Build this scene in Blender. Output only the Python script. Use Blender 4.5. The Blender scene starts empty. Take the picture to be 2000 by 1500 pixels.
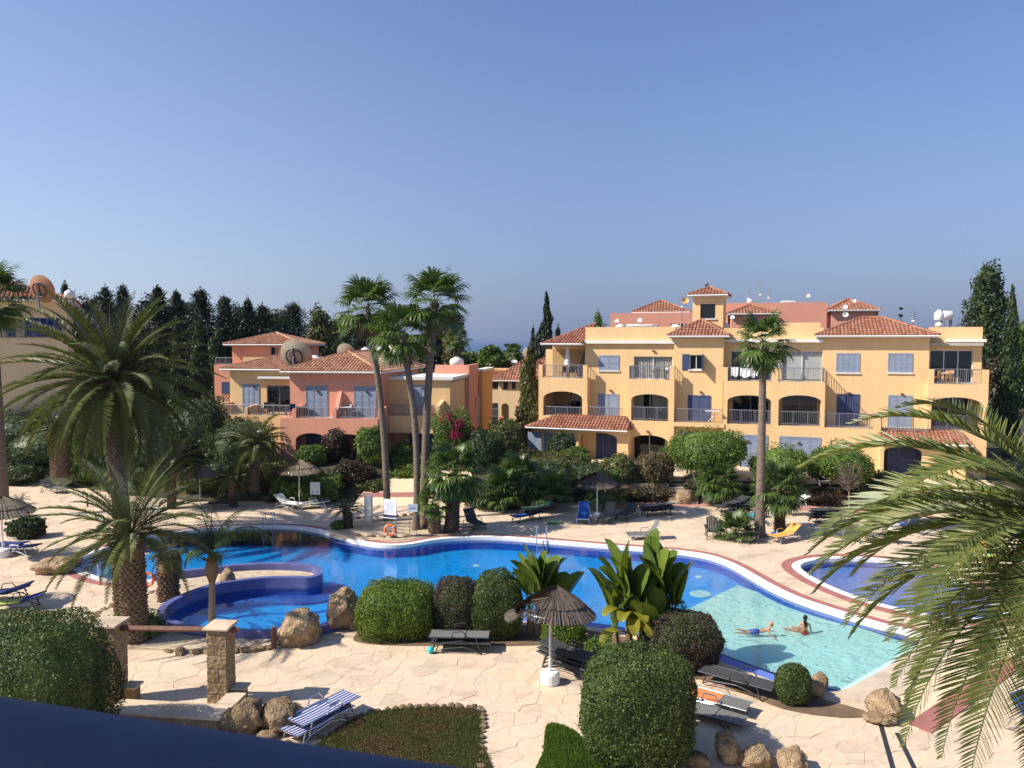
import bpy, bmesh, math, random
import numpy as np
from math import sin, cos, pi, radians, atan, tan, sqrt, hypot, atan2
from mathutils import Vector, Matrix, noise
from mathutils.geometry import tessellate_polygon

sc = bpy.context.scene
COL = sc.collection
random.seed(7)

# ------------------------------------------------------------------ camera
FPX = 1502.0          # focal length in photograph pixels (2000 wide)
HC = 10.0             # camera height over the pool deck
HOR = 665.0           # horizon row
TH = atan((750 - HOR) / FPX)
cam_d = bpy.data.cameras.new('camera')
cam = bpy.data.objects.new('camera', cam_d); COL.objects.link(cam)
cam.location = (0, 0, HC); cam.rotation_euler = (pi / 2 - TH, 0, 0)
cam_d.sensor_width = 36; cam_d.lens = 36 * FPX / 2000
cam_d.clip_start = 0.05; cam_d.clip_end = 60000
cam_d.dof.use_dof = True; cam_d.dof.focus_distance = 32; cam_d.dof.aperture_fstop = 13
sc.camera = cam

# ------------------------------------------------------------------ sky and sun
SUN_AZ = radians(75)   # from straight behind the camera towards the left
SUN_EL = radians(42)
to_sun = Vector((-sin(SUN_AZ) * cos(SUN_EL), -cos(SUN_AZ) * cos(SUN_EL), sin(SUN_EL)))
world = bpy.data.worlds.new('World'); sc.world = world; world.use_nodes = True
nt = world.node_tree; nt.nodes.clear()
sky = nt.nodes.new('ShaderNodeTexSky'); sky.sky_type = 'NISHITA'; sky.sun_disc = False
sky.sun_elevation = SUN_EL
sky.sun_rotation = atan2(to_sun.x, to_sun.y)
sky.altitude = 0; sky.air_density = 1.0; sky.dust_density = 0.6; sky.ozone_density = 3.0
bg = nt.nodes.new('ShaderNodeBackground'); bg.inputs['Strength'].default_value = 0.082
wo = nt.nodes.new('ShaderNodeOutputWorld')
def wn(typ, **kw):
    n = nt.nodes.new(typ)
    for k, v in kw.items(): setattr(n, k, v)
    return n
def wmath(op, a, b=None):
    n = wn('ShaderNodeMath', operation=op)
    for i, v in ((0, a), (1, b)):
        if v is None: continue
        if isinstance(v, (int, float)): n.inputs[i].default_value = v
        else: nt.links.new(v, n.inputs[i])
    return n.outputs[0]
def wmix(a, b, f, mode='MIX'):
    n = wn('ShaderNodeMix', data_type='RGBA', blend_type=mode)
    for i, v in ((6, a), (7, b), (0, f)):
        if isinstance(v, tuple): n.inputs[i].default_value = (*v, 1)
        elif isinstance(v, (int, float)): n.inputs[i].default_value = v
        else: nt.links.new(v, n.inputs[i])
    return n.outputs[2]
# a humid sea haze lies along the whole horizon, brighter towards the sun
tcw = wn('ShaderNodeTexCoord'); sep = wn('ShaderNodeSeparateXYZ'); nt.links.new(tcw.outputs['Generated'], sep.inputs[0])
elev = wmath('MAXIMUM', sep.outputs[2], 0.0)
hz_f = wmath('POWER', 2.71828, wmath('MULTIPLY', elev, -4.6))
hs = Vector((to_sun.x, to_sun.y, 0)).normalized()
dotn = wn('ShaderNodeVectorMath', operation='DOT_PRODUCT'); nt.links.new(tcw.outputs['Generated'], dotn.inputs[0]); dotn.inputs[1].default_value = hs
mr = wn('ShaderNodeMapRange'); mr.inputs['From Min'].default_value = -0.42; mr.inputs['From Max'].default_value = 0.45; mr.interpolation_type = 'SMOOTHSTEP'; nt.links.new(dotn.outputs['Value'], mr.inputs[0])
K = 1 / 0.075
haze_c = wmix(tuple(K*c for c in (0.136, 0.175, 0.290)), tuple(K*c for c in (0.35, 0.42, 0.53)), mr.outputs[0])
tinted = wmix(sky.outputs[0], (1.12, 1.17, 1.38), 1.0, 'MULTIPLY')
nt.links.new(wmix(tinted, haze_c, hz_f), bg.inputs[0]); nt.links.new(bg.outputs[0], wo.inputs[0])
sun_d = bpy.data.lights.new('sun', 'SUN'); sun_d.energy = 4.9; sun_d.angle = radians(0.53); sun_d.color = (1.0, 0.93, 0.82)
sun = bpy.data.objects.new('sun', sun_d); COL.objects.link(sun)
sun.rotation_euler = to_sun.to_track_quat('Z', 'Y').to_euler()
sc.view_settings.view_transform = 'Standard'; sc.view_settings.look = 'None'
sc.view_settings.gamma = 1; sc.view_settings.exposure = 0.5
sc.render.engine = 'CYCLES'
sc.cycles.use_denoising = True
sc.cycles.max_bounces = 6; sc.cycles.volume_bounces = 0; sc.cycles.transparent_max_bounces = 12
sc.cycles.diffuse_bounces = 3; sc.cycles.glossy_bounces = 2

# ------------------------------------------------------------------ pixel helpers (photograph pixel -> place in the world)
def ray(px, py):
    x = (px - 1000) / FPX; y = (750 - py) / FPX
    return Vector((x, cos(TH) + y * sin(TH), -sin(TH) + y * cos(TH)))
CAM = Vector((0, 0, HC))
def G(px, py, z=0.0):
    d = ray(px, py); return CAM + d * ((z - HC) / d.z)
def V(px, py, Y):
    d = ray(px, py); return CAM + d * (Y / d.y)
def ppm(Y): return FPX / Y          # photograph pixels per metre at depth Y

# ------------------------------------------------------------------ mesh builder
class MB:
    def __init__(s): s.v = []; s.f = []; s.mi = []; s.m = 0
    def add(s, vs, fs):
        o = len(s.v); s.v.extend(tuple(v) for v in vs)
        for f in fs: s.f.append(tuple(i + o for i in f)); s.mi.append(s.m)
    def box(s, x0, y0, z0, x1, y1, z1, M=None):
        vs = [Vector(p) for p in ((x0,y0,z0),(x1,y0,z0),(x1,y1,z0),(x0,y1,z0),(x0,y0,z1),(x1,y0,z1),(x1,y1,z1),(x0,y1,z1))]
        if M is not None: vs = [M @ v for v in vs]
        s.add(vs, ((0,3,2,1),(4,5,6,7),(0,1,5,4),(1,2,6,5),(2,3,7,6),(3,0,4,7)))
    def tube(s, pts, r, n=6, cap=True):
        pts = [Vector(p) for p in pts]; k = len(pts)
        rs = [r] * k if not hasattr(r, '__len__') else r
        vs = []; up = Vector((0, 0, 1))
        for i, p in enumerate(pts):
            t = (pts[min(i + 1, k - 1)] - pts[max(i - 1, 0)])
            t = t.normalized() if t.length > 1e-9 else Vector((0, 0, 1))
            ref = up if abs(t.z) < 0.95 else Vector((1, 0, 0))
            a = t.cross(ref).normalized(); b = a.cross(t)
            if i and (a.dot(pa) < 0): a, b = -a, -b
            pa = a
            for j in range(n):
                q = 2 * pi * j / n; vs.append(p + (a * cos(q) + b * sin(q)) * rs[i])
        fs = [(i*n+j, i*n+(j+1) % n, (i+1)*n+(j+1) % n, (i+1)*n+j) for i in range(k-1) for j in range(n)]
        if cap: fs += [tuple(range(n))[::-1], tuple((k-1)*n+j for j in range(n))]
        s.add(vs, fs)
    def lathe(s, prof, n=16, c=(0, 0, 0), cap=True):
        vs = [(c[0] + r*cos(2*pi*j/n), c[1] + r*sin(2*pi*j/n), c[2] + z) for r, z in prof for j in range(n)]
        k = len(prof)
        fs = [(i*n+j, i*n+(j+1) % n, (i+1)*n+(j+1) % n, (i+1)*n+j) for i in range(k-1) for j in range(n)]
        if cap: fs += [tuple(range(n))[::-1], tuple((k-1)*n+j for j in range(n))]
        s.add(vs, fs)
    def prism(s, loops, z0, z1, side=True, bottom=True, conv=None):
        """polygon with holes in 2D extruded between two levels; conv maps (a,b,c) to xyz"""
        conv = conv or (lambda a, b, c: (a, b, c))
        vs2 = [p for l in loops for p in l]
        tris = tessellate_polygon([[Vector((p[0], p[1], 0)) for p in l] for l in loops])
        n = len(vs2)
        vs = [conv(p[0], p[1], z1) for p in vs2] + [conv(p[0], p[1], z0) for p in vs2]
        fs = []; ar = sum((vs2[t[1]][0]-vs2[t[0]][0])*(vs2[t[2]][1]-vs2[t[0]][1])-(vs2[t[2]][0]-vs2[t[0]][0])*(vs2[t[1]][1]-vs2[t[0]][1]) for t in tris)
        for t in tris:
            t = tuple(t) if ar > 0 else tuple(reversed(t))
            fs.append(tuple(t))
            if bottom: fs.append(tuple(n + i for i in reversed(t)))
        if side:
            o = 0
            for l in loops:
                m = len(l)
                for i in range(m): j = (i + 1) % m; fs.append((o+i, o+j, n+o+j, n+o+i))
                o += m
        s.add(vs, fs)
    def build(s, name, mat, parent=None, smooth=False, fixn=False):
        me = bpy.data.meshes.new(name); me.from_pydata(s.v, [], s.f)
        mats = mat if isinstance(mat, (list, tuple)) else [mat]
        for m in mats: me.materials.append(M[m] if isinstance(m, str) else m)
        if len(mats) > 1: me.polygons.foreach_set('material_index', s.mi)
        if fixn:
            bm = bmesh.new(); bm.from_mesh(me); bmesh.ops.recalc_face_normals(bm, faces=bm.faces); bm.to_mesh(me); bm.free()
        if smooth: me.polygons.foreach_set('use_smooth', [True] * len(me.polygons))
        me.update()
        o = bpy.data.objects.new(name, me); COL.objects.link(o)
        if parent: o.parent = parent
        return o

def np_mesh(name, verts, quads, mat, smooth=False):
    me = bpy.data.meshes.new(name); nv = len(verts); nf = len(quads); k = quads.shape[1]
    me.vertices.add(nv); me.vertices.foreach_set('co', np.asarray(verts, np.float32).ravel())
    me.loops.add(nf * k); me.loops.foreach_set('vertex_index', np.asarray(quads, np.int32).ravel())
    me.polygons.add(nf); me.polygons.foreach_set('loop_start', np.arange(nf, dtype=np.int32) * k)
    me.polygons.foreach_set('loop_total', np.full(nf, k, np.int32))
    if smooth: me.polygons.foreach_set('use_smooth', np.ones(nf, bool))
    me.materials.append(M[mat]); me.update(calc_edges=True)
    return me
def mobj(name, me, parent=None, loc=(0, 0, 0), rot=(0, 0, 0), scale=(1, 1, 1)):
    o = bpy.data.objects.new(name, me); COL.objects.link(o)
    if parent: o.parent = parent
    o.location = loc; o.rotation_euler = rot; o.scale = scale
    return o
def tag(o, label, cat, group=None):
    o['label'] = label; o['category'] = cat
    if group: o['group'] = group
    return o
def thing(name, label, cat, loc=(0, 0, 0), rz=0.0, group=None):
    o = bpy.data.objects.new(name, None); COL.objects.link(o); o.empty_display_size = 0.2
    o.location = loc; o.rotation_euler = (0, 0, rz)
    return tag(o, label, cat, group)
def kind(o, k): o['kind'] = k; return o
def dup(root, loc, rz, label=None, group=None, scale=None):
    r = root.copy(); COL.objects.link(r); r.location = loc; r.rotation_euler = (0, 0, rz)
    if scale: r.scale = (scale,) * 3
    if label: r['label'] = label
    if group: r['group'] = group
    for ch in root.children:
        c = ch.copy(); COL.objects.link(c); c.parent = r
        for g in ch.children:
            d = g.copy(); COL.objects.link(d); d.parent = c
    return r
def spline(pts, n=6, closed=False):
    """Catmull-Rom through points"""
    out = []; k = len(pts); seg = k if closed else k - 1
    P = [Vector(p) for p in pts]
    for i in range(seg):
        p0 = P[(i-1) % k] if closed or i > 0 else P[0]; p1 = P[i]; p2 = P[(i+1) % k]
        p3 = P[(i+2) % k] if closed or i + 2 < k else P[k-1]
        for j in range(n):
            t = j / n
            out.append(0.5 * ((2*p1) + (p2-p0)*t + (2*p0-5*p1+4*p2-p3)*t*t + (3*p1-p0-3*p2+p3)*t*t*t))
    if not closed: out.append(P[-1])
    return out
def inside(p, poly):
    x, y = p[0], p[1]; c = False; j = len(poly) - 1
    for i in range(len(poly)):
        xi, yi = poly[i][0], poly[i][1]; xj, yj = poly[j][0], poly[j][1]
        if (yi > y) != (yj > y) and x < (xj - xi) * (y - yi) / (yj - yi) + xi: c = not c
        j = i
    return c
def dist_poly(p, poly):
    best = 1e9; x, y = p[0], p[1]; n = len(poly)
    for i in range(n):
        ax, ay = poly[i][0], poly[i][1]; bx, by = poly[(i+1) % n][0], poly[(i+1) % n][1]
        dx, dy = bx-ax, by-ay; l = dx*dx+dy*dy
        t = max(0, min(1, ((x-ax)*dx+(y-ay)*dy)/l)) if l > 0 else 0
        best = min(best, hypot(x-ax-t*dx, y-ay-t*dy))
    return best

# ------------------------------------------------------------------ materials
M = {}
def mat(name):
    m = bpy.data.materials.new(name); m.use_nodes = True; M[name] = m
    t = m.node_tree; b = t.nodes['Principled BSDF']
    return m, t, b
def N(t, typ, **kw):
    n = t.nodes.new(typ)
    for k, v in kw.items(): setattr(n, k, v)
    return n
def ramp(t, fac, stops):
    r = N(t, 'ShaderNodeValToRGB'); e = r.color_ramp.elements
    while len(e) < len(stops): e.new(0.5)
    for i, (p, c) in enumerate(stops): e[i].position = p; e[i].color = (*c, 1)
    t.links.new(fac, r.inputs[0]); return r
def tex_noise(t, scale, detail=4, rough=0.6, coord='Object', dist=0.0, vec=None):
    n = N(t, 'ShaderNodeTexNoise'); n.inputs['Scale'].default_value = scale; n.inputs['Detail'].default_value = detail
    n.inputs['Roughness'].default_value = rough; n.inputs['Distortion'].default_value = dist
    if vec is None:
        tc = N(t, 'ShaderNodeTexCoord'); t.links.new(tc.outputs[coord], n.inputs['Vector'])
    else: t.links.new(vec, n.inputs['Vector'])
    return n
def bump(t, b, fac, strength=0.3, dist=0.02):
    u = N(t, 'ShaderNodeBump'); u.inputs['Strength'].default_value = strength; u.inputs['Distance'].default_value = dist
    t.links.new(fac, u.inputs['Height']); t.links.new(u.outputs[0], b.inputs['Normal'])
def mixc(t, a, b, fac, mode='MIX'):
    x = N(t, 'ShaderNodeMix', data_type='RGBA', blend_type=mode)
    for i, v in ((6, a), (7, b)):
        if isinstance(v, tuple): x.inputs[i].default_value = (*v, 1)
        else: t.links.new(v, x.inputs[i])
    if isinstance(fac, (int, float)): x.inputs[0].default_value = fac
    else: t.links.new(fac, x.inputs[0])
    return x.outputs[2]
def sc_(c, k): return tuple(min(1, x * k) for x in c)

def simple(name, col, rough=0.6, metal=0.0, var=0.12, scale=3.0, bmp=0.0, bscale=60.0, spec=0.4, coord='Object'):
    m, t, b = mat(name)
    n = tex_noise(t, scale, 5, 0.65, coord)
    r = ramp(t, n.outputs[0], ((0.3, sc_(col, 1 - var)), (0.72, sc_(col, 1 + var))))
    t.links.new(r.outputs[0], b.inputs['Base Color'])
    b.inputs['Roughness'].default_value = rough; b.inputs['Metallic'].default_value = metal
    b.inputs['Specular IOR Level'].default_value = spec
    if bmp: bump(t, b, tex_noise(t, bscale, 3, 0.6, coord).outputs[0], bmp, 0.01)
    return m

def stucco(name, col):
    m, t, b = mat(name)
    n1 = tex_noise(t, 0.5, 6, 0.7); n2 = tex_noise(t, 5.0, 4, 0.6)
    tc = N(t, 'ShaderNodeTexCoord'); mp = N(t, 'ShaderNodeMapping'); mp.inputs['Scale'].default_value = (2.5, 2.5, 0.12)
    t.links.new(tc.outputs['Object'], mp.inputs[0])
    n3 = tex_noise(t, 1.0, 5, 0.7, vec=mp.outputs[0])
    r1 = ramp(t, n1.outputs[0], ((0.3, sc_(col, 0.93)), (0.7, sc_(col, 1.05))))
    r2 = ramp(t, n3.outputs[0], ((0.3, (0.88, 0.86, 0.84)), (0.55, (1, 1, 1))))
    c = mixc(t, r1.outputs[0], r2.outputs[0], 0.42, 'MULTIPLY')
    r3 = ramp(t, n2.outputs[0], ((0.3, (0.95, 0.95, 0.95)), (0.6, (1, 1, 1))))
    c = mixc(t, c, r3.outputs[0], 1.0, 'MULTIPLY')
    t.links.new(c, b.inputs['Base Color']); b.inputs['Roughness'].default_value = 0.9; b.inputs['Specular IOR Level'].default_value = 0.15
    bump(t, b, tex_noise(t, 40, 4).outputs[0], 0.25, 0.012)
stucco('stucco_yellow', (0.78, 0.525, 0.265))
stucco('stucco_pink', (0.73, 0.335, 0.225))
stucco('stucco_rose', (0.70, 0.33, 0.235))
stucco('stucco_cream', (0.72, 0.55, 0.33))
stucco('stucco_orange', (0.66, 0.36, 0.14))
stucco('white_render', (0.78, 0.74, 0.68))

def tiles(name, cols):
    m, t, b = mat(name)
    g = N(t, 'ShaderNodeNewGeometry')
    r = ramp(t, g.outputs['Random Per Island'], cols)
    n = tex_noise(t, 6, 5, 0.7)
    r2 = ramp(t, n.outputs[0], ((0.3, (0.72, 0.70, 0.68)), (0.62, (1, 1, 1))))
    c = mixc(t, r.outputs[0], r2.outputs[0], 0.7, 'MULTIPLY')
    t.links.new(c, b.inputs['Base Color']); b.inputs['Roughness'].default_value = 0.85; b.inputs['Specular IOR Level'].default_value = 0.2
tiles('roof_tile', ((0.0, (0.27, 0.11, 0.07)), (0.35, (0.345, 0.145, 0.09)), (0.7, (0.43, 0.205, 0.13)), (1.0, (0.33, 0.165, 0.115))))
tiles('roof_tile_pale', ((0.0, (0.36, 0.165, 0.10)), (0.4, (0.47, 0.24, 0.145)), (0.75, (0.55, 0.32, 0.205)), (1.0, (0.42, 0.235, 0.16))))
simple('shutter_blue', (0.25, 0.295, 0.385), 0.55, var=0.1, scale=1.2)
simple('shutter_dark', (0.055, 0.075, 0.16), 0.5, var=0.15)
simple('rail_metal', (0.20, 0.20, 0.24), 0.5, 0.3)
simple('rail_blue', (0.060, 0.085, 0.145), 0.62, 0.0, var=0.12, scale=9, bmp=0.05, bscale=300, spec=0.2)
simple('steel', (0.62, 0.63, 0.65), 0.25, 1.0, var=0.05)
simple('white_paint', (0.76, 0.75, 0.72), 0.5, var=0.06, scale=6)
simple('white_plastic', (0.74, 0.74, 0.72), 0.4, var=0.05)
simple('frame_white', (0.70, 0.70, 0.68), 0.4, var=0.05)
simple('dark_frame', (0.03, 0.032, 0.04), 0.45)
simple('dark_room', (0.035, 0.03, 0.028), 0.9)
simple('resin_dark', (0.035, 0.035, 0.037), 0.5, var=0.25, scale=14)
simple('sling_grey', (0.16, 0.155, 0.145), 0.75, var=0.12, scale=12, bmp=0.2, bscale=400)
simple('sling_charcoal', (0.055, 0.055, 0.058), 0.75, var=0.15, scale=12, bmp=0.2, bscale=400)
simple('cloth_blue', (0.02, 0.10, 0.42), 0.8, var=0.2, scale=10)
simple('cloth_navy', (0.018, 0.03, 0.14), 0.8, var=0.2, scale=10)
simple('cloth_orange', (0.70, 0.22, 0.07), 0.7, var=0.15, scale=8)
simple('cloth_amber', (0.74, 0.36, 0.08), 0.8, var=0.12, scale=8)
simple('cloth_teal', (0.03, 0.33, 0.36), 0.7, var=0.12, scale=8)
simple('cloth_lime', (0.42, 0.45, 0.09), 0.85, var=0.2, scale=10)
simple('cloth_green', (0.03, 0.10, 0.05), 0.85, var=0.2, scale=10)
simple('cloth_white', (0.72, 0.70, 0.66), 0.9, var=0.08, scale=6)
simple('tank_white', (0.72, 0.70, 0.68), 0.5, var=0.12, scale=2)
simple('dish_tan', (0.36, 0.30, 0.21), 0.6, var=0.12, scale=1.5)
simple('dish_white', (0.62, 0.62, 0.6), 0.5)
simple('dish_rust', (0.36, 0.17, 0.09), 0.7, var=0.2)
simple('dish_orange', (0.62, 0.34, 0.09), 0.6)
simple('timber', (0.18, 0.085, 0.055), 0.75, var=0.3, scale=7, bmp=0.3, bscale=40)
simple('bougain', (0.40, 0.035, 0.12), 0.7, var=0.3, scale=9)
simple('buoy_orange', (0.78, 0.17, 0.05), 0.45, var=0.1)
simple('ball_teal', (0.02, 0.50, 0.56), 0.35, var=0.1)
simple('skin', (0.50, 0.22, 0.12), 0.55, var=0.12, scale=8)
simple('skin_light', (0.58, 0.28, 0.16), 0.55, var=0.12, scale=8)
simple('hair_dark', (0.008, 0.006, 0.006), 0.35, var=0.3, scale=30)
simple('hair_blond', (0.52, 0.27, 0.10), 0.55, var=0.25, scale=40)
simple('swim_blue', (0.01, 0.10, 0.50), 0.6)
simple('swim_red', (0.32, 0.02, 0.03), 0.6)
simple('concrete', (0.42, 0.37, 0.30), 0.9, var=0.15, scale=2, bmp=0.3)
simple('coping_white', (0.74, 0.70, 0.66), 0.7, var=0.08, scale=1.5)
simple('coping_red', (0.36, 0.145, 0.12), 0.85, var=0.2, scale=3, bmp=0.3, bscale=30)
simple('rim_blue', (0.115, 0.125, 0.30), 0.5, var=0.2, scale=2.5, bmp=0.15, bscale=20)
simple('coping_cream', (0.66, 0.50, 0.32), 0.85, var=0.12, scale=2.5, bmp=0.3, bscale=30)
simple('beach_sand', (0.70, 0.55, 0.36), 0.9, var=0.07, scale=0.8, bmp=0.15, bscale=120)
simple('ink_grey', (0.35, 0.38, 0.46), 0.8)
simple('ink_red', (0.62, 0.22, 0.22), 0.8)
simple('sea_far', (0.035, 0.09, 0.17), 0.35, var=0.1, scale=0.002)

def glass(name, tint=(0.02, 0.03, 0.05), mixf=0.55):
    m, t, b = mat(name); b.inputs['Base Color'].default_value = (*tint, 1); b.inputs['Roughness'].default_value = 0.03
    b.inputs['Specular IOR Level'].default_value = 0.7
    tr = N(t, 'ShaderNodeBsdfTransparent'); tr.inputs[0].default_value = (0.92, 0.94, 0.95, 1)
    mx = N(t, 'ShaderNodeMixShader'); mx.inputs[0].default_value = mixf
    o = t.nodes['Material Output']
    t.links.new(tr.outputs[0], mx.inputs[1]); t.links.new(b.outputs[0], mx.inputs[2]); t.links.new(mx.outputs[0], o.inputs[0])
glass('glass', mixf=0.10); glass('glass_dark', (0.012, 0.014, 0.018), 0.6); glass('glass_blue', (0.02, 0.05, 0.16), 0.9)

# curtain cloth: folds come from the mesh
simple('curtain', (0.66, 0.60, 0.50), 0.9, var=0.08, scale=1)

def foliage(name, cols, transl=0.25, rough=0.5, patch=None, pscale=0.9):
    m, t, b = mat(name)
    g = N(t, 'ShaderNodeNewGeometry')
    k = len(cols); r = ramp(t, g.outputs['Random Per Island'], [(i / (k - 1), c) for i, c in enumerate(cols)])
    n = tex_noise(t, pscale, 3, 0.6)
    base = r.outputs[0]
    if patch:
        f = ramp(t, n.outputs[0], ((0.38, (0, 0, 0)), (0.58, (1, 1, 1))))
        base = mixc(t, base, patch, f.outputs[0])
    else:
        f = ramp(t, n.outputs[0], ((0.3, (0.62, 0.64, 0.58)), (0.48, (0.95, 0.97, 0.92)), (0.7, (1.32, 1.22, 1.0))))
        base = mixc(t, base, f.outputs[0], 1.0, 'MULTIPLY')
    t.links.new(base, b.inputs['Base Color']); b.inputs['Roughness'].default_value = rough; b.inputs['Specular IOR Level'].default_value = 0.35
    tl = N(t, 'ShaderNodeBsdfTranslucent'); br = mixc(t, base, (1.0, 1.0, 0.35), 1.0, 'MULTIPLY'); t.links.new(br, tl.inputs[0])
    mx = N(t, 'ShaderNodeMixShader'); mx.inputs[0].default_value = transl
    t.links.new(b.outputs[0], mx.inputs[1]); t.links.new(tl.outputs[0], mx.inputs[2]); t.links.new(mx.outputs[0], t.nodes['Material Output'].inputs[0])
foliage('leaf_clipped', ((0.051, 0.076, 0.021), (0.079, 0.117, 0.031), (0.122, 0.171, 0.049)))
foliage('leaf_clipped_brown', ((0.060, 0.066, 0.026), (0.072, 0.102, 0.031), (0.120, 0.102, 0.060)), patch=(0.085, 0.055, 0.045))
foliage('leaf_bright', ((0.075, 0.127, 0.017), (0.115, 0.190, 0.025), (0.196, 0.253, 0.040)))
foliage('leaf_mid', ((0.065, 0.116, 0.024), (0.106, 0.178, 0.033), (0.162, 0.240, 0.052)))
foliage('leaf_dark', ((0.034, 0.056, 0.026), (0.053, 0.087, 0.034), (0.085, 0.117, 0.049)))
foliage('leaf_conifer', ((0.011, 0.023, 0.014), (0.021, 0.037, 0.020), (0.034, 0.052, 0.025)), 0.12)
foliage('leaf_olive', ((0.076, 0.089, 0.030), (0.117, 0.131, 0.044), (0.165, 0.165, 0.062)))
foliage('leaf_brown', ((0.06, 0.045, 0.025), (0.085, 0.06, 0.035), (0.06, 0.07, 0.03)))
foliage('leaf_redbrown', ((0.05, 0.028, 0.02), (0.075, 0.04, 0.028), (0.05, 0.055, 0.025)))
foliage('leaf_gold', ((0.12, 0.095, 0.04), (0.15, 0.12, 0.05), (0.20, 0.15, 0.09)))
foliage('leaf_yellow', ((0.22, 0.24, 0.03), (0.30, 0.30, 0.04), (0.35, 0.33, 0.06)), 0.35)
foliage('flower_red', ((0.25, 0.02, 0.06), (0.40, 0.03, 0.12), (0.30, 0.02, 0.10)), 0.3)
foliage('frond_date', ((0.069, 0.088, 0.024), (0.098, 0.117, 0.033), (0.138, 0.152, 0.045)), 0.22, 0.42, pscale=0.5)
foliage('frond_front', ((0.085, 0.115, 0.030), (0.125, 0.155, 0.042), (0.19, 0.205, 0.065)), 0.28, 0.4, pscale=0.6)
foliage('frond_dry', ((0.13, 0.095, 0.05), (0.18, 0.13, 0.07), (0.22, 0.17, 0.10)), 0.2)
foliage('frond_fan', ((0.050, 0.094, 0.024), (0.077, 0.132, 0.033), (0.121, 0.182, 0.050)), 0.3, 0.4)
foliage('frond_cycad', ((0.025, 0.045, 0.015), (0.04, 0.065, 0.02), (0.06, 0.085, 0.03)), 0.15, 0.4)
foliage('frond_queen', ((0.04, 0.085, 0.02), (0.06, 0.115, 0.028), (0.12, 0.15, 0.04)), 0.25, 0.4)
foliage('paddle', ((0.096, 0.150, 0.029), (0.158, 0.225, 0.039), (0.263, 0.315, 0.065)), 0.3, 0.32, pscale=1.5)
foliage('paddle_yellow', ((0.26, 0.25, 0.03), (0.32, 0.28, 0.05)), 0.4, 0.4)
foliage('grass_green', ((0.055, 0.115, 0.015), (0.08, 0.15, 0.02), (0.12, 0.19, 0.03)), 0.25, pscale=0.8)
foliage('grass_worn', ((0.06, 0.10, 0.02), (0.09, 0.13, 0.028), (0.13, 0.12, 0.05)), 0.25, patch=(0.155, 0.112, 0.052), pscale=0.45)

def bark(name, c1, c2, scale=(6, 6, 22)):
    m, t, b = mat(name)
    tc = N(t, 'ShaderNodeTexCoord'); mp = N(t, 'ShaderNodeMapping'); mp.inputs['Scale'].default_value = scale
    t.links.new(tc.outputs['Object'], mp.inputs[0])
    n = tex_noise(t, 1.0, 5, 0.7, vec=mp.outputs[0]); g = N(t, 'ShaderNodeNewGeometry')
    r = ramp(t, n.outputs[0], ((0.3, c1), (0.7, c2)))
    r2 = ramp(t, g.outputs['Random Per Island'], ((0, (0.75, 0.75, 0.75)), (1, (1.2, 1.2, 1.2))))
    t.links.new(mixc(t, r.outputs[0], r2.outputs[0], 1.0, 'MULTIPLY'), b.inputs['Base Color'])
    b.inputs['Roughness'].default_value = 0.9; b.inputs['Specular IOR Level'].default_value = 0.15
    bump(t, b, n.outputs[0], 0.6, 0.03)
bark('bark_fan', (0.12, 0.085, 0.065), (0.24, 0.18, 0.14), (3, 3, 14))
bark('bark_date', (0.13, 0.085, 0.055), (0.28, 0.20, 0.14), (9, 9, 9))
bark('bark_queen', (0.20, 0.15, 0.11), (0.34, 0.28, 0.21), (1, 1, 9))
bark('bark_tree', (0.06, 0.045, 0.035), (0.13, 0.10, 0.08), (12, 12, 3))
bark('husk', (0.14, 0.09, 0.05), (0.26, 0.18, 0.11), (8, 8, 4))
bark('husk_dark', (0.06, 0.035, 0.025), (0.14, 0.085, 0.06), (8, 8, 4))
bark('thatch', (0.075, 0.058, 0.047), (0.15, 0.115, 0.095), (8, 8, 8))
bark('thatch_pale', (0.16, 0.125, 0.085), (0.30, 0.24, 0.17), (8, 8, 8))

def rockmat(name, c1, c2, c3):
    m, t, b = mat(name)
    n1 = tex_noise(t, 1.6, 8, 0.7); n2 = tex_noise(t, 9, 6, 0.7)
    r = ramp(t, n1.outputs[0], ((0.32, c1), (0.5, c2), (0.68, c3)))
    r2 = ramp(t, n2.outputs[0], ((0.32, (0.55, 0.52, 0.5)), (0.55, (1.05, 1.03, 1.0))))
    t.links.new(mixc(t, r.outputs[0], r2.outputs[0], 0.8, 'MULTIPLY'), b.inputs['Base Color'])
    b.inputs['Roughness'].default_value = 0.95; b.inputs['Specular IOR Level'].default_value = 0.1
    v = N(t, 'ShaderNodeTexVoronoi'); v.inputs['Scale'].default_value = 7; tc = N(t, 'ShaderNodeTexCoord'); t.links.new(tc.outputs['Object'], v.inputs['Vector'])
    a = N(t, 'ShaderNodeMath', operation='ADD'); t.links.new(n2.outputs[0], a.inputs[0]); t.links.new(v.outputs['Distance'], a.inputs[1])
    bump(t, b, a.outputs[0], 0.9, 0.06)
rockmat('rock', (0.24, 0.165, 0.10), (0.42, 0.30, 0.185), (0.56, 0.43, 0.28))
rockmat('rock_brown', (0.15, 0.105, 0.065), (0.27, 0.195, 0.12), (0.40, 0.30, 0.19))
rockmat('stone_block', (0.22, 0.15, 0.085), (0.34, 0.245, 0.145), (0.44, 0.33, 0.20))
rockmat('wall_stone', (0.30, 0.20, 0.12), (0.45, 0.33, 0.21), (0.55, 0.42, 0.28))

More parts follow.
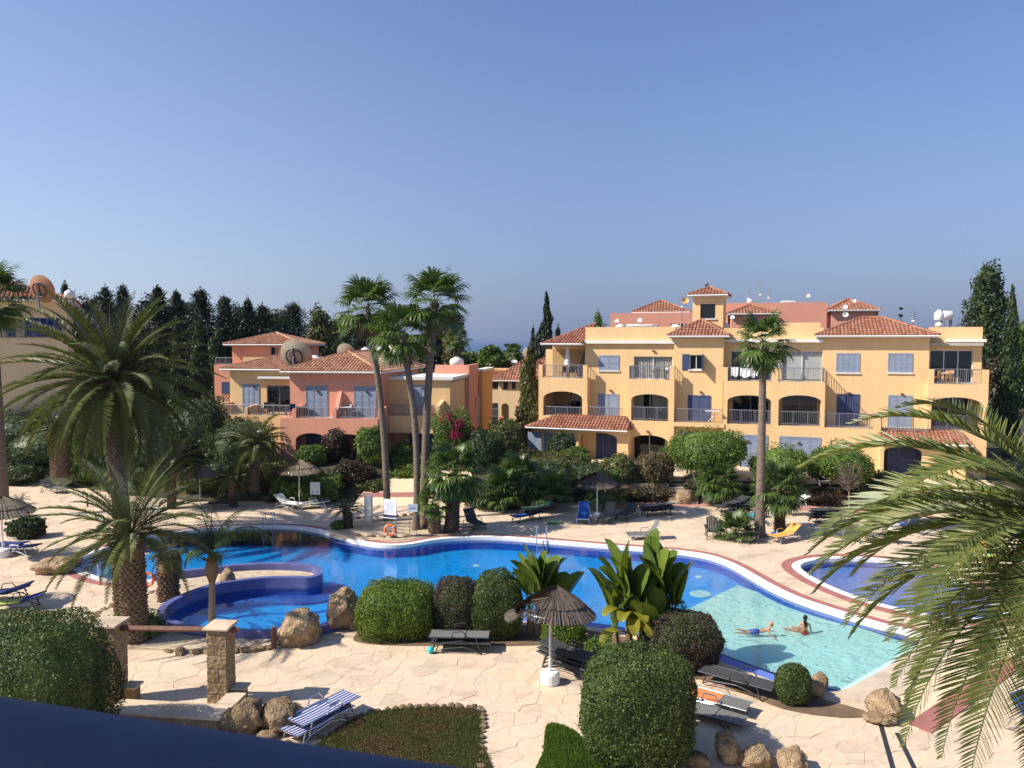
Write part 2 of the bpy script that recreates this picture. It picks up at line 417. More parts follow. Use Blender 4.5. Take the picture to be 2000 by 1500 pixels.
# flagstone: every slab is a mesh island with a tone of its own
m, t, b = mat('flagstone')
g = N(t, 'ShaderNodeNewGeometry'); oi = N(t, 'ShaderNodeObjectInfo')
ad = N(t, 'ShaderNodeMath', operation='ADD'); t.links.new(g.outputs['Random Per Island'], ad.inputs[0]); t.links.new(oi.outputs['Random'], ad.inputs[1])
fr = N(t, 'ShaderNodeMath', operation='FRACT'); t.links.new(ad.outputs[0], fr.inputs[0])
r = ramp(t, fr.outputs[0], ((0.0, (0.55, 0.445, 0.335)), (0.1, (0.64, 0.505, 0.368)), (0.5, (0.67, 0.53, 0.382)), (0.85, (0.69, 0.55, 0.40)), (1.0, (0.60, 0.50, 0.385))))
gp = g.outputs['Position']
n1 = tex_noise(t, 0.55, 6, 0.7, vec=gp, dist=0.6); n2 = tex_noise(t, 5, 6, 0.7, vec=gp)
r1 = ramp(t, n1.outputs[0], ((0.30, (0.60, 0.55, 0.51)), (0.47, (0.95, 0.94, 0.93)), (0.7, (1.04, 1.03, 1.0))))
r2 = ramp(t, n2.outputs[0], ((0.3, (0.84, 0.82, 0.80)), (0.6, (1.02, 1.02, 1.02))))
c = mixc(t, r.outputs[0], r1.outputs[0], 0.8, 'MULTIPLY'); c = mixc(t, c, r2.outputs[0], 0.8, 'MULTIPLY')
t.links.new(c, b.inputs['Base Color']); b.inputs['Roughness'].default_value = 0.85; b.inputs['Specular IOR Level'].default_value = 0.2
bump(t, b, n2.outputs[0], 0.35, 0.02)
simple('mortar', (0.54, 0.43, 0.325), 0.95, var=0.2, scale=1.5, bmp=0.3, bscale=30)
simple('path_pink', (0.50, 0.25, 0.19), 0.9, var=0.15, scale=1.5, bmp=0.3, bscale=30)
simple('gravel', (0.50, 0.39, 0.27), 0.95, var=0.35, scale=5, bmp=0.8, bscale=18)
simple('soil', (0.16, 0.105, 0.065), 0.95, var=0.4, scale=1.2, bmp=0.6, bscale=8)
simple('groundcover', (0.055, 0.055, 0.025), 0.95, var=0.6, scale=1.6, bmp=0.9, bscale=9)

def pooltile(name, c, var=0.12, grid=0.12):
    m, t, b = mat(name)
    n = tex_noise(t, 0.5, 5, 0.6); r = ramp(t, n.outputs[0], ((0.3, sc_(c, 1 - var)), (0.7, sc_(c, 1 + var))))
    v = N(t, 'ShaderNodeTexVoronoi', distance='CHEBYCHEV'); v.inputs['Scale'].default_value = 1.2; 
    tc = N(t, 'ShaderNodeTexCoord'); nn = tex_noise(t, 1.3, 2, 0.5)
    mp = N(t, 'ShaderNodeVectorMath', operation='ADD'); t.links.new(tc.outputs['Object'], mp.inputs[0]); t.links.new(nn.outputs[1], mp.inputs[1])
    t.links.new(mp.outputs[0], v.inputs['Vector'])
    r2 = ramp(t, v.outputs['Distance'], ((0.0, (0.97, 0.97, 0.97)), (0.6, (1.03, 1.03, 1.03))))
    t.links.new(mixc(t, r.outputs[0], r2.outputs[0], 1.0, 'MULTIPLY'), b.inputs['Base Color']); b.inputs['Roughness'].default_value = 0.5
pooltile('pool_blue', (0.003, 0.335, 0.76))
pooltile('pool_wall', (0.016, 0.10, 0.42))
pooltile('pool_pale', (0.47, 0.73, 0.66), 0.05)
pooltile('pool_violet', (0.12, 0.20, 0.58))
pooltile('pool_kids', (0.13, 0.26, 0.62))

def water(name, tint, bs=0.25):
    m, t, b = mat(name); t.nodes.remove(b)
    tr = N(t, 'ShaderNodeBsdfTransparent'); tr.inputs[0].default_value = (*tint, 1)
    gl = N(t, 'ShaderNodeBsdfGlossy'); gl.inputs['Roughness'].default_value = 0.04; gl.inputs[0].default_value = (1, 1, 1, 1)
    tc = N(t, 'ShaderNodeTexCoord'); mp = N(t, 'ShaderNodeMapping'); mp.inputs['Scale'].default_value = (1.0, 1.7, 1.0); mp.inputs['Rotation'].default_value = (0, 0, 0.3)
    t.links.new(tc.outputs['Object'], mp.inputs[0])
    n1 = tex_noise(t, 1.6, 3, 0.55, vec=mp.outputs[0], dist=0.8); n2 = tex_noise(t, 7.0, 2, 0.5, vec=mp.outputs[0], dist=0.5)
    a = N(t, 'ShaderNodeMath', operation='MULTIPLY_ADD'); t.links.new(n2.outputs[0], a.inputs[0]); a.inputs[1].default_value = 0.25; t.links.new(n1.outputs[0], a.inputs[2])
    u = N(t, 'ShaderNodeBump'); u.inputs['Strength'].default_value = bs; u.inputs['Distance'].default_value = 0.12; t.links.new(a.outputs[0], u.inputs['Height'])
    fz = N(t, 'ShaderNodeFresnel'); fz.inputs['IOR'].default_value = 1.33
    t.links.new(u.outputs[0], gl.inputs['Normal']); t.links.new(u.outputs[0], fz.inputs['Normal'])
    mx = N(t, 'ShaderNodeMixShader'); t.links.new(fz.outputs[0], mx.inputs[0]); t.links.new(tr.outputs[0], mx.inputs[1]); t.links.new(gl.outputs[0], mx.inputs[2])
    t.links.new(mx.outputs[0], t.nodes['Material Output'].inputs[0])
water('water', (0.92, 0.985, 1.0), 0.05)
# blue and white deck-chair stripes
m, t, b = mat('cloth_stripe')
tc = N(t, 'ShaderNodeTexCoord'); sx = N(t, 'ShaderNodeSeparateXYZ'); t.links.new(tc.outputs['Object'], sx.inputs[0])
mu = N(t, 'ShaderNodeMath', operation='MULTIPLY'); mu.inputs[1].default_value = 9.0; t.links.new(sx.outputs[1], mu.inputs[0])
fr = N(t, 'ShaderNodeMath', operation='FRACT'); t.links.new(mu.outputs[0], fr.inputs[0])
gt = N(t, 'ShaderNodeMath', operation='GREATER_THAN'); gt.inputs[1].default_value = 0.42; t.links.new(fr.outputs[0], gt.inputs[0])
t.links.new(mixc(t, (0.55, 0.56, 0.66), (0.03, 0.04, 0.16), gt.outputs[0]), b.inputs['Base Color']); b.inputs['Roughness'].default_value = 0.8
# ================================================================== THE SETTING
def struct(name, mb, m, **kw): return kind(mb.build(name, m, **kw), 'structure')

# ---- pool outline, read off the photograph at deck level
PO = [  # far edge, left to right
 ('far', [(165,1088),(195,1075),(235,1064),(290,1050),(345,1040),(410,1033),(470,1030),(530,1029),(580,1031),(620,1037),(655,1047),(690,1057),(730,1064),(765,1066),(805,1063),(850,1055),(900,1051),(950,1050),(1000,1052),(1060,1057),(1120,1062),(1180,1067),(1245,1072),(1320,1078),(1370,1085),(1400,1093),(1430,1106),(1460,1123),(1500,1146),(1540,1165),(1580,1180),(1620,1193),(1665,1207),(1720,1223),(1775,1236)]),
 ('beach', [(1790,1252),(1740,1290),(1680,1325),(1630,1346)]),
 ('near', [(1585,1340),(1520,1322),(1460,1300),(1400,1279),(1340,1258),(1270,1238),(1190,1222),(1100,1212),(1000,1206),(900,1202),(800,1203),(730,1208)]),
 ('low', [(690,1216),(655,1226),(610,1238),(560,1243),(500,1246),(440,1243),(385,1238),(345,1228),(326,1216)]),
 ('rim', [(324,1203),(342,1188),(378,1171),(420,1157),(470,1148),(520,1143),(570,1142),(605,1142),(626,1136),(630,1126),(618,1117),(590,1113),(545,1111),(500,1112),(455,1115),(400,1121),(350,1127)]),
 ('near2', [(300,1132),(250,1135),(205,1130),(170,1118),(153,1102)])]
ctl = []; ctag = []
for k_, l_ in PO:
    for p_ in l_: ctl.append(G(*p_)); ctag.append(k_)
SUB = 5
POOL = [Vector((p.x, p.y)) for p in spline(ctl, SUB, True)]
PTAG = [ctag[i // SUB] for i in range(len(POOL))]
nP = len(POOL)
def offset(poly, d):
    n = len(poly); out = []
    for i in range(n):
        t_ = (poly[(i+1) % n] - poly[(i-1) % n]).normalized(); out.append(poly[i] + Vector((-t_.y, t_.x)) * d)
    return out
WL = -0.12     # water level
kp = [G(*p) for p in [(1563,1106),(1580,1097),(1620,1092),(1680,1092),(1740,1097),(1800,1109),(1860,1129),(1910,1155),(1942,1180),(1950,1196),(1930,1205),(1890,1208),(1840,1204),(1780,1193),(1720,1179),(1660,1160),(1610,1139),(1575,1119)]]
KID = [Vector((p.x, p.y)) for p in spline(kp, 4, True)]
def ring(mb, poly, d0, d1, z0, z1, idx=None, closed=True):
    """flat kerb strip between two offsets of a curve, with both side faces"""
    a = offset(poly, d0); b_ = offset(poly, d1); n = len(poly)
    for i in (idx if idx is not None else range(n)):
        j = (i + 1) % n
        mb.add([(*a[i], z1), (*a[j], z1), (*b_[j], z1), (*b_[i], z1), (*a[i], z0), (*a[j], z0), (*b_[j], z0), (*b_[i], z0)],
               [(0,3,2,1)[::-1], (0,1,5,4)[::-1], (3,2,6,7)])
idx_far = [i for i in range(nP) if PTAG[i] in ('far',) or (PTAG[i] == 'near2')]
idx_blue = [i for i in range(nP) if PTAG[i] in ('low', 'rim')]
idx_near = [i for i in range(nP) if PTAG[i] == 'near']
idx_wall = [i for i in range(nP) if PTAG[i] != 'beach']
pool = kind(bpy.data.objects.new('swimming_pool', None), 'structure'); COL.objects.link(pool)
DEEP = -0.62
mb = MB(); ring(mb, POOL, 0.0, 0.34, -0.15, 0.022, idx_far); mb.build('coping', 'coping_white', pool)
mb = MB(); ring(mb, POOL, 0.342, 0.70, -0.05, 0.013, idx_far); mb.build('brick_band', 'coping_red', pool)
mb = MB(); ring(mb, POOL, 0.0, 0.26, -0.2, 0.30, idx_blue); mb.build('tiled_rim', 'rim_blue', pool)
mb = MB(); ring(mb, POOL, 0.0, 0.45, -0.2, 0.03, idx_near); mb.build('tiled_ledge', 'pool_violet', pool)
mb = MB(); ring(mb, POOL, 0.452, 0.80, -0.2, 0.045, idx_near); mb.build('coping', 'coping_cream', pool)
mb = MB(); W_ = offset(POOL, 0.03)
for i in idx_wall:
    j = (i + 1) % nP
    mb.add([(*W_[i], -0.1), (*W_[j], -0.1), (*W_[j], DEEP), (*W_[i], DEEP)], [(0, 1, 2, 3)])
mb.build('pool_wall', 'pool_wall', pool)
mb = MB(); mb.prism([[tuple(p) for p in offset(POOL, 0.03)]], DEEP - 0.02, DEEP, side=False, bottom=False)
mb.build('pool_floor', 'pool_blue', pool)
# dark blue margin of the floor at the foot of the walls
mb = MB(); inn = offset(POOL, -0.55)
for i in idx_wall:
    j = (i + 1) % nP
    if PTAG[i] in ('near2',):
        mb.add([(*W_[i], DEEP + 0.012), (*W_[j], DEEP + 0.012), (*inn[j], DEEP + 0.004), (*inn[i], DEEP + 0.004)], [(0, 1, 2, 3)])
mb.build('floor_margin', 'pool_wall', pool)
# pale shallow ramp: from chest depth up to the beach
RA = [G(1322,1200,-0.50), G(1440,1143,-0.50), G(1540,1176,-0.46), G(1640,1214,-0.36), G(1700,1233,-0.26), G(1790,1262,-0.11),
      G(1800,1275,-0.08), G(1700,1345,-0.08), G(1645,1350,-0.11), G(1570,1330,-0.22), G(1500,1310,-0.32), G(1430,1284,-0.42), G(1360,1258,-0.47)]
mb = MB(); mb.add([RA[0], RA[1], RA[2], RA[12], RA[3], RA[11], RA[4], RA[10], RA[5], RA[9], RA[6], RA[8], RA[7]],
                  [(0,1,2,3),(3,2,4,5),(5,4,6,7),(7,6,8,9),(9,8,10,11),(11,10,12)])
mb.build('shallow_ramp', 'pool_pale', pool, fixn=True)
mb = MB()   # riser under the ramp's deep edges
for a_, b_ in ((RA[0], RA[1]), (RA[1], RA[2]), (RA[2], RA[3]), (RA[3], RA[4]), (RA[12], RA[0])):
    mb.add([a_, b_, (b_.x, b_.y, DEEP), (a_.x, a_.y, DEEP)], [(0, 1, 2, 3)])
mb.build('ramp_riser', 'pool_blue', pool)
# curved steps in the lower pool
rim_i = [i for i in range(nP) if PTAG[i] == 'rim'][:9 * SUB]
for k_, (d_, z_) in enumerate(((0.95, -0.44), (1.75, -0.53))):
    mb = MB(); ring(mb, POOL, -d_, 0.02, DEEP, z_, [i for i in rim_i if i > rim_i[0] + 10])
    mb.build('pool_step', 'pool_blue' if k_ % 2 else 'pool_wall', pool)
mb = MB(); mb.prism([[tuple(p) for p in offset(POOL, 0.01)]], WL - 0.01, WL, side=False, bottom=False)
wo_ = struct('pool_water', mb, 'water')
# floor lights and drains of the pool
for i, (x_, y_) in enumerate(((1368,1160),(870,1060),(905,1068),(930,1105),(1430,1125),(1365,1127))):
    p_ = G(x_, y_, DEEP); mb = MB(); mb.lathe([(0.16 if i else 0.45, 0.0), (0.14 if i else 0.42, 0.02)], 14); o = mb.build('floor_fitting', 'pool_pale', pool); o.location = (p_.x, p_.y, DEEP + 0.008)

kid = kind(bpy.data.objects.new('paddling_pool', None), 'structure'); COL.objects.link(kid)
mb = MB(); ring(mb, KID, 0.0, 0.36, -0.15, 0.022); mb.build('coping', 'coping_white', kid)
mb = MB(); ring(mb, KID, 0.362, 0.80, -0.05, 0.013); mb.build('brick_band', 'coping_red', kid)
mb = MB(); KW = offset(KID, 0.03); n_ = len(KID)
for i in range(n_):
    j = (i + 1) % n_; mb.add([(*KW[i], -0.1), (*KW[j], -0.1), (*KW[j], -0.4), (*KW[i], -0.4)], [(0, 1, 2, 3)])
mb.build('pool_wall', 'pool_wall', kid)
mb = MB(); mb.prism([[tuple(p) for p in KW]], -0.42, -0.4, side=False, bottom=False); mb.build('pool_floor', 'pool_kids', kid)
mb = MB(); mb.prism([[tuple(p) for p in offset(KID, 0.01)]], WL - 0.01, WL, side=False, bottom=False); struct('paddling_pool_water', mb, 'water')

# ---- base sheets
PH = [tuple(p) for p in offset(POOL, 0.1)] ; KH = [tuple(p) for p in offset(KID, 0.1)]
mb = MB(); mb.prism([[(-900, -60), (900, -60), (900, 640), (-900, 640)], PH, KH], -0.1, -0.09, side=False, bottom=False)
struct('ground', mb, 'soil')
mb = MB(); mb.add([(-60000, 500, -16), (60000, 500, -16), (60000, 50000, -16), (-60000, 50000, -16)], [(0, 1, 2, 3)])
struct('sea', mb, 'sea_far')
mb = MB(); mb.prism([[(-60, -20), (45, -20), (45, 53), (-60, 53)], PH, KH], -0.03, -0.014, side=False, bottom=False)
struct('deck_bedding', mb, 'mortar')

# ---- raised ground behind the deck
def smooth(x): x = max(0.0, min(1.0, x)); return x * x * (3 - 2 * x)
EDGE = [(-80, 52.5), (-36, 52.5), (-29, 51.5), (-25, 49.0), (-20, 47.3), (-14, 46.8), (-9.5, 46.9), (-6, 49.3), (-2.5, 49.0), (0, 46.8), (4, 46.6), (9.5, 47.0), (11.5, 47.4), (15, 46.7), (20, 45.6), (26, 43.6), (40, 38)]
def edge_y(x):
    for (x0, y0), (x1, y1) in zip(EDGE, EDGE[1:]):
        if x0 <= x <= x1: return y0 + (y1 - y0) * (x - x0) / (x1 - x0)
    return 44.0
def top_h(x):
    if x < -4: return 1.85
    if x < 3: return 1.85 - 0.7 * smooth((x + 4) / 7)
    return 1.15
def hgt(x, y):
    d_ = y - edge_y(x); w_ = 3.6 if x < 0 else (3.6 - 2.4 * smooth(x / 9))
    return top_h(x) * smooth(d_ / w_)
def GT(px, py):
    """where the sight line through a photograph pixel meets the planted slope"""
    d = ray(px, py); t_ = 38.0
    while t_ < 90:
        p = CAM + d * (t_ / d.y)
        if p.z <= max(0.0, hgt(p.x, p.y)): return Vector((p.x, p.y, max(0.0, hgt(p.x, p.y))))
        t_ += 0.1
    return p
mb = MB(); xs = np.arange(-80, 62, 1.0); ys = np.concatenate([np.arange(39, 60, 0.5), np.arange(60, 260, 10)])
vs = []
for y_ in ys:
    for x_ in xs:
        h_ = hgt(x_, y_); vs.append((x_, y_, h_ + 0.03 * noise.noise((x_, y_, 0)) * min(1, h_ * 3) if y_ > edge_y(x_) + 0.05 else -0.3))
nx = len(xs); mb.add(vs, [(j*nx+i, j*nx+i+1, (j+1)*nx+i+1, (j+1)*nx+i) for j in range(len(ys)-1) for i in range(nx-1)])
struct('planted_slope', mb, 'groundcover', smooth=True)

# ---- flagstone deck
rng = random.Random(11); SP = 0.60
gx0, gx1, gy0, gy1 = -37.0, 27.0, 15.2, 52.6
ni, nj = int((gx1-gx0)/SP), int((gy1-gy0)/SP)
seed = {(i, j): (gx0 + (i + 0.5 + rng.uniform(-.43, .43)) * SP, gy0 + (j + 0.5 + rng.uniform(-.43, .43)) * SP) for i in range(-2, ni+2) for j in range(-2, nj+2)}
def cell(i, j):
    cx, cy = seed[i, j]; poly = [(cx-1.5, cy-1.5), (cx+1.5, cy-1.5), (cx+1.5, cy+1.5), (cx-1.5, cy+1.5)]
    for a in range(-2, 3):
        for b_ in range(-2, 3):
            if (a or b_) and (i+a, j+b_) in seed:
                qx, qy = seed[i+a, j+b_]; mx_, my_ = (cx+qx)/2, (cy+qy)/2; dx, dy = qx-cx, qy-cy
                out = []; m_ = len(poly)
                for k in range(m_):
                    p, q = poly[k], poly[(k+1) % m_]
                    dp = (p[0]-mx_)*dx + (p[1]-my_)*dy; dq = (q[0]-mx_)*dx + (q[1]-my_)*dy
                    if dp <= 0: out.append(p)
                    if dp * dq < 0: t_ = dp/(dp-dq); out.append((p[0]+(q[0]-p[0])*t_, p[1]+(q[1]-p[1])*t_))
                poly = out
                if not poly: return poly
    return poly
POUT = [tuple(p) for p in offset(POOL, 0.0)]; KOUT = [tuple(p) for p in KID]
RAMP2 = [(p.x, p.y) for p in RA]; BEA = [(p.x, p.y) for p in (G(1640,1352), G(1700,1392), G(1795,1424), G(1985,1290), G(1880,1268), G(1786,1258))]
cells = []
for i in range(ni):
    for j in range(nj):
        c_ = seed[i, j]
        if abs(c_[0]) > c_[1] * 0.70 + 1.5 or c_[1] > edge_y(c_[0]) + 0.3: continue
        if c_[1] > 21 and (inside(c_, POUT) or inside(c_, KOUT) or inside(c_, RAMP2) or inside(c_, BEA)): continue
        if c_[1] > 21:
            d_ = min(dist_poly(c_, POUT), dist_poly(c_, KOUT)) if c_[1] < 46 else 9
            if d_ < 0.52: continue
        pl = cell(i, j)
        if len(pl) > 2: cells.append((c_, pl))
cells.sort(key=lambda c: c[0][1])
deck = MB(); deck.add([(-34, 14.9, -0.045), (27, 14.9, -0.045), (27, 15.1, -0.045), (-34, 15.1, -0.045)], [(0, 1, 2, 3)])
deck = struct('pool_deck', deck, 'mortar')
def slab(mb, c_, pl, o=(0, 0)):
    k = 0.004 + rng.uniform(0, 0.004); z1 = rng.uniform(-0.004, 0.004)
    q = []
    for p in pl:
        dx, dy = c_[0]-p[0], c_[1]-p[1]; l = hypot(dx, dy) or 1; q.append((p[0]+dx/l*k*1.3-o[0], p[1]+dy/l*k*1.3-o[1]))
    n = len(q); cx, cy = c_[0]-o[0], c_[1]-o[1]
    mb.add([(x, y, z1) for x, y in q] + [(x + (x-cx)*0.012, y + (y-cy)*0.012, z1-0.045) for x, y in q],
           [tuple(range(n))] + [(a, a+n, (a+1) % n + n, (a+1) % n) for a in range(n)])
rest = MB()
for k, (c_, pl) in enumerate(cells):
    if k < 300:
        mb = MB(); slab(mb, c_, pl, c_); o = mb.build('flagstone', 'flagstone', deck, fixn=True); o.location = (c_[0], c_[1], 0)
    else: slab(rest, c_, pl)
kind(rest.build('far_flagstones', 'flagstone', deck, fixn=True), 'stuff')
del cells

# ---- beds, lawns, beach and paths: thin sheets with raised edges
def sheet(name, px, m, z=0.03, sub=4, mode='px', thick=0.1):
    P = [G(*p) if mode == 'px' else Vector((*p, 0)) for p in px]
    S = [(p.x, p.y) for p in (spline(P, sub, True) if sub > 1 else P)]
    mb = MB(); mb.prism([S], z - thick, z, bottom=False); o = mb.build(name, m, None, fixn=True); kind(o, 'structure'); return o, S
bs = [G(1640,1352,-0.13), G(1700,1335,-0.13), G(1765,1292,-0.13), G(1786,1258,-0.13)]; bt_ = [G(1700,1392,0.02), G(1775,1372,0.02), G(1850,1318,0.02), G(1880,1268,0.02)]; bu_ = [G(1795,1424,0.02), G(1860,1372,0.02), G(1925,1332,0.02), G(1985,1290,0.02)]
mb = MB(); mb.add(bs + bt_ + bu_, [(i, i+1, i+5, i+4) for i in (0, 1, 2, 4, 5, 6)]); mb.add(bs[:1] + bt_[:1] + bu_[:1] + [v - Vector((0, 0, 0.3)) for v in bs[:1] + bt_[:1] + bu_[:1]], [(0, 1, 4, 3), (1, 2, 5, 4)]); struct('beach_entry', mb, 'beach_sand', fixn=True)
mb = MB()
for a_, b_ in (((1795,1424),(1985,1290)),):
    A_, B_ = G(*a_), G(*b_); d_ = (B_ - A_).normalized(); n_ = Vector((-d_.y, d_.x, 0)) * 0.30
    q = [A_ - n_, B_ - n_, B_ + n_, A_ + n_]; mb.add([(v.x, v.y, 0.031) for v in q] + [(v.x, v.y, -0.05) for v in q], [(0,1,2,3),(0,4,5,1),(1,5,6,2),(2,6,7,3),(3,7,4,0)])
struct('brick_strip', mb, 'coping_red', fixn=True)
bedp, _ = sheet('gravel_bed', [(655,1050),(640,1028),(690,1015),(760,1012),(830,1008),(895,1020),(945,1030),(925,1043),(850,1047),(800,1054),(765,1056),(720,1055)], 'gravel', 0.035)
mound, MS = sheet('gravel_mound', [(182,1225),(188,1205),(230,1185),(285,1165),(330,1150),(380,1136),(440,1122),(500,1117),(560,1117),(605,1121),(617,1130),(590,1138),(520,1138),(455,1144),(400,1158),(345,1180),(318,1198),(312,1222),(330,1238),(430,1250),(535,1253),(540,1262),(470,1268),(380,1272),(290,1270),(215,1262),(190,1245)], 'gravel', 0.07)
sheet('hedge_bed', [(690,1250),(720,1225),(800,1213),(1000,1216),(1100,1222),(1200,1236),(1330,1268),(1440,1312),(1530,1345),(1600,1365),(1700,1395),(1640,1402),(1530,1385),(1440,1350),(1330,1318),(1240,1300),(1130,1262),(1000,1262),(850,1262),(740,1260)], 'soil', 0.03)
lawn_worn, LW = sheet('worn_lawn', [(560,1530),(640,1440),(690,1408),(750,1390),(840,1384),(925,1386),(942,1400),(940,1450),(935,1530)], 'soil', 0.03, 3)
lawn_green, LG = sheet('green_lawn', [(1056,1530),(1062,1470),(1066,1424),(1085,1417),(1120,1430),(1160,1465),(1260,1530)], 'soil', 0.03, 3)
side_lawn, SL = sheet('far_lawn', [(118,940),(150,930),(185,928),(178,938),(160,946),(125,948)], 'soil', 0.03, 3)

def blades(name, poly, n, h, m, parent, z=0.03, seed=3):
    r = np.random.default_rng(seed); P = np.array(poly); lo, hi = P.min(0), P.max(0); pts = []
    while len(pts) < n:
        q = r.uniform(lo, hi)
        if inside(q, poly): pts.append(q)
    p = np.column_stack([np.array(pts), np.full(n, z)]); a = r.uniform(0, 2*pi, n); hh = h * r.uniform(0.5, 1.2, n); w = 0.008 + 0.008 * r.random(n)
    d = np.column_stack([np.cos(a), np.sin(a), np.zeros(n)]); lean = np.column_stack([np.cos(a+1.3), np.sin(a+1.3), np.zeros(n)]) * (hh * 0.5 * r.random(n))[:, None]
    tip = p + lean + np.column_stack([np.zeros(n), np.zeros(n), hh])
    v = np.concatenate([p - d*w[:, None], p + d*w[:, None], tip]); k = np.arange(n)
    o = mobj(name, np_mesh(name, v, np.column_stack([k, k+n, k+2*n]), m), parent); kind(o, 'stuff'); return o
blades('grass_blades', LW, 52000, 0.06, 'grass_worn', lawn_worn)
blades('grass_blades', LG, 30000, 0.075, 'grass_green', lawn_green)
blades('grass_blades', SL, 4000, 0.2, 'grass_green', side_lawn)
# edging stones of the worn lawn
def rock_mesh(name, seed, m='rock', sub=3, rough=0.35, flat=0.75):
    bm = bmesh.new(); bmesh.ops.create_icosphere(bm, subdivisions=sub, radius=1)
    off = Vector((seed * 7.3, seed * 3.1, seed * 1.7))
    for v in bm.verts:
        p = v.co.copy(); f = 1 + rough * (noise.noise(p * 1.1 + off) + 0.6 * noise.noise(p * 2.4 + off) + 0.35 * noise.noise(p * 5 + off) + 0.2 * noise.noise(p * 11 + off))
        dd = noise.voronoi(p * 1.7 + off)[0]; c = rough * 0.9 * (min(0.5, dd[1] - dd[0]) - 0.25)
        v.co = p * (f + c); v.co.z *= flat
    me = bpy.data.meshes.new(name); bm.to_mesh(me); bm.free(); me.materials.append(M[m])
    me.polygons.foreach_set('use_smooth', [sub > 2] * len(me.polygons)); return me
small_rocks = [rock_mesh('edging_stone', 20 + i, 'rock', 2) for i in range(5)]
r = random.Random(5)
def edging(parent, px, step, s0, s1, name='edging_stone'):
    P = spline([G(*p) for p in px], 12); acc = 0; last = P[0]
    for p in P[1:]:
        acc += (p - last).length; last = p
        if acc > step:
            acc = 0; s_ = r.uniform(s0, s1)
            mobj(name, r.choice(small_rocks), parent, (p.x + r.uniform(-.03, .03), p.y + r.uniform(-.03, .03), s_ * 0.3), (0, 0, r.uniform(0, 6)), (s_ * r.uniform(.8, 1.5), s_ * r.uniform(.7, 1.1), s_ * r.uniform(.7, 1.0)))
edging(lawn_worn, [(500,1470),(560,1452),(640,1436),(690,1404),(750,1386),(840,1380),(930,1382),(944,1400),(942,1450),(938,1520)], 0.17, 0.065, 0.11)
edging(lawn_green, [(1060,1520),(1064,1470),(1068,1430)], 0.3, 0.05, 0.08)
edging(mound, [(186,1230),(190,1203),(232,1182),(290,1162),(340,1147)], 0.30, 0.13, 0.2)
edging(mound, [(300,1272),(400,1276),(480,1272),(535,1266)], 0.34, 0.10, 0.22)
edging(bedp, [(640,1030),(690,1013),(760,1010),(830,1006),(890,1018)], 0.38, 0.10, 0.18)
edging(bedp, [(680,1046),(740,1050),(800,1049),(860,1043),(930,1040)], 0.55, 0.08, 0.2)
# rising path behind the tall palms and pink walk by the right terrace
mb = MB(); pa = [(-9.6, 45.9, 0.012), (-2.4, 45.9, 0.012), (-2.0, 48.0, 0.45), (-3.0, 50.5, 1.1), (-8.2, 50.5, 1.15), (-9.4, 48.2, 0.5)]
mb.add([(-9.6,45.9,0.014),(-2.4,45.9,0.014),(-2.2,47.2,0.32),(-9.5,47.2,0.30),(-2.2,47.9,0.48),(-9.4,47.9,0.46),(-2.8,51.2,1.25),(-7.6,51.2,1.30)],
       [(0,1,2,3),(4,6,7,5)]); struct('rising_path', mb, 'beach_sand')
mb = MB(); mb.add([(-2.2,47.2,0.32),(-9.5,47.2,0.30),(-2.2,47.9,0.48),(-9.4,47.9,0.46)], [(0,2,3,1)]); struct('brick_strip', mb, 'coping_red')
mb = MB(); q0, q1 = [], []
for x_ in np.linspace(6.5, 24, 20): q0.append((x_, edge_y(x_) - 1.35, 0.016)); q1.append((x_, edge_y(x_) + 0.05, 0.03))
mb.add(q0 + q1, [(i, i+1, 20+i+1, 20+i) for i in range(19)]); struct('pink_walk', mb, 'path_pink')
# paved terrace strip along the yellow building
mb = MB(); q0, q1 = [], []
for x_ in np.linspace(4.5, 30, 26): q0.append((x_, edge_y(x_) + 1.35, 1.17)); q1.append((x_, edge_y(x_) + 12, 1.17))
mb.add(q0 + q1 + [(a, b_, 0.7) for a, b_, c_ in q0], [(i, i+1, 26+i+1, 26+i) for i in range(25)] + [(i, i+52, i+53, i+1) for i in range(25)]); struct('upper_terrace', mb, 'flagstone')
# ================================================================== BUILDINGS
class Frame:
    def __init__(s, px, Y, deg, z0):
        s.z0 = z0; s.a = radians(deg); p = V(px, HOR, Y); s.o = Vector((p.x, p.y, z0))
        s.ex = Vector((cos(s.a), sin(s.a), 0)); s.ey = Vector((-sin(s.a), cos(s.a), 0))
    def hit(s, px, py, y=0.0):
        d = ray(px, py); q = s.o + s.ey * y; t_ = (q - CAM).dot(s.ey) / d.dot(s.ey); P = CAM + d * t_
        return (P - s.o).dot(s.ex), P.z - s.z0
    def u(s, px, y=0.0): return s.hit(px, 750, y)[0]
    def z(s, px, py, y=0.0): return s.hit(px, py, y)[1]
    def rect(s, x0, x1, y0, y1, y=0.0):
        a, b_ = s.hit(x0, y0, y); c, d = s.hit(x1, y1, y); return a, c, min(b_, d), max(b_, d)
    def thing(s, name, label, cat, group=None): return thing(name, label, cat, s.o, s.a, group)

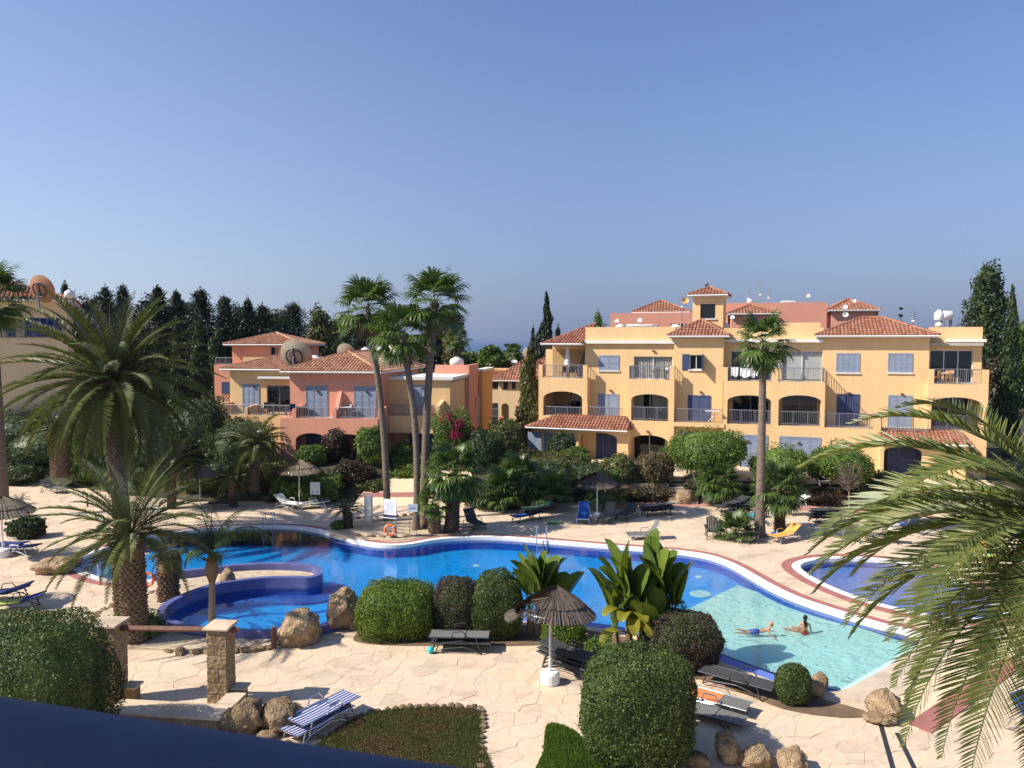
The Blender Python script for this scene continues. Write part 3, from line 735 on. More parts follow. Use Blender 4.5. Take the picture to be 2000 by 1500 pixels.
def arch(u0, u1, z0, zt, rise):
    c = (u0+u1)/2; R = (u1-u0)/2; zs = zt - rise
    return [(u0, z0)] + [(c - R*cos(pi*i/12), zs + rise*sin(pi*i/12)) for i in range(13)] + [(u1, z0)]
def rct(u0, u1, z0, z1): return [(u0, z0), (u1, z0), (u1, z1), (u0, z1)]
def wall(b, outline, holes, y0, y1, m, name='wall'):
    mb = MB(); mb.prism([outline] + holes, y1, y0, conv=lambda a, c, e: (a, e, c)); return mb.build(name, m, b, fixn=True)
def boxp(b, name, m, *a): mb = MB(); mb.box(*a); return mb.build(name, m, b)
def railing(b, pts, z, h=0.95, step=0.115, m='rail_metal', r=0.018):
    mb = MB()
    for (x0, y0), (x1, y1) in zip(pts, pts[1:]):
        mb.tube([(x0, y0, z+h), (x1, y1, z+h)], 0.028, 5); mb.tube([(x0, y0, z+0.1), (x1, y1, z+0.1)], 0.02, 4)
        L = hypot(x1-x0, y1-y0); n = max(2, int(L/step))
        for i in range(n+1):
            t_ = i/n; x, y = x0+(x1-x0)*t_, y0+(y1-y0)*t_; e = r*1.6 if i % 8 == 0 else r*0.62
            mb.box(x-e, y-e, z, x+e, y+e, z+h)
    return mb.build('railing', m, b)
def shutters(b, u0, u1, z0, z1, y, leaves=2, m='shutter_blue', gap=0.02):
    """closed louvred leaves in a frame, standing just proud of the wall"""
    mb = MB(); e = 0.05
    mb.box(u0-e, y-0.05, z0-e, u0, y+0.02, z1+e); mb.box(u1, y-0.05, z0-e, u1+e, y+0.02, z1+e)
    mb.box(u0, y-0.05, z1, u1, y+0.02, z1+e); mb.box(u0, y-0.05, z0-e, u1, y+0.02, z0)
    f = mb.build('shutter_frame', m, b); w = (u1-u0)/leaves
    for k in range(leaves):
        a, c = u0+k*w+gap/2, u0+(k+1)*w-gap/2; mb = MB(); s_ = 0.055
        mb.box(a, y-0.035, z0, a+s_, y-0.005, z1); mb.box(c-s_, y-0.035, z0, c, y-0.005, z1)
        for zz in (z0, (z0+z1)/2-0.04, z1-0.08): mb.box(a+s_, y-0.035, zz, c-s_, y-0.005, zz+0.08)
        mb.box(a+s_, y-0.008, z0, c-s_, y-0.002, z1)
        n = int((z1-z0)/0.085)
        for i in range(n):
            zz = z0+0.05+i*(z1-z0-0.1)/n
            mb.add([(a+s_, y-0.03, zz), (c-s_, y-0.03, zz), (c-s_, y-0.008, zz+0.06), (a+s_, y-0.008, zz+0.06)], [(0, 1, 2, 3)])
        mb.build('shutter', m, b)
    return f
def open_leaf(b, u0, u1, z0, z1, y, m='shutter_dark'):
    mb = MB(); mb.box(u0, y-0.05, z0, u1, y-0.01, z1)
    n = int((z1-z0)/0.1)
    for i in range(n): mb.box(u0+0.05, y-0.062, z0+0.06+i*0.1, u1-0.05, y-0.05, z0+0.11+i*0.1)
    return mb.build('open_shutter', m, b)
def curtain(b, u0, u1, z0, z1, y, m='curtain', fold=0.16, amp=0.045):
    n = max(6, int((u1-u0)/0.03)); vs = []
    for i in range(n+1):
        x = u0+(u1-u0)*i/n; d_ = amp*sin(x*2*pi/fold + 0.8*sin(x*3.1)) + 0.02*sin(x*17)
        vs += [(x, y+d_, z0), (x, y+d_*0.7, z1)]
    mb = MB(); mb.add(vs, [(2*i, 2*i+2, 2*i+3, 2*i+1) for i in range(n)]); return mb.build('curtain', m, b, smooth=True)
def glazing(b, u0, u1, z0, z1, y, leaves=2, frame='frame_white', cur=(), gl='glass', back=True, e=0.05):
    """sliding door or window set in an opening whose outer face is at y"""
    yy = y+0.12; mb = MB()
    mb.box(u0, yy, z0, u1, yy+0.06, z0+e); mb.box(u0, yy, z1-e, u1, yy+0.06, z1)
    for k in range(leaves+1):
        x = u0+(u1-u0-e)*k/leaves; mb.box(x, yy, z0+e, x+e, yy+0.06, z1-e)
    mb.build('window_frame', frame, b)
    for k in range(leaves):
        a, c = u0+(u1-u0)*k/leaves+0.02, u0+(u1-u0)*(k+1)/leaves-0.02
        boxp(b, 'pane', gl, a, yy+0.025, z0+e*0.6, c, yy+0.035, z1-e*0.6)
    for t0, t1 in cur: curtain(b, u0+(u1-u0)*t0, u0+(u1-u0)*t1, z0+0.03, z1-0.02, yy+0.14)
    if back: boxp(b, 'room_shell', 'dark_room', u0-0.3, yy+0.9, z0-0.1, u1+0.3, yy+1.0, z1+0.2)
def sill(b, u0, u1, z, y): return boxp(b, 'sill', 'white_render', u0-0.1, y-0.1, z-0.09, u1+0.1, y+0.02, z)
def wall_lamp(b, u, z, y):
    mb = MB(); mb.box(u-0.09, y-0.16, z-0.04, u+0.09, y, z+0.04); mb.box(u-0.05, y-0.12, z-0.10, u+0.05, y-0.03, z-0.04); return mb.build('wall_lamp', 'timber', b)
def tile_slope(mb, A, B, C, D, tw=0.235, tl=0.40, hb=0.075):
    A, B, C, D = map(Vector, (A, B, C, D)); e = (B-A); L = e.length; e.normalize()
    nrm = e.cross(D - A if (D-A).length > 1e-6 else C - A).normalized()
    w = nrm.cross(e).normalized(); nrm = e.cross(w)
    if nrm.z < 0: nrm = -nrm
    R = (D-A).dot(w); dx = (D-A).dot(e); cx = (C-A).dot(e)
    mb.add([A, B, C, D] if (C-D).length > 1e-4 else [A, B, C], [(0, 1, 2, 3)] if (C-D).length > 1e-4 else [(0, 1, 2)])
    n = max(1, int(L/tw)); tw = L/n
    for k in range(n):
        s_ = (k+0.5)*tw
        rm = R if dx <= s_ <= cx else (R*s_/dx if s_ < dx else R*(L-s_)/max(1e-6, L-cx))
        r0 = -0.06
        while r0 < rm - 0.08:
            r1 = min(r0+tl*1.06, rm); vs = []
            for rr, lift, kk in ((r0, 0.032, 1.0), (r1, 0.004, 0.84)):
                for j in range(5):
                    q = pi*j/4; vs.append(A + e*(s_ - cos(q)*tw*0.44*kk) + w*rr + nrm*(sin(q)*hb*kk + lift))
            mb.add(vs, [(j, j+1, j+6, j+5) for j in range(4)] + [(0, 1, 2, 3, 4)[::-1]])
            r0 += tl
def ridge_cap(mb, a, b_, r=0.11, step=0.4):
    a, b_ = Vector(a), Vector(b_); d = b_-a; n = max(1, int(d.length/step))
    for i in range(n): mb.tube([a+d*(i/n), a+d*((i+1.08)/n)], [r, r*0.85], 6, cap=True)
def hip_roof(b, u0, u1, y0, y1, ze, h, m='roof_tile', ov=0.5, fascia=0.16, tw=0.235, name='roof', soffit='white_render'):
    a0, a1, b0, b1 = u0-ov, u1+ov, y0-ov, y1+ov; W, Dp = a1-a0, b1-b0; zr = ze+h
    if W >= Dp: R0, R1 = (a0+Dp/2, (b0+b1)/2, zr), (a1-Dp/2, (b0+b1)/2, zr)
    else: R0, R1 = ((a0+a1)/2, b0+W/2, zr), ((a0+a1)/2, b1-W/2, zr)
    c = [(a0, b0, ze), (a1, b0, ze), (a1, b1, ze), (a0, b1, ze)]
    fb = MB(); fb.box(a0+0.05, b0+0.05, ze-fascia, a1-0.05, b1-0.05, ze-0.015); rf = fb.build(name, soffit, b)
    mb = MB()
    if W >= Dp: S = [(c[0], c[1], R1, R0), (c[1], c[2], R1, R1), (c[2], c[3], R0, R1), (c[3], c[0], R0, R0)]
    else: S = [(c[0], c[1], R0, R0), (c[1], c[2], R1, R0), (c[2], c[3], R1, R1), (c[3], c[0], R0, R1)]
    for s_ in S: tile_slope(mb, *s_, tw=tw)
    kind(mb.build('tile_cover', m, rf), 'stuff')
    mb = MB(); near = (R0, R1, R1, R0) if W >= Dp else (R0, R0, R1, R1)
    for p, q in zip(c, near): ridge_cap(mb, (p[0], p[1], p[2]+0.05), (q[0], q[1], q[2]+0.05))
    if (Vector(R0)-Vector(R1)).length > 0.1: ridge_cap(mb, (*R0[:2], zr+0.05), (*R1[:2], zr+0.05))
    mb.build('ridge_cap', m, rf)
    mb = MB(); mb.tube([(a0, b0-0.05, ze-0.06), (a1, b0-0.05, ze-0.06)], 0.06, 6); mb.build('gutter', 'white_paint', rf)
    return rf
def lean_roof(b, u0, u1, y0, y1, ze, zr, m='roof_tile', name='porch_roof', left=0.0, right=0.0):
    """sloping porch roof against a wall: eave at y0, top at y1, hipped at the ends by left/right metres"""
    fb = MB(); fb.box(u0+0.05, y0+0.05, ze-0.14, u1-0.05, y1, ze-0.015); rf = fb.build(name, 'white_render', b)
    mb = MB(); tile_slope(mb, (u0, y0, ze), (u1, y0, ze), (u1-right, y1, zr), (u0+left, y1, zr))
    if left: tile_slope(mb, (u0, y1, ze), (u0, y0, ze), (u0+left, y1, zr), (u0+left, y1, zr))
    if right: tile_slope(mb, (u1, y0, ze), (u1, y1, ze), (u1-right, y1, zr), (u1-right, y1, zr))
    kind(mb.build('tile_cover', m, rf), 'stuff')
    mb = MB(); mb.tube([(u0, y0-0.05, ze-0.05), (u1, y0-0.05, ze-0.05)], 0.065, 6); mb.build('gutter', 'white_paint', rf)
    return rf

# ------------------------------------------------------------------ the yellow apartment block
FY = Frame(1270, 55.6, -20, 1.15)
Yb = FY.thing('apartment_block', 'long three-storey yellow apartment block with arched balconies and red tiled roofs', 'building')
U, Zp, RC = FY.u, FY.z, FY.rect
SY = 'stucco_yellow'
def front_block(b, u0, u1, yf, yb, holes, ztop=6.02, m=SY, slabs=(3.0, 6.0), th=0.28):
    wall(b, rct(u0, u1, -0.4, ztop), holes, yf, yf+th, m, 'balcony_front')
    for x in (u0, u1-th): boxp(b, 'side_wall', m, x+0.003, yf+th, -0.4, x+th-0.003, yb, ztop-0.004)
    for z in slabs: boxp(b, 'balcony_floor', 'concrete', u0+th, yf+th, z-0.16, u1-th, yb, z-0.02)
# main walls
yBC = 1.2; uB0, uB1 = U(1143, yBC), U(1318, yBC)
w1 = RC(1171, 1208, 695, 722, yBC); d1 = RC(1170, 1207, 770, 818, yBC)
c2 = RC(1238, 1313, 696, 744, yBC); c2 = (c2[0], c2[1], 6.0, c2[3]); c1 = RC(1236, 1302, 775, 825, yBC); c1 = (c1[0], c1[1], 3.0, 5.55)
g0 = RC(1236, 1300, 855, 900, yBC); g0 = (g0[0], g0[1], 0.0, 2.35)
wall(Yb, rct(uB0, uB1, -0.4, 9.85), [rct(*c2), rct(*c1), rct(*g0)], yBC, yBC+0.3, SY)
shutters(Yb, *w1, yBC); sill(Yb, w1[0], w1[1], w1[2]-0.06, yBC); shutters(Yb, *d1, yBC)
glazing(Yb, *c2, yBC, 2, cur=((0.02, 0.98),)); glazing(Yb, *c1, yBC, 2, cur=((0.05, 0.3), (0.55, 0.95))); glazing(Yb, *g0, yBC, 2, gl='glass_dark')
boxp(Yb, 'cornice', 'white_render', uB0-0.15, yBC-0.28, 8.62, uB1+0.1, yBC+0.35, 8.86)
boxp(Yb, 'parapet', SY, uB0+0.02, yBC-0.004, 8.87, uB1-0.02, yBC+0.3, 9.78)
wall_lamp(Yb, U(1276, yBC), Zp(1276, 685, yBC), yBC); wall_lamp(Yb, U(1193, yBC), Zp(1193, 762, yBC), yBC)
# A: left end with tiled roof over its top balcony
yA = 0.35; uA0, uA1 = U(1052, yA), U(1147, yA)
aA = RC(1061, 1137, 763, 812, yA)
front_block(Yb, uA0, uA1, yA, 3.6, [arch(aA[0], aA[1], 3.12, 5.0, 0.55)])
dA2 = RC(1066, 1142, 695, 741, 3.0); wall(Yb, rct(uA0+0.3, uB0+0.35, -0.4, 8.6), [rct(dA2[0], dA2[1], 6.0, 8.15), rct(dA2[0]+0.2, dA2[1]-0.3, 3.0, 5.2)], 3.0, 3.25, SY)
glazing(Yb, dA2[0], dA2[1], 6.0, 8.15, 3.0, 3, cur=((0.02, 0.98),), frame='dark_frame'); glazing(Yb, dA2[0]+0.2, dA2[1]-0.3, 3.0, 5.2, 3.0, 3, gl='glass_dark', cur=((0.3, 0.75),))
lean_roof(Yb, U(1056, 0.2), uB0-0.02, 0.2, 5.2, 8.62, 10.35, left=3.2, name='roof'); boxp(Yb, 'side_wall', SY, uB0+0.003, yBC+0.3, 8.5, uB0+0.25, 6.0, 9.77)
boxp(Yb, 'balcony_pier', SY, uA0, yA-0.01, 6.02, uA0+0.32, yA+0.32, 7.0); boxp(Yb, 'balcony_pier', SY, uA1-0.34, yA-0.01, 6.02, uA1, yA+0.32, 7.0)
boxp(Yb, 'balcony_pier', SY, uA1-0.28, yA-0.1, 3.0, uA1+0.06, yA+0.2, 4.0)
railing(Yb, [(uA0+0.32, yA+0.12), (uA1-0.34, yA+0.12)], 6.04); railing(Yb, [(aA[0], yA+0.14), (aA[1], yA+0.14)], 3.05, 0.75)
railing(Yb, [(uA1-0.15, yA+0.3), (uA1-0.15, yBC)], 6.04)
railing(Yb, [(uA1, yA+0.05), (U(1216, 0.2), 0.2)], 3.02, 0.85)
boxp(Yb, 'balcony_floor', SY, uA1-0.01, -0.2, 2.75, U(1232, 0), yBC, 3.0)
# C: projecting bay with arches
uC0, uC1 = U(1227, 0), U(1317, 0); aC = RC(1233, 1305, 770, 823); gC = RC(1231, 1304, 850, 905)
front_block(Yb, uC0, uC1, 0, yBC, [arch(aC[0], aC[1], 3.02, Zp(1270, 770), 0.4), arch(gC[0], gC[1], -0.3, Zp(1268, 850), 0.5)])
railing(Yb, [(U(1229), 0.12), (U(1305), 0.12)], 6.04); railing(Yb, [(aC[0], 0.1), (aC[1], 0.1)], 3.05); railing(Yb, [(uC1-0.12, 0.2), (uC1-0.12, yBC)], 6.04); railing(Yb, [(uC0+0.12, 0.2), (uC0+0.12, yBC)], 6.04)
boxp(Yb, 'balcony_pier', SY, uC1-0.36, -0.005, 6.02, uC1+0.004, 0.3, 7.0)
wall_lamp(Yb, U(1266), Zp(1266, 842), 0)
# D: stair tower bay with a hipped roof and the window with open leaves
yD = 0.85; uD0, uD1 = U(1316, yD), U(1412, yD)
wD = RC(1347, 1372, 693, 722, yD); wD = (wD[0], wD[1], *RC(1347, 1372, 693, 722, yD)[2:]); dD = RC(1345, 1386, 773, 827, yD)
wall(Yb, rct(uD0, uD1, -0.4, 9.2), [rct(*wD)], yD, yD+0.3, SY)
boxp(Yb, 'side_wall', SY, uD1-0.3, yD+0.3, 5.9, uD1-0.003, 4.5, 9.19); boxp(Yb, 'side_wall', SY, uD0+0.003, yD+0.3, 8.9, uD0+0.3, 4.5, 9.19)
glazing(Yb, *wD, yD, 2); sill(Yb, wD[0], wD[1], wD[2], yD)
open_leaf(Yb, U(1332, yD), wD[0]-0.02, wD[2]-0.05, wD[3]+0.05, yD)
mb = MB(); mb.box(wD[1]+0.01, yD-0.62, wD[2]-0.05, wD[1]+0.05, yD-0.02, wD[3]+0.05); mb.build('open_shutter', 'shutter_dark', Yb)
shutters(Yb, *dD, yD, 2, 'shutter_dark'); wall_lamp(Yb, U(1369, yD), Zp(1369, 765, yD), yD)
railing(Yb, [(uC1, 0.12), (U(1412, 0.1), 0.1)], 3.02, 0.95); boxp(Yb, 'balcony_floor', SY, uC1-0.02, -0.08, 2.72, U(1416, 0), yD, 3.0)
gD = RC(1330, 1400, 868, 905, yD); shutters(Yb, gD[0], gD[1], 0.05, 2.2, yD, 3)
hip_roof(Yb, uD0, uD1, yD, yD+4.2, 9.2, 1.15, ov=0.42)
# E: double projecting bay
yE = 2.2; uE0, uE1 = U(1413, 0), U(1612, 0)
e1 = [RC(1421, 1505, 770, 831), RC(1521, 1603, 772, 834)]
front_block(Yb, uE0, uE1, 0, yE, [arch(q[0], q[1], 3.02, Zp((a_+c_)/2, 772), 0.42) for q, a_, c_ in ((e1[0], 1421, 1505), (e1[1], 1521, 1603))])
boxp(Yb, 'side_wall', SY, (e1[0][1]+e1[1][0])/2-0.14, 0.28, 3.0, (e1[0][1]+e1[1][0])/2+0.14, yE, 5.84)
e2 = [RC(1427, 1512, 695, 745, yE), RC(1527, 1606, 695, 745, yE)]
wall(Yb, rct(U(1405, yE), U(1612, yE)-0.02, -0.4, 9.3), [rct(e2[0][0], e2[0][1], 6.0, 8.1), rct(e2[1][0], e2[1][1], 6.0, 8.1), rct(e1[0][0]+0.2, e1[0][1]-0.2, 3.0, 5.3), rct(e1[1][0]+0.2, e1[1][1]-0.2, 3.0, 5.3)], yE, yE+0.3, SY)
glazing(Yb, e2[0][0], e2[0][1], 6.0, 8.1, yE, 2, gl='glass_dark', cur=((0.72, 0.97),)); glazing(Yb, e2[1][0], e2[1][1], 6.0, 8.1, yE, 2, cur=())
boxp(Yb, 'roller_blind', 'white_render', e2[1][0], yE+0.24, 6.1, e2[1][1], yE+0.27, 8.1)
for q in e1: glazing(Yb, q[0]+0.2, q[1]-0.2, 3.0, 5.3, yE, 2, gl='glass_dark', frame='rail_metal')
boxp(Yb, 'cornice', 'white_render', U(1412, yE-0.4), yE-0.4, 8.72, U(1606, yE-0.4), yE+0.35, 8.94); boxp(Yb, 'parapet', SY, U(1412, yE), yE-0.003, 8.95, U(1606, yE), yE+0.3, 9.75)
railing(Yb, [(U(1422), 0.12), (U(1505), 0.12)], 6.04); railing(Yb, [(U(1521), 0.12), (U(1603), 0.12)], 6.04)
railing(Yb, [(uE1-0.12, 0.1), (uE1-0.12, yE)], 6.04); railing(Yb, [(uE0+0.12, 0.1), (uE0+0.12, yE)], 6.04)
for q in e1: railing(Yb, [(q[0], 0.1), (q[1], 0.1)], 3.05)
for a_, c_ in ((1411, 1421), (1506, 1520)): boxp(Yb, 'balcony_pier', SY, U(a_), -0.004, 6.02, U(c_), 0.34, 6.98)
for a_, c_, k_ in ((1447, 1497, 3), (1523, 1600, 4)): q = RC(a_, c_, 866, 920); shutters(Yb, q[0], q[1], 0.05, 2.25, 0.0, k_)
wall_lamp(Yb, U(1462), Zp(1462, 861), 0); wall_lamp(Yb, U(1562), Zp(1562, 864), 0); wall_lamp(Yb, U(1559, yE), Zp(1559, 684, yE), yE)
# F: wide bay with hipped roof
uF0, uF1 = U(1605, yE), U(1813, yE)
wall(Yb, rct(uF0, uF1, -0.4, 9.25), [], yE-0.05, yE+0.25, SY)
boxp(Yb, 'side_wall', SY, uF1-0.3, yE+0.25, -0.4, uF1-0.003, yE+3, 9.24)
for a_, c_ in ((1635, 1677), (1736, 1780)):
    q = RC(a_, c_, 691, 726, yE); shutters(Yb, *q, yE-0.05, 4); sill(Yb, q[0], q[1], q[2]-0.06, yE-0.05)
q = RC(1636, 1676, 777, 833, yE); shutters(Yb, q[0], q[1], 3.0, 5.1, yE-0.05, 2, 'shutter_dark'); q = RC(1736, 1779, 778, 826, yE); shutters(Yb, q[0], q[1], 3.0, 5.1, yE-0.05, 3)
for x_, y_ in ((1659, 767), (1762, 769)): wall_lamp(Yb, U(x_, yE), Zp(x_, y_, yE), yE-0.05)
railing(Yb, [(uE1, 0.1), (U(1708, 0.1), 0.1)], 3.02); railing(Yb, [(U(1724, 0.1), 0.1), (U(1815, 0.1), 0.1)], 3.02)
boxp(Yb, 'balcony_floor', SY, uE1-0.02, -0.006, -0.4, U(1722, 0), 0.28, 3.0); boxp(Yb, 'balcony_floor', 'concrete', uE1, 0.28, 2.8, U(1815, 0), yE-0.06, 2.98)
boxp(Yb, 'balcony_pier', SY, U(1709), -0.02, 2.6, U(1723), 0.35, 3.98)
hip_roof(Yb, uF0, uF1, yE-0.05, yE+5.2, 9.2, 1.25, ov=0.5)
# G: right-hand end
yG = 0.7; yG2 = 3.2; uG0, uG1 = U(1813, yG), U(1931, yG); aG = RC(1820, 1915, 774, 830, yG)
front_block(Yb, uG0, uG1, yG, yG2, [arch(aG[0], aG[1], 3.02, Zp(1865, 776, yG), 0.42)])
q = RC(1816, 1899, 696, 740, yG2); wall(Yb, rct(U(1812, yG2), U(1916, yG2), -0.4, 9.75), [rct(q[0], q[1], 6.0, 8.2), rct(aG[0]+0.2, aG[1]-0.2, 3.0, 5.2)], yG2, yG2+0.3, SY)
glazing(Yb, q[0], q[1], 6.0, 8.2, yG2, 3, gl='glass_dark', cur=((0.25, 0.42),)); glazing(Yb, aG[0]+0.2, aG[1]-0.2, 3.0, 5.2, yG2, 2, gl='glass_dark', cur=((0, 0.4),))
boxp(Yb, 'cornice', 'white_render', U(1845, yG2), yG2-0.5, 8.75, U(1921, yG2), yG2+0.35, 8.95); boxp(Yb, 'side_wall', SY, U(1916, yG2)-0.3, yG2+0.3, -0.4, U(1916, yG2)-0.003, 11, 8.9)
railing(Yb, [(U(1823, yG), yG+0.12), (U(1917, yG), yG+0.12)], 6.04); boxp(Yb, 'balcony_pier', SY, uG0, yG-0.004, 6.02, uG0+0.33, yG+0.3, 6.98); boxp(Yb, 'balcony_pier', SY, uG1-0.36, yG-0.004, 6.02, uG1, yG+0.3, 6.98)
railing(Yb, [(aG[0], yG+0.1), (aG[1], yG+0.1)], 3.05)
# flat roof and back of the block
boxp(Yb, 'roof_deck', 'concrete', uA0+0.3, yE+0.3, 8.5, U(1914, yG2), 11.2, 8.7); boxp(Yb, 'wall', SY, uA0+0.3, 11.0, -0.4, U(1914, yG2), 11.2, 9.7); boxp(Yb, 'side_wall', SY, uA0+0.3, 3.25, -0.4, uA0+0.6, 11.0, 8.5)
boxp(Yb, 'parapet', SY, U(1838, yG2), yG2+0.02, 8.95, U(1893, yG2), yG2+2, 9.75)
boxp(Yb, 'roof_room', SY, U(1500, 6.5), 6.5, 8.7, U(1600, 6.5), 9.5, 10.2)
# tower
yT = 4.6; tq = RC(1353, 1412, 575, 640, yT); t_z = Zp(1380, 577, yT)
wq = RC(1368, 1397, 594, 622, yT); wall(Yb, rct(tq[0], tq[1], 8.7, t_z), [rct(*wq)], yT, yT+0.25, SY, 'tower_wall')
boxp(Yb, 'tower_wall', SY, tq[0]+0.003, yT+0.25, 8.7, tq[0]+0.25, yT+2.4, t_z-0.01); boxp(Yb, 'tower_wall', SY, tq[1]-0.25, yT+0.25, 8.7, tq[1]-0.003, yT+2.4, t_z-0.01); boxp(Yb, 'tower_wall', SY, tq[0], yT+2.4, 8.7, tq[1], yT+2.6, t_z-0.01)
glazing(Yb, *wq, yT, 1, frame='dark_frame', gl='glass_dark', e=0.09); sill(Yb, wq[0], wq[1], wq[2], yT)
hip_roof(Yb, tq[0], tq[1], yT, yT+2.6, t_z+0.05, 0.62, ov=0.36, name='tower_roof')
# left porch
yP = -1.6; pz = 2.42
p0, p1 = U(1026, yP), U(1226, yP)
lean_roof(Yb, p0, p1, yP, 0.34, pz, 3.25, left=2.0, right=0.35)
pw = RC(1040, 1225, 840, 905, -1.1); sd = RC(1060, 1122, 855, 903, -1.1); pa_ = RC(1130, 1205, 850, 903, -1.1)
wall(Yb, rct(pw[0], uC0+0.25, -0.4, pz-0.13), [rct(sd[0], sd[1], 0.0, 2.0), arch(pa_[0], pa_[1], -0.3, 2.15, 0.45)], -1.1, -0.82, SY, 'porch_wall')
boxp(Yb, 'side_wall', SY, pw[0]+0.003, -0.82, -0.4, pw[0]+0.25, 0.4, pz-0.14); boxp(Yb, 'side_wall', SY, uC0-0.02, -1.09, -0.4, uC0+0.24, -0.003, pz-0.14); boxp(Yb, 'side_wall', SY, pa_[0]-0.3, -0.82, -0.4, pa_[0]-0.05, 0.6, pz-0.14)
glazing(Yb, sd[0], sd[1], 0.0, 2.0, -1.1, 3, cur=((0.0, 0.35), (0.5, 1.0)))
q = RC(1031, 1058, 853, 903, -1.15)
for k_ in range(2): mb = MB(); a_ = q[0]+(q[1]-q[0])*k_/2; mb.box(a_+0.01, -1.2, 0.05, a_+(q[1]-q[0])/2-0.01, -1.15, 2.0); mb.build('open_shutter', 'shutter_blue', Yb)
q = RC(1166, 1203, 850, 903, 0.5); shutters(Yb, q[0], q[1], 0.02, 2.15, 0.5, 3, 'shutter_dark'); boxp(Yb, 'wall', SY, uA0+0.3, 0.51, -0.4, uC0, 0.62, 2.9)
# right porch
r0, r1 = U(1721, -1.3), U(1905, -1.3); lean_roof(Yb, r0, r1, -1.3, 0.65, 2.35, 3.0, right=0.4, left=0.0)
q = RC(1727, 1800, 865, 920, -0.9); wall(Yb, rct(r0+0.1, r1-0.3, -0.4, 2.22), [arch(q[0], q[1], -0.3, 2.05, 0.4)], -0.9, -0.62, SY, 'porch_wall'); boxp(Yb, 'side_wall', SY, r0+0.103, -0.62, -0.4, r0+0.35, 0.69, 2.2)
q2 = RC(1735, 1800, 868, 920, 0.66); shutters(Yb, q2[0], q2[1], 0.02, 2.0, 0.66, 3, 'shutter_dark')

# ------------------------------------------------------------------ the pink and yellow villa group
FP = Frame(650, 51.5, -8, 1.85); U, Zp, RC = FP.u, FP.z, FP.rect
Pb = FP.thing('villa', 'two-storey salmon pink and yellow villa with hipped tile roofs and blue shutters', 'building')
SP_ = 'stucco_pink'
y1 = 1.25; pu0, pu1 = U(566, y1), U(736, y1); fu0, fu1 = U(546, 0), U(737, 0); zf = 2.92
a1 = RC(577, 640, 846, 905); a2 = RC(650, 712, 847, 905)
wall(Pb, rct(fu0, fu1, -0.6, zf), [arch(a1[0], a1[1], -0.5, Zp(608, 846), 0.5), arch(a2[0], a2[1], -0.5, Zp(680, 848), 0.5)], 0, 0.28, SP_, 'balcony_front')
boxp(Pb, 'side_wall', SP_, fu1-0.28, 0.28, -0.6, fu1-0.003, 4.4, zf-0.004); boxp(Pb, 'side_wall', SP_, fu0+0.003, 0.28, -0.6, fu0+0.28, 4.4, zf-0.004); boxp(Pb, 'balcony_floor', 'concrete', fu0+0.28, 0.28, zf-0.2, fu1-0.28, y1, zf-0.02)
d1 = RC(599, 639, 769, 820, y1); d2 = RC(693, 734, 769, 820, y1)
wall(Pb, rct(pu0, pu1, -0.6, 6.05), [], y1, y1+0.3, SP_); shutters(Pb, d1[0], d1[1], zf, zf+2.05, y1, 3); shutters(Pb, d2[0], d2[1], zf, zf+2.05, y1, 3)
boxp(Pb, 'side_wall', SP_, pu1-0.3, y1+0.3, -0.6, pu1-0.004, 12.0, 6.04); boxp(Pb, 'side_wall', SP_, pu0+0.004, y1+0.3, -0.6, pu0+0.3, 12.0, 6.04); boxp(Pb, 'wall', SP_, pu0, 12.0, -0.6, pu1, 12.3, 6.04)
for px_ in (650, 571, 738):     # sloping fins between the balconies
    x_ = U(px_, 0.1); hi_ = 1.75 if px_ == 650 else 0.75
    mb = MB(); mb.prism([[(0.0, zf), (y1, zf), (y1, zf+hi_), (y1-0.15, zf+hi_), (0.35, zf+0.6), (0.0, zf+0.6)]], x_, x_+0.26, conv=lambda a, c, e: (e, a, c)); mb.build('balcony_fin', SP_, Pb, fixn=True)
railing(Pb, [(U(575), 0.1), (U(640), 0.1)], zf, 0.72); railing(Pb, [(U(648)+0.2, 0.1), (U(735), 0.1)], zf, 0.72)
for x_, y_ in ((620, 763), (716, 764)): wall_lamp(Pb, U(x_, y1), Zp(x_, y_, y1), y1)
g_ = RC(598, 632, 855, 905, y1); boxp(Pb, 'garden_door', 'shutter_dark', g_[0], y1-0.03, 0.0, g_[1]+0.4, y1, 2.2); g_ = RC(690, 720, 855, 905, y1); boxp(Pb, 'garden_door', 'shutter_dark', g_[0], y1-0.03, 0.0, g_[1], y1, 2.2)
hip_roof(Pb, pu0, pu1, y1, 12.3, 6.05, 1.25, 'roof_tile_pale', ov=0.48)
# left yellow wing
y2 = 3.6; lu0, lu1 = U(449, y2), pu0+0.05
s1 = RC(475, 506, 762, 800, y2); s2 = RC(521, 568, 766, 800, y2)
wall(Pb, rct(lu0, lu1, -0.6, 6.1), [rct(s2[0], lu1-0.1, zf, zf+1.95)], y2, y2+0.3, SY); shutters(Pb, s1[0], s1[1], zf, zf+2.0, y2, 3); glazing(Pb, s2[0], lu1-0.1, zf, zf+1.95, y2, 3, gl='glass_dark', cur=((0.75, 1.0),), frame='rail_metal')
boxp(Pb, 'beam', 'white_paint', U(503, y2-0.6), y2-0.6, Zp(530, 739, y2), lu1, y2-0.02, Zp(530, 735, y2)); boxp(Pb, 'side_wall', SY, lu0+0.003, y2+0.3, -0.6, lu0+0.3, 11, 6.09); boxp(Pb, 'wall', SY, lu0, 11, -0.6, lu1, 11.3, 6.0)
lb = U(424, 1.9); boxp(Pb, 'balcony_front', SY, lb, 1.9, -0.6, lu1, 2.15, zf-0.05); boxp(Pb, 'balcony_floor', 'concrete', lb, 2.15, zf-0.3, lu1, y2, zf-0.1); boxp(Pb, 'side_wall', SY, lb+0.003, 2.15, -0.6, lb+0.25, y2, zf+0.75)
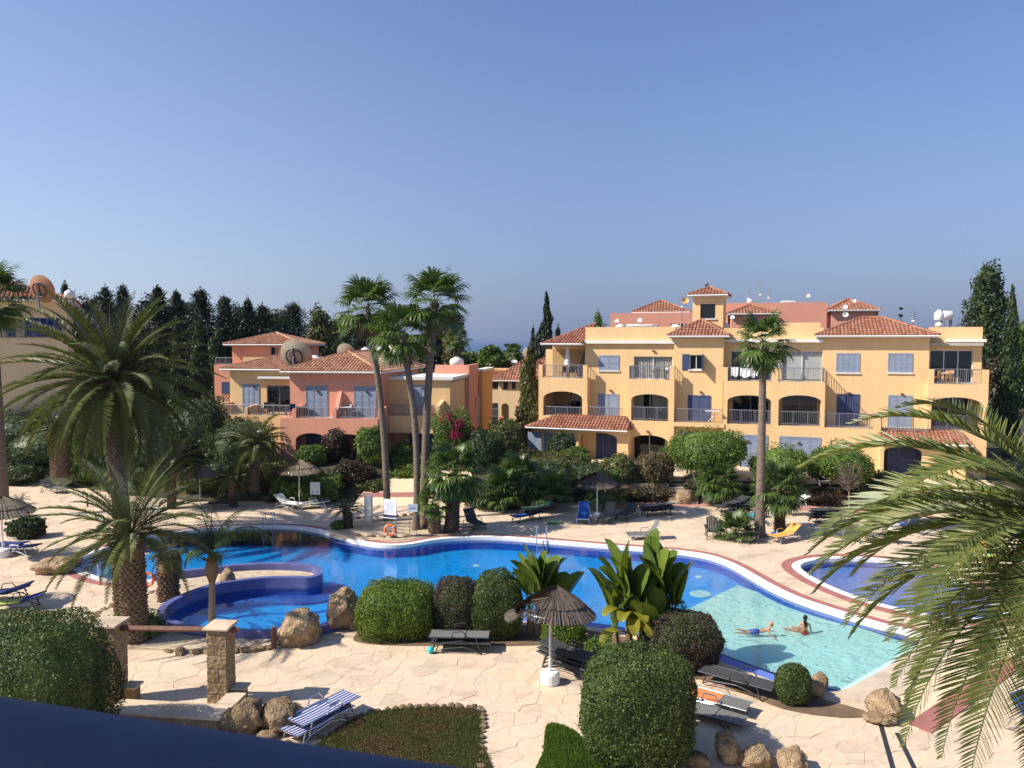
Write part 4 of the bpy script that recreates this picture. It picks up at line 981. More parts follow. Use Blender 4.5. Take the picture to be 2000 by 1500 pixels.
mb = MB(); xw = U(478, 2.0); mb.prism([[(1.9, zf-0.05), (y2, zf-0.05), (y2, zf+0.6), (2.4, zf+0.5), (1.9, zf+0.45)]], xw, xw+0.22, conv=lambda a, c, e: (e, a, c)); mb.build('balcony_fin', SY, Pb, fixn=True)
railing(Pb, [(lb+0.25, 2.0), (xw, 2.0)], zf-0.05, 0.7); railing(Pb, [(xw+0.22, 2.0), (lu1, 2.0)], zf-0.05, 0.7)
for x_, y_ in ((495, 753), (553, 755)): wall_lamp(Pb, U(x_, y2), Zp(x_, y_, y2), y2)
hip_roof(Pb, lu0, lu1+1.0, y2, 11.3, 6.1, 1.05, 'roof_tile_pale', ov=0.48)
# right yellow wing, flat roofed, and the blocks stepping back from it
y3 = 3.95; ru0, ru1 = pu1-0.05, U(879, y3)
d3 = RC(805, 838, 770, 818, y3); wall(Pb, rct(ru0, ru1, -0.6, 5.5), [], y3, y3+0.3, SY); shutters(Pb, d3[0], d3[1], zf, zf+2.0, y3, 2, 'shutter_blue')
boxp(Pb, 'cornice', 'white_render', ru0, y3-0.25, 5.35, ru1+0.25, y3+5.5, 5.56); boxp(Pb, 'side_wall', SY, ru1-0.3, y3+0.3, -0.6, ru1-0.003, 10.4, 5.34); wall_lamp(Pb, U(826, y3), Zp(826, 757, y3), y3)
bu = U(858, 2.4); boxp(Pb, 'balcony_front', SY, fu1+0.02, 2.4, Zp(800, 846, 2.4), bu, 2.65, zf); boxp(Pb, 'balcony_floor', SY, fu1+0.02, 2.65, zf-0.3, bu, y3, zf-0.1); railing(Pb, [(fu1+0.1, 2.5), (bu-0.3, 2.5)], zf, 0.75)
mb = MB(); mb.prism([[(2.4, zf-1.0), (y3, zf-1.0), (y3, zf+1.0), (2.75, zf+0.75), (2.4, zf+0.72)]], bu-0.28, bu, conv=lambda a, c, e: (e, a, c)); mb.build('balcony_fin', SY, Pb, fixn=True)
q = RC(800, 852, 848, 900, y3); boxp(Pb, 'garden_door', 'shutter_dark', q[0], y3-0.04, 0.0, q[1], y3, 2.3)
k0, k1 = U(846, 8.5), ru1+0.35
boxp(Pb, 'wall', SP_, k0, 9.2, 4.0, k1, 9.5, 6.25); boxp(Pb, 'side_wall', SP_, k1-0.3, 9.5, -0.6, k1-0.002, 13.0, 6.24); boxp(Pb, 'side_wall', SP_, ru1+0.002, 9.21, -0.6, k1-0.004, 9.5, 4.05)
boxp(Pb, 'slit_window', 'dark_frame', k1-0.01, 11.6, 2.6, k1+0.015, 12.0, 3.6)
boxp(Pb, 'side_wall', 'stucco_orange', k1+0.01, 13.0, -0.6, k1+0.35, 18.0, 5.6); boxp(Pb, 'cornice', 'white_render', k1-0.2, 12.9, 5.6, k1+0.5, 18.1, 5.8)
boxp(Pb, 'wall', SP_, pu1, 17.7, -0.6, k1+0.3, 18.0, 5.6); boxp(Pb, 'roof_deck', 'concrete', pu1, 4.2, 5.15, k1-0.3, 17.7, 5.3)
mb = MB(); mb.tube([(k1+0.05, 12.9, 3.6), (k1+0.05, 12.9, 0.2)], 0.05, 6); mb.build('drain_pipe', 'white_paint', Pb)

# pink house behind, left
FB = Frame(515, 68, -4, 1.9); U, Zp, RC = FB.u, FB.z, FB.rect
Bb = FB.thing('pink_house', 'pink house with shallow hipped roof standing behind the villa and its big dish', 'building')
q = RC(453, 582, 672, 830); wq = RC(527, 543, 677, 694)
wall(Bb, rct(q[0], q[1], -0.6, q[3]), [rct(*wq)], 0, 0.3, SP_); glazing(Bb, *wq, 0, 1, cur=((0.5, 1),)); boxp(Bb, 'side_wall', SP_, q[0]+0.003, 0.3, -0.6, q[0]+0.3, 6, q[3]-0.01); boxp(Bb, 'side_wall', SP_, q[1]-0.3, 0.3, -0.6, q[1]-0.003, 6, q[3]-0.01)
hip_roof(Bb, q[0], q[1], 0, 6.0, q[3], 1.0, 'roof_tile_pale', ov=0.55, tw=0.28)
q3 = RC(418, 452, 712, 860, -1.0); boxp(Bb, 'balcony_front', SP_, q3[0], -1.0, -0.6, q[0]+0.5, -0.02, q3[3]); railing(Bb, [(q3[0]+0.1, -0.9), (q[0]+0.4, -0.9)], q3[3], 0.6)
q4 = RC(433, 448, 746, 769, -1.0); boxp(Bb, 'window', 'shutter_dark', q4[0], -1.04, q4[2], q4[1], -1.0, q4[3]); boxp(Bb, 'parapet', SY, RC(480, 560, 697, 720)[0], -0.6, RC(480, 560, 697, 720)[2], q[1], -0.02, RC(480, 560, 697, 720)[3])
lean_roof(Bb, U(416, -2.2), q[0]+0.6, -2.2, -1.0, Zp(430, 786, -2.2), Zp(430, 772, -1.2), 'roof_tile_pale')

# house in the gap between the villa and the yellow block
FC = Frame(1000, 72, -14, 1.6); U, Zp, RC = FC.u, FC.z, FC.rect
Cb = FC.thing('gap_house', 'small cream house with red tiled roofs seen between the villa and yellow block', 'building')
q = RC(973, 1062, 742, 840); wall(Cb, rct(q[0], q[1], -1.2, q[3]), [arch(*RC(979, 994, 788, 835)[:2], -0.6, Zp(987, 788), 0.3)], 0, 0.3, 'stucco_cream')
for a_, c_ in ((983.5, 992), (1000, 1007), (1025, 1033)): w_ = RC(a_, c_, 746, 760); boxp(Cb, 'window', 'dark_frame', w_[0], -0.03, w_[2], w_[1], 0.0, w_[3])
hip_roof(Cb, q[0], q[1], 0, 7, q[3], 1.9, ov=0.4, tw=0.28)
q = RC(955, 976, 742, 840, 2.0); boxp(Cb, 'wall', 'stucco_cream', q[0]-1.5, 2.0, -1.2, q[1], 6, Zp(965, 742, 2.0)); w_ = RC(959, 973, 747, 758, 2.0); boxp(Cb, 'window', 'dark_frame', w_[0], 1.97, w_[2], w_[1], 2.0, w_[3])
lean_roof(Cb, q[0]-1.5, q[1]+0.5, 1.6, 4.0, Zp(965, 741, 1.6), Zp(965, 724, 4.0)); boxp(Cb, 'parapet', SY, q[0], 4.0, 2.0, q[1]+2, 4.3, Zp(965, 719, 4))
w_ = RC(958, 974, 787, 830, 2.0); boxp(Cb, 'garden_door', 'dark_frame', w_[0], 1.97, -0.6, w_[1], 2.0, w_[3])
q = RC(1030, 1062, 722, 760, 6.0); boxp(Cb, 'wall', 'stucco_cream', q[0], 6.0, 0, q[1]+3, 11, q[3]); hip_roof(Cb, q[0]-0.3, q[1]+3, 6.0, 11, q[3], 1.5, ov=0.3, tw=0.28)
railing(Cb, [(U(958, -0.6), -0.6), (U(974, -0.6), -0.6)], Zp(960, 815, -0.6), 0.8); boxp(Cb, 'garden_wall', SP_, U(957, -0.8), -0.8, -1.2, U(982, -0.8), -0.55, Zp(970, 832, -0.8)); boxp(Cb, 'gate_pier', SP_, U(975, -0.8), -0.85, -1.2, U(982, -0.8), -0.5, Zp(970, 813, -0.8))

# yellow building at the left edge
FL = Frame(60, 58, 27, 1.8); U, Zp, RC = FL.u, FL.z, FL.rect
Lb = FL.thing('corner_building', 'tall beige apartment building with glazed balconies behind the date palm', 'building')
q = RC(-140, 140, 583, 900); zt = Zp(60, 585)
h1 = RC(14, 32, 622, 659); h2 = RC(47, 122, 620, 659)
wall(Lb, rct(q[0], q[1], -1, zt), [rct(h1[0], h1[1], h1[2], h1[3]), rct(*h2)], 0, 0.3, 'stucco_cream'); glazing(Lb, *h1, 0, 2, gl='glass_blue', frame='rail_metal'); glazing(Lb, *h2, 0, 5, gl='glass_blue', frame='rail_metal')
boxp(Lb, 'side_wall', 'stucco_cream', q[1]-0.3, 0.3, -1, q[1]-0.003, 9, zt-0.01); boxp(Lb, 'side_wall', 'stucco_cream', q[0]+0.003, 0.3, -1, q[0]+0.3, 9, zt-0.01)
w_ = RC(20, 60, 700, 750); boxp(Lb, 'window', 'shutter_dark', w_[0], -0.03, 0.6, w_[1], 0.0, 2.5)
railing(Lb, [(h1[0]-1, -0.1), (h2[1]+0.2, -0.1)], h2[2]-0.05, 0.95); hip_roof(Lb, q[0], q[1], 0, 9.0, zt, 1.6, ov=0.6, tw=0.28)
boxp(Lb, 'terrace_wall', 'stucco_orange', U(175, -2.5), -2.5, -1, U(330, -2.5), -2.2, Zp(250, 900, -2.5)+0.4)

# rose-coloured buildings behind the yellow block
def rear(label, px, Y, walls, roofs, wins=()):
    f = Frame(px, Y, -12, 1.5); b_ = f.thing('rear_building', label, 'building')
    for x0, x1, top, yy, dp in walls:
        a, c = f.u(x0, yy), f.u(x1, yy); z = f.z((x0+x1)/2, top, yy); boxp(b_, 'wall', 'stucco_rose', a, yy, -1, c, yy+dp, z)
    for x0, x1, eave, apex, yy, dp in roofs:
        a, c = f.u(x0, yy), f.u(x1, yy); ov = 0.4; z = f.z((x0+x1)/2, eave, yy-ov); za = f.z((x0+x1)/2, apex, yy+dp/2)
        boxp(b_, 'upper_room', 'stucco_rose', a+ov, yy, z-2.5, c-ov, yy+dp, z-0.15); hip_roof(b_, a+ov, c-ov, yy, yy+dp, z, max(0.5, za-z), ov=ov, tw=0.28)
    for x0, x1, y0, y1, yy in wins:
        w = f.rect(x0, x1, y0, y1, yy); boxp(b_, 'window', 'dark_frame', w[0], yy-0.03, w[2], w[1], yy, w[3])
        mb = MB(); 
        for i in range(4): x = w[0]+(w[1]-w[0])*(i+0.5)/4; mb.box(x-0.05, yy-0.06, w[2], x+0.05, yy-0.03, w[3])
        mb.build('window_bar', 'frame_white', b_)
    return b_, f
RB1, fr1 = rear('rose pink building with broad red hip roof behind the left half of yellow block', 1270, 76,
     [(1191, 1420, 611, 0, 9)], [(1233, 1346, 609, 588, 2.0, 6)], [(1272, 1284, 634, 648, 0), (1310, 1340, 632, 646, 0)])
RB2, fr2 = rear('long rose pink building with two small hip roofs behind the tower of yellow block', 1520, 74,
     [(1412, 1612, 591, 1, 9), (1604, 1712, 604, 1.5, 7)], [(1418, 1520, 612, 596, -2.0, 4.5), (1612, 1714, 605, 585, 1.0, 5)], [(1580, 1595, 630, 644, 1.0), (1528, 1537, 632, 642, 1.0)])
# ================================================================== PLANTS
RNG = np.random.default_rng(17)
def unit(a): return a / np.maximum(1e-9, np.linalg.norm(a, axis=1))[:, None]
def leaf_quads(p, nrm, L, W, r, spread=0.9, axis=None, ax_w=0.0):
    """diamond leaves at points p, roughly facing nrm; axis pulls the long direction"""
    n = len(p); nn = unit(nrm + r.normal(0, spread, (n, 3)))
    a = r.normal(0, 1, (n, 3))
    if axis is not None: a = a * (1 - ax_w) + axis * ax_w * 2
    a = unit(a - nn * (a * nn).sum(1)[:, None]); b_ = np.cross(nn, a)
    l = (L * r.uniform(0.6, 1.3, n))[:, None]; w = (W * r.uniform(0.6, 1.3, n))[:, None]
    v = np.stack([p - a*l/2, p + b_*w/2 + nn*w*0.15, p + a*l/2, p - b_*w/2 + nn*w*0.15], 1).reshape(-1, 3)
    return v
def cloud_mesh(name, parts, m):
    v = np.concatenate(parts); return np_mesh(name, v, np.arange(len(v)).reshape(-1, 4), m)
def lump(d, r, k=7, amp=0.12, f=3.0):
    s = np.zeros(len(d))
    for i in range(k):
        w = r.normal(0, f, 3); s += np.sin(d @ w + r.uniform(0, 6))
    return 1 + amp * s / sqrt(k)
def blob(center, rad, n, L, W, r, pw=2.0, amp=0.1, depth=0.3, flat_bottom=None, f=3.0, spread=0.9, axis=None, ax_w=0.0):
    d = unit(r.normal(0, 1, (n, 3)))
    q = (np.abs(d) ** pw).sum(1) ** (-1 / pw)
    k = q * lump(d, r, amp=amp, f=f) * lump(d, r, amp=amp*0.55, f=f*3.2) * (1 - depth * r.random(n) ** 2.2) * np.where(r.random(n) < 0.05, 1 + 0.07 * r.random(n), 1.0)
    p = d * k[:, None] * np.array(rad) + np.array(center)
    nr = unit(d / np.array(rad))
    if flat_bottom is not None:
        keep = p[:, 2] > flat_bottom; p, nr = p[keep], nr[keep]
    return leaf_quads(p, nr, L, W, r, spread, axis, ax_w)
def core_mesh(rad, c, pw, m, k=0.86):
    bm = bmesh.new(); bmesh.ops.create_icosphere(bm, subdivisions=3, radius=1)
    for v in bm.verts:
        q = (abs(v.co.x)**pw + abs(v.co.y)**pw + abs(v.co.z)**pw) ** (-1/pw); f_ = k * (1 + 0.08 * noise.noise(v.co * 2.5))
        v.co = Vector((v.co.x*q*rad[0]*f_+c[0], v.co.y*q*rad[1]*f_+c[1], max(-0.02, v.co.z*q*rad[2]*f_+c[2])))
    me = bpy.data.meshes.new('crown_core'); bm.to_mesh(me); bm.free(); me.materials.append(M[m]); return me
def stems(parent, h, n, sp, r_, m='bark_tree', name='stem'):
    rr = random.Random(int(h*1000)+n)
    for i in range(n):
        a = rr.uniform(0, 6.28); e = sp*rr.uniform(0.4, 1); mb = MB()
        mb.tube([(0.06*cos(a), 0.06*sin(a), -0.05), (0.4*e*cos(a), 0.4*e*sin(a), h*0.5), (e*cos(a), e*sin(a), h)], [r_, r_*0.8, r_*0.5], 6); mb.build(name, m, parent)
def bush(name, label, cat, px, py, wpx, hpx, m, n=9000, L=0.07, W=0.045, pw=2.6, z=0.0, amp=0.05, dpth=None, group=None, lobes=None, seed=1, depth=0.28, Y=None, f=4.0, rough=0.9):
    """shrub whose foot is at pixel (px,py) on ground level z; width and height given in photograph pixels"""
    p = (GT(px, py) if z == 'slope' else G(px, py, z)) if Y is None else V(px, py, Y); s = ppm(p.y); w = wpx/s; h = hpx/s; d = dpth or w*0.85
    if Y is None and hpx > 30:      # the photograph shows the front of the foot: the middle stands half a depth behind it
        p.y += d*0.42; p.x *= p.y/(p.y-d*0.42); s = ppm(p.y); w = wpx/s; h = max(0.55*h, (V(px, py-hpx, p.y).z - p.z)/1.02)
    t_ = thing(name, label, cat, (p.x, p.y, p.z - 0.02), 0, group); r = np.random.default_rng(seed)
    parts = []
    if lobes is None: lobes = [(0, 0, 1, 1)]
    for lx, ly, lw, lh in lobes:
        rad = (w/2*lw, d/2*lw, h*lh*0.54); c = (lx*w/2, ly*d/2, h*lh*0.48)
        k = int(n*lw*lh/sum(a[2]*a[3] for a in lobes))
        parts.append(blob(c, rad, k, L, W, r, pw, amp, depth, 0.0, f, rough))
    if hpx > 55 and L < 0.08:       # loose new shoots standing out of the clipped surface
        for q in range(int(60*w*h/4)):
            lx, ly, lw, lh = lobes[0]; dv = unit(r.normal(0, 1, (1, 3)) + np.array([[0, -0.2, 0.7]]))[0]; kq = (np.abs(dv)**pw).sum()**(-1/pw)
            base = dv*kq*np.array((w/2, d/2, h*0.54))*0.97 + np.array((0, 0, h*0.48)); up_ = unit((dv*0.6 + np.array([0, 0, 0.8]) + r.normal(0, 0.25, 3))[None])[0]
            k_ = int(r.integers(5, 10)); pts = base + np.outer(np.linspace(0, r.uniform(0.06, 0.16), k_), up_); parts.append(leaf_quads(pts, np.tile(dv, (k_, 1)), L*0.9, W*0.8, r, 0.8))
    mobj('foliage', cloud_mesh('foliage', parts, m), t_)
    for lx, ly, lw, lh in lobes:
        rad = (w/2*lw, d/2*lw, h*lh*0.54); c = (lx*w/2, ly*d/2, h*lh*0.48); mobj('inner_foliage', core_mesh(rad, c, pw, m), t_)
    stems(t_, h*0.5, 3, w*0.12, 0.03)
    return t_
# ---- foreground and poolside clipped shrubs
bush('clipped_shrub', 'tallest dome-clipped dark green shrub beside the bright green lawn', 'shrub', 1243, 1516, 222, 246, 'leaf_clipped', 52000, 0.062, 0.036, 3.0, amp=0.055, seed=2, depth=0.2)
bush('clipped_shrub', 'broad clipped dark green shrub beside the stone pillars and balcony rail', 'shrub', 70, 1545, 300, 345, 'leaf_clipped', 58000, 0.062, 0.036, 2.8, amp=0.055, seed=3, depth=0.2)
bush('clipped_shrub', 'rounded brown-green clipped shrub between banana plant and pool edge', 'shrub', 1331, 1322, 156, 128, 'leaf_clipped_brown', 30000, 0.06, 0.036, 2.6, amp=0.06, seed=4, depth=0.2)
bush('clipped_shrub', 'bright lime green clipped hedge next to the pool boulder', 'hedge', 778, 1257, 154, 118, 'leaf_bright', 30000, 0.065, 0.038, 3.6, amp=0.05, seed=5, depth=0.2)
bush('clipped_shrub', 'dark clipped hedge with brown top behind the flat grey lounger', 'hedge', 893, 1250, 90, 122, 'leaf_clipped_brown', 20000, 0.06, 0.036, 3.2, amp=0.07, seed=6, depth=0.22)
bush('clipped_shrub', 'tall dark green clipped hedge touching the banana clump', 'hedge', 970, 1255, 104, 136, 'leaf_clipped', 26000, 0.06, 0.036, 3.0, amp=0.07, seed=7, depth=0.22)
bush('clipped_shrub', 'small green shrub under the tilted thatched umbrella', 'shrub', 1100, 1270, 86, 62, 'leaf_bright', 12000, 0.07, 0.045, 2.6, seed=8)
bush('clipped_shrub', 'small ball-clipped shrub by the shallow end of the pool', 'shrub', 1549, 1384, 68, 86, 'leaf_clipped', 14000, 0.055, 0.034, 2.5, amp=0.04, seed=9, depth=0.16)
bush('low_plant', 'low leafy plant at the foot of the banana clump', 'plant', 1185, 1292, 80, 40, 'leaf_mid', 5000, 0.09, 0.05, 2, seed=10, amp=0.2)
bush('low_plant', 'scrubby plant at the foot of the thick date palm', 'plant', 262, 1262, 110, 60, 'leaf_mid', 5000, 0.12, 0.05, 2, seed=11, amp=0.25)
bush('low_plant', 'tall feathery sprig rising behind the brown clipped shrub', 'plant', 1310, 1296, 90, 112, 'leaf_mid', 6000, 0.10, 0.035, 2, seed=12, amp=0.2, dpth=0.7)
# ---- hillside beds
mid = [  # name, label, px, py, w, h, material, n, z, pw, seed
 ('shrub', 'rounded green hedge behind the white-poled thatched umbrella', 622, 985, 92, 60, 'leaf_mid', 7000, 0.15, 2.6),
 ('shrub', 'smaller rounded hedge left of the white-poled thatched umbrella', 565, 985, 66, 52, 'leaf_mid', 5000, 0.15, 2.6),
 ('shrub', 'clipped hedge in front of the pink villa arch', 610, 912, 56, 42, 'leaf_mid', 4000, 1.4, 3),
 ('shrub', 'red-brown shrub between the clipped hedges below the villa', 690, 955, 76, 56, 'leaf_redbrown', 5000, 0.7, 2.2),
 ('shrub', 'dark red-leaved shrub in front of the villa balcony corner', 655, 905, 52, 62, 'leaf_redbrown', 4000, 1.5, 2.2),
 ('shrub', 'yellow-green low ball shrub beside the white sun-bed board', 722, 968, 66, 34, 'leaf_olive', 4500, 0.5, 2.4),
 ('shrub', 'large bushy green shrub against the pink villa wall', 726, 912, 66, 78, 'leaf_mid', 6500, 1.6, 2.2),
 ('shrub', 'upper box hedge behind the tall fan palms', 805, 918, 96, 36, 'leaf_mid', 6000, 1.5, 4),
 ('shrub', 'lower box hedge behind the tall fan palms', 806, 950, 92, 48, 'leaf_bright', 6500, 0.95, 4),
 ('shrub', 'cone-shaped clipped shrub near the corner of the tiled porch', 988, 900, 74, 82, 'leaf_olive', 7000, 1.3, 2.2),
 ('shrub', 'wild dark shrub above the stacked blue loungers', 1062, 985, 130, 82, 'leaf_dark', 9000, 0.3, 2.2),
 ('shrub', 'spreading olive shrub below the porch shutters', 1062, 945, 150, 60, 'leaf_olive', 8000, 0.9, 2.2),
 ('shrub', 'dark spreading shrub behind the fan palm with brown lounger', 980, 1000, 130, 62, 'leaf_dark', 8000, 0.1, 2.2),
 ('shrub', 'dark shrub under the brown thatched umbrella by the steps', 1150, 975, 110, 70, 'leaf_dark', 7000, 0.4, 2.2),
 ('shrub', 'tall leafy shrub in front of the porch curtains', 1098, 912, 56, 66, 'leaf_dark', 5000, 1.1, 2.0),
 ('shrub', 'bright leafy shrub right of the porch curtains', 1122, 918, 62, 44, 'leaf_mid', 5000, 1.05, 2.2),
 ('shrub', 'small yellow-leaved bush at the porch door', 1078, 908, 24, 30, 'leaf_yellow', 1600, 1.1, 2.2),
 ('shrub', 'straggly olive shrub beside the garden steps', 1208, 962, 80, 74, 'leaf_olive', 5500, 0.6, 2.0),
 ('shrub', 'dry pale flowering shrub at the top of the garden steps', 1276, 955, 72, 72, 'leaf_gold', 5500, 0.6, 2.2),
 ('shrub', 'low clipped hedge along the pink walk', 1264, 982, 104, 34, 'leaf_brown', 5500, 0.1, 4),
 ('shrub', 'dark scrub on the retaining slope below the round trees', 1600, 990, 150, 44, 'leaf_redbrown', 7000, 0.1, 2.4),
 ('shrub', 'dark green scrub below the terrace with the blue lounger', 1500, 985, 120, 46, 'leaf_dark', 6000, 0.1, 2.4),
 ('shrub', 'dry brown scrub right of the garden steps', 1362, 978, 66, 48, 'leaf_brown', 4000, 0.2, 2.2),
 ('shrub', 'sprawling green shrub beyond the paddling pool palms', 1720, 985, 130, 60, 'leaf_dark', 6000, 0.2, 2.2),
 ('shrub', 'dense dark shrub mass beside the left villa balcony', 470, 930, 120, 110, 'leaf_dark', 9000, 0.8, 2.2),
 ('shrub', 'olive shrub at the foot of the garden date palm', 520, 965, 110, 66, 'leaf_olive', 6500, 0.4, 2.2),
 ('shrub', 'dark shrub mass behind the large date palm trunk', 330, 930, 150, 110, 'leaf_dark', 9000, 0.6, 2.2),
 ('shrub', 'broad leafy bush behind the pink warning sign', 90, 925, 150, 90, 'leaf_dark', 8000, 0.8, 2.2),
 ('shrub', 'green bush under the corner building windows', 200, 915, 120, 80, 'leaf_mid', 7000, 1.0, 2.2),
 ('shrub', 'bushy mass right of the big date palm below the cypresses', 395, 905, 110, 130, 'leaf_dark', 9000, 1.2, 2.2),
 ('shrub', 'low weedy bush next to the left thatched umbrella', 52, 1055, 64, 44, 'leaf_dark', 3500, 0.0, 2.2),
 ('shrub', 'dark ferny shrub left of the sign palms', 790, 905, 40, 40, 'leaf_mid', 2500, 1.7, 2.2),
 ('shrub', 'shaded bush below the villa side wall', 945, 930, 80, 90, 'leaf_dark', 6000, 1.0, 2.2),
 ('shrub', 'dark creeping bush between the villa and fan palm', 905, 985, 90, 44, 'leaf_dark', 5000, 0.35, 2.2),
 ('shrub', 'reddish ornamental bush beside the cone-shaped shrub', 1035, 925, 60, 46, 'leaf_brown', 4000, 1.0, 2.2),
 ('shrub', 'low dark shrub on the slope left of the warning sign', 40, 950, 110, 50, 'leaf_dark', 5000, 0.4, 2.2),
 ('shrub', 'leafy shrub right behind the far left lawn', 190, 948, 90, 46, 'leaf_mid', 4500, 0.3, 2.2),
 ('shrub', 'dark shrub between the largest date palm and the half-hidden umbrella', 275, 965, 120, 60, 'leaf_dark', 6000, 0.25, 2.2),
 ('shrub', 'tall dark shrub against the corner building wall', 40, 905, 130, 100, 'leaf_dark', 7000, 1.2, 2.2),
 ('shrub', 'dark shrub below the corner building terrace', 270, 900, 130, 90, 'leaf_dark', 7000, 1.4, 2.2),
 ('shrub', 'olive bush behind the half-hidden thatched umbrella', 400, 970, 100, 60, 'leaf_olive', 5500, 0.3, 2.2),
 ('shrub', 'sunlit bush in the left bed beside the stout date palm', 150, 905, 100, 60, 'leaf_olive', 5000, 1.2, 2.2),
 ('shrub', 'spreading shrub left of the villa garden palm', 440, 960, 80, 60, 'leaf_dark', 4500, 0.5, 2.2),
 ('shrub', 'tiny green tuft beside the cycad', 660, 1033, 24, 16, 'leaf_mid', 900, 0.03, 2.2)]
for i, (nm, lb_, px, py, w, h, m_, n_, z_, pw_) in enumerate(mid):
    bush(nm, lb_, 'shrub', px, py, w, h, m_, int(n_*1.25), 0.17, 0.09, pw_, z='slope' if z_ > 0.04 else z_, amp=0.14 if pw_ < 3 else 0.05, seed=40+i, depth=0.35, f=5)
# bougainvillea on the villa wall
bg_ = bush('bougainvillea', 'green bougainvillea with magenta flowers against the villa side wall', 'shrub', 882, 878, 70, 72, 'leaf_mid', 6500, 0.16, 0.09, 2.2, amp=0.2, seed=90, Y=52.2)
r_ = np.random.default_rng(91); p_ = bg_.location
for cx, cz, sz, n_ in ((0.35, 0.8, 0.55, 420), (0.55, 1.55, 0.45, 260), (-0.2, 2.0, 0.5, 160)):
    mobj('flower_spray', cloud_mesh('flower_spray', [blob((cx, -0.95, cz+0.3), (sz, 0.35, sz*0.7), n_, 0.12, 0.10, r_, 2, 0.25, 0.5)], 'flower_red'), bg_)

# ---- round-headed terrace trees
def round_tree(name, label, cat, px, pyb, z, wpx, top, m, n, group=None, seed=0, trunk=0.14, lobes=8, L=0.17):
    p = G(px, pyb, z); s = ppm(p.y); w = wpx/s; h = (pyb-top)/s
    t_ = thing(name, label, cat, (p.x, p.y, z), 0, group); r = np.random.default_rng(seed); parts = []
    ch = h*0.92; c0 = h - ch/2; w *= 1.12
    for i in range(lobes):
        a = 2*pi*i/lobes + r.uniform(-.3, .3); e = r.uniform(0.35, 0.55); rr = r.uniform(0.42, 0.55)
        parts.append(blob((w/2*e*cos(a), w/2*e*sin(a), c0+ch*r.uniform(-0.12, 0.10)), (w/2*rr, w/2*rr, ch/2*r.uniform(0.6, 0.78)), n//(lobes+1), L, L*0.5, r, 2, 0.14, 0.4, f=4))
    parts.append(blob((0, 0, c0+ch*0.1), (w/2*0.62, w/2*0.62, ch/2*0.8), n//(lobes+1), L, L*0.5, r, 2, 0.14, 0.4, f=4))
    mobj('crown', cloud_mesh('crown', parts, m), t_)
    mobj('inner_foliage', core_mesh((w*0.42, w*0.42, ch*0.44), (0, 0, c0+ch*0.02), 2, m), t_)
    mb = MB(); mb.tube([(0, 0, -0.1), (0.05, 0, h*0.25), (0, 0.05, h*0.55)], [trunk, trunk*0.8, trunk*0.5], 8)
    for i in range(4): a = i*1.7; mb.tube([(0.03, 0, h*0.25), (w*0.16*cos(a), w*0.16*sin(a), h*0.5), (w*0.3*cos(a), w*0.3*sin(a), h*0.68)], [trunk*0.55, trunk*0.4, trunk*0.2], 6)
    mb.build('trunk', 'bark_tree', t_, smooth=True); return t_
round_tree('round_tree', 'largest round-headed green tree on the terrace in front of yellow block', 'tree', 1378, 938, 1.0, 156, 833, 'leaf_mid', 30000, seed=1, L=0.15)
round_tree('round_tree', 'round-headed green tree behind the single slim fan palm', 'tree', 1526, 948, 1.0, 116, 868, 'leaf_mid', 20000, seed=2, L=0.15)
round_tree('round_tree', 'round-headed green tree beside the blue lounger on the upper terrace', 'tree', 1641, 953, 1.0, 112, 862, 'leaf_mid', 20000, seed=3, L=0.15)
# bare shrub tree
p_ = G(1658, 1003); t_ = thing('bare_tree', 'leafless grey-brown shrub with a thin pale stem below the round trees', 'tree', (p_.x, p_.y, 0)); mb = MB(); rr = random.Random(4)
mb.tube([(0, 0, 0), (0.0, 0, 0.9), (-0.05, 0, 1.7)], [0.045, 0.04, 0.035], 6); mb.build('trunk', 'bark_queen', t_); mb = MB()
for i in range(150):
    a = rr.uniform(0, 6.28); e = rr.uniform(0.1, 1.25); z1 = 1.7 + rr.uniform(-0.3, 1.3); st = (-0.05, 0, 1.45 + rr.uniform(-.2, .3))
    mb.tube([st, (0.5*e*cos(a), 0.5*e*sin(a), (st[2]+z1)/2+0.15), (0.72*e*cos(a+.2), 0.72*e*sin(a+.2), z1)], [0.016, 0.011, 0.006], 3, cap=False)
mb.build('twig_crown', 'bark_fan', t_)

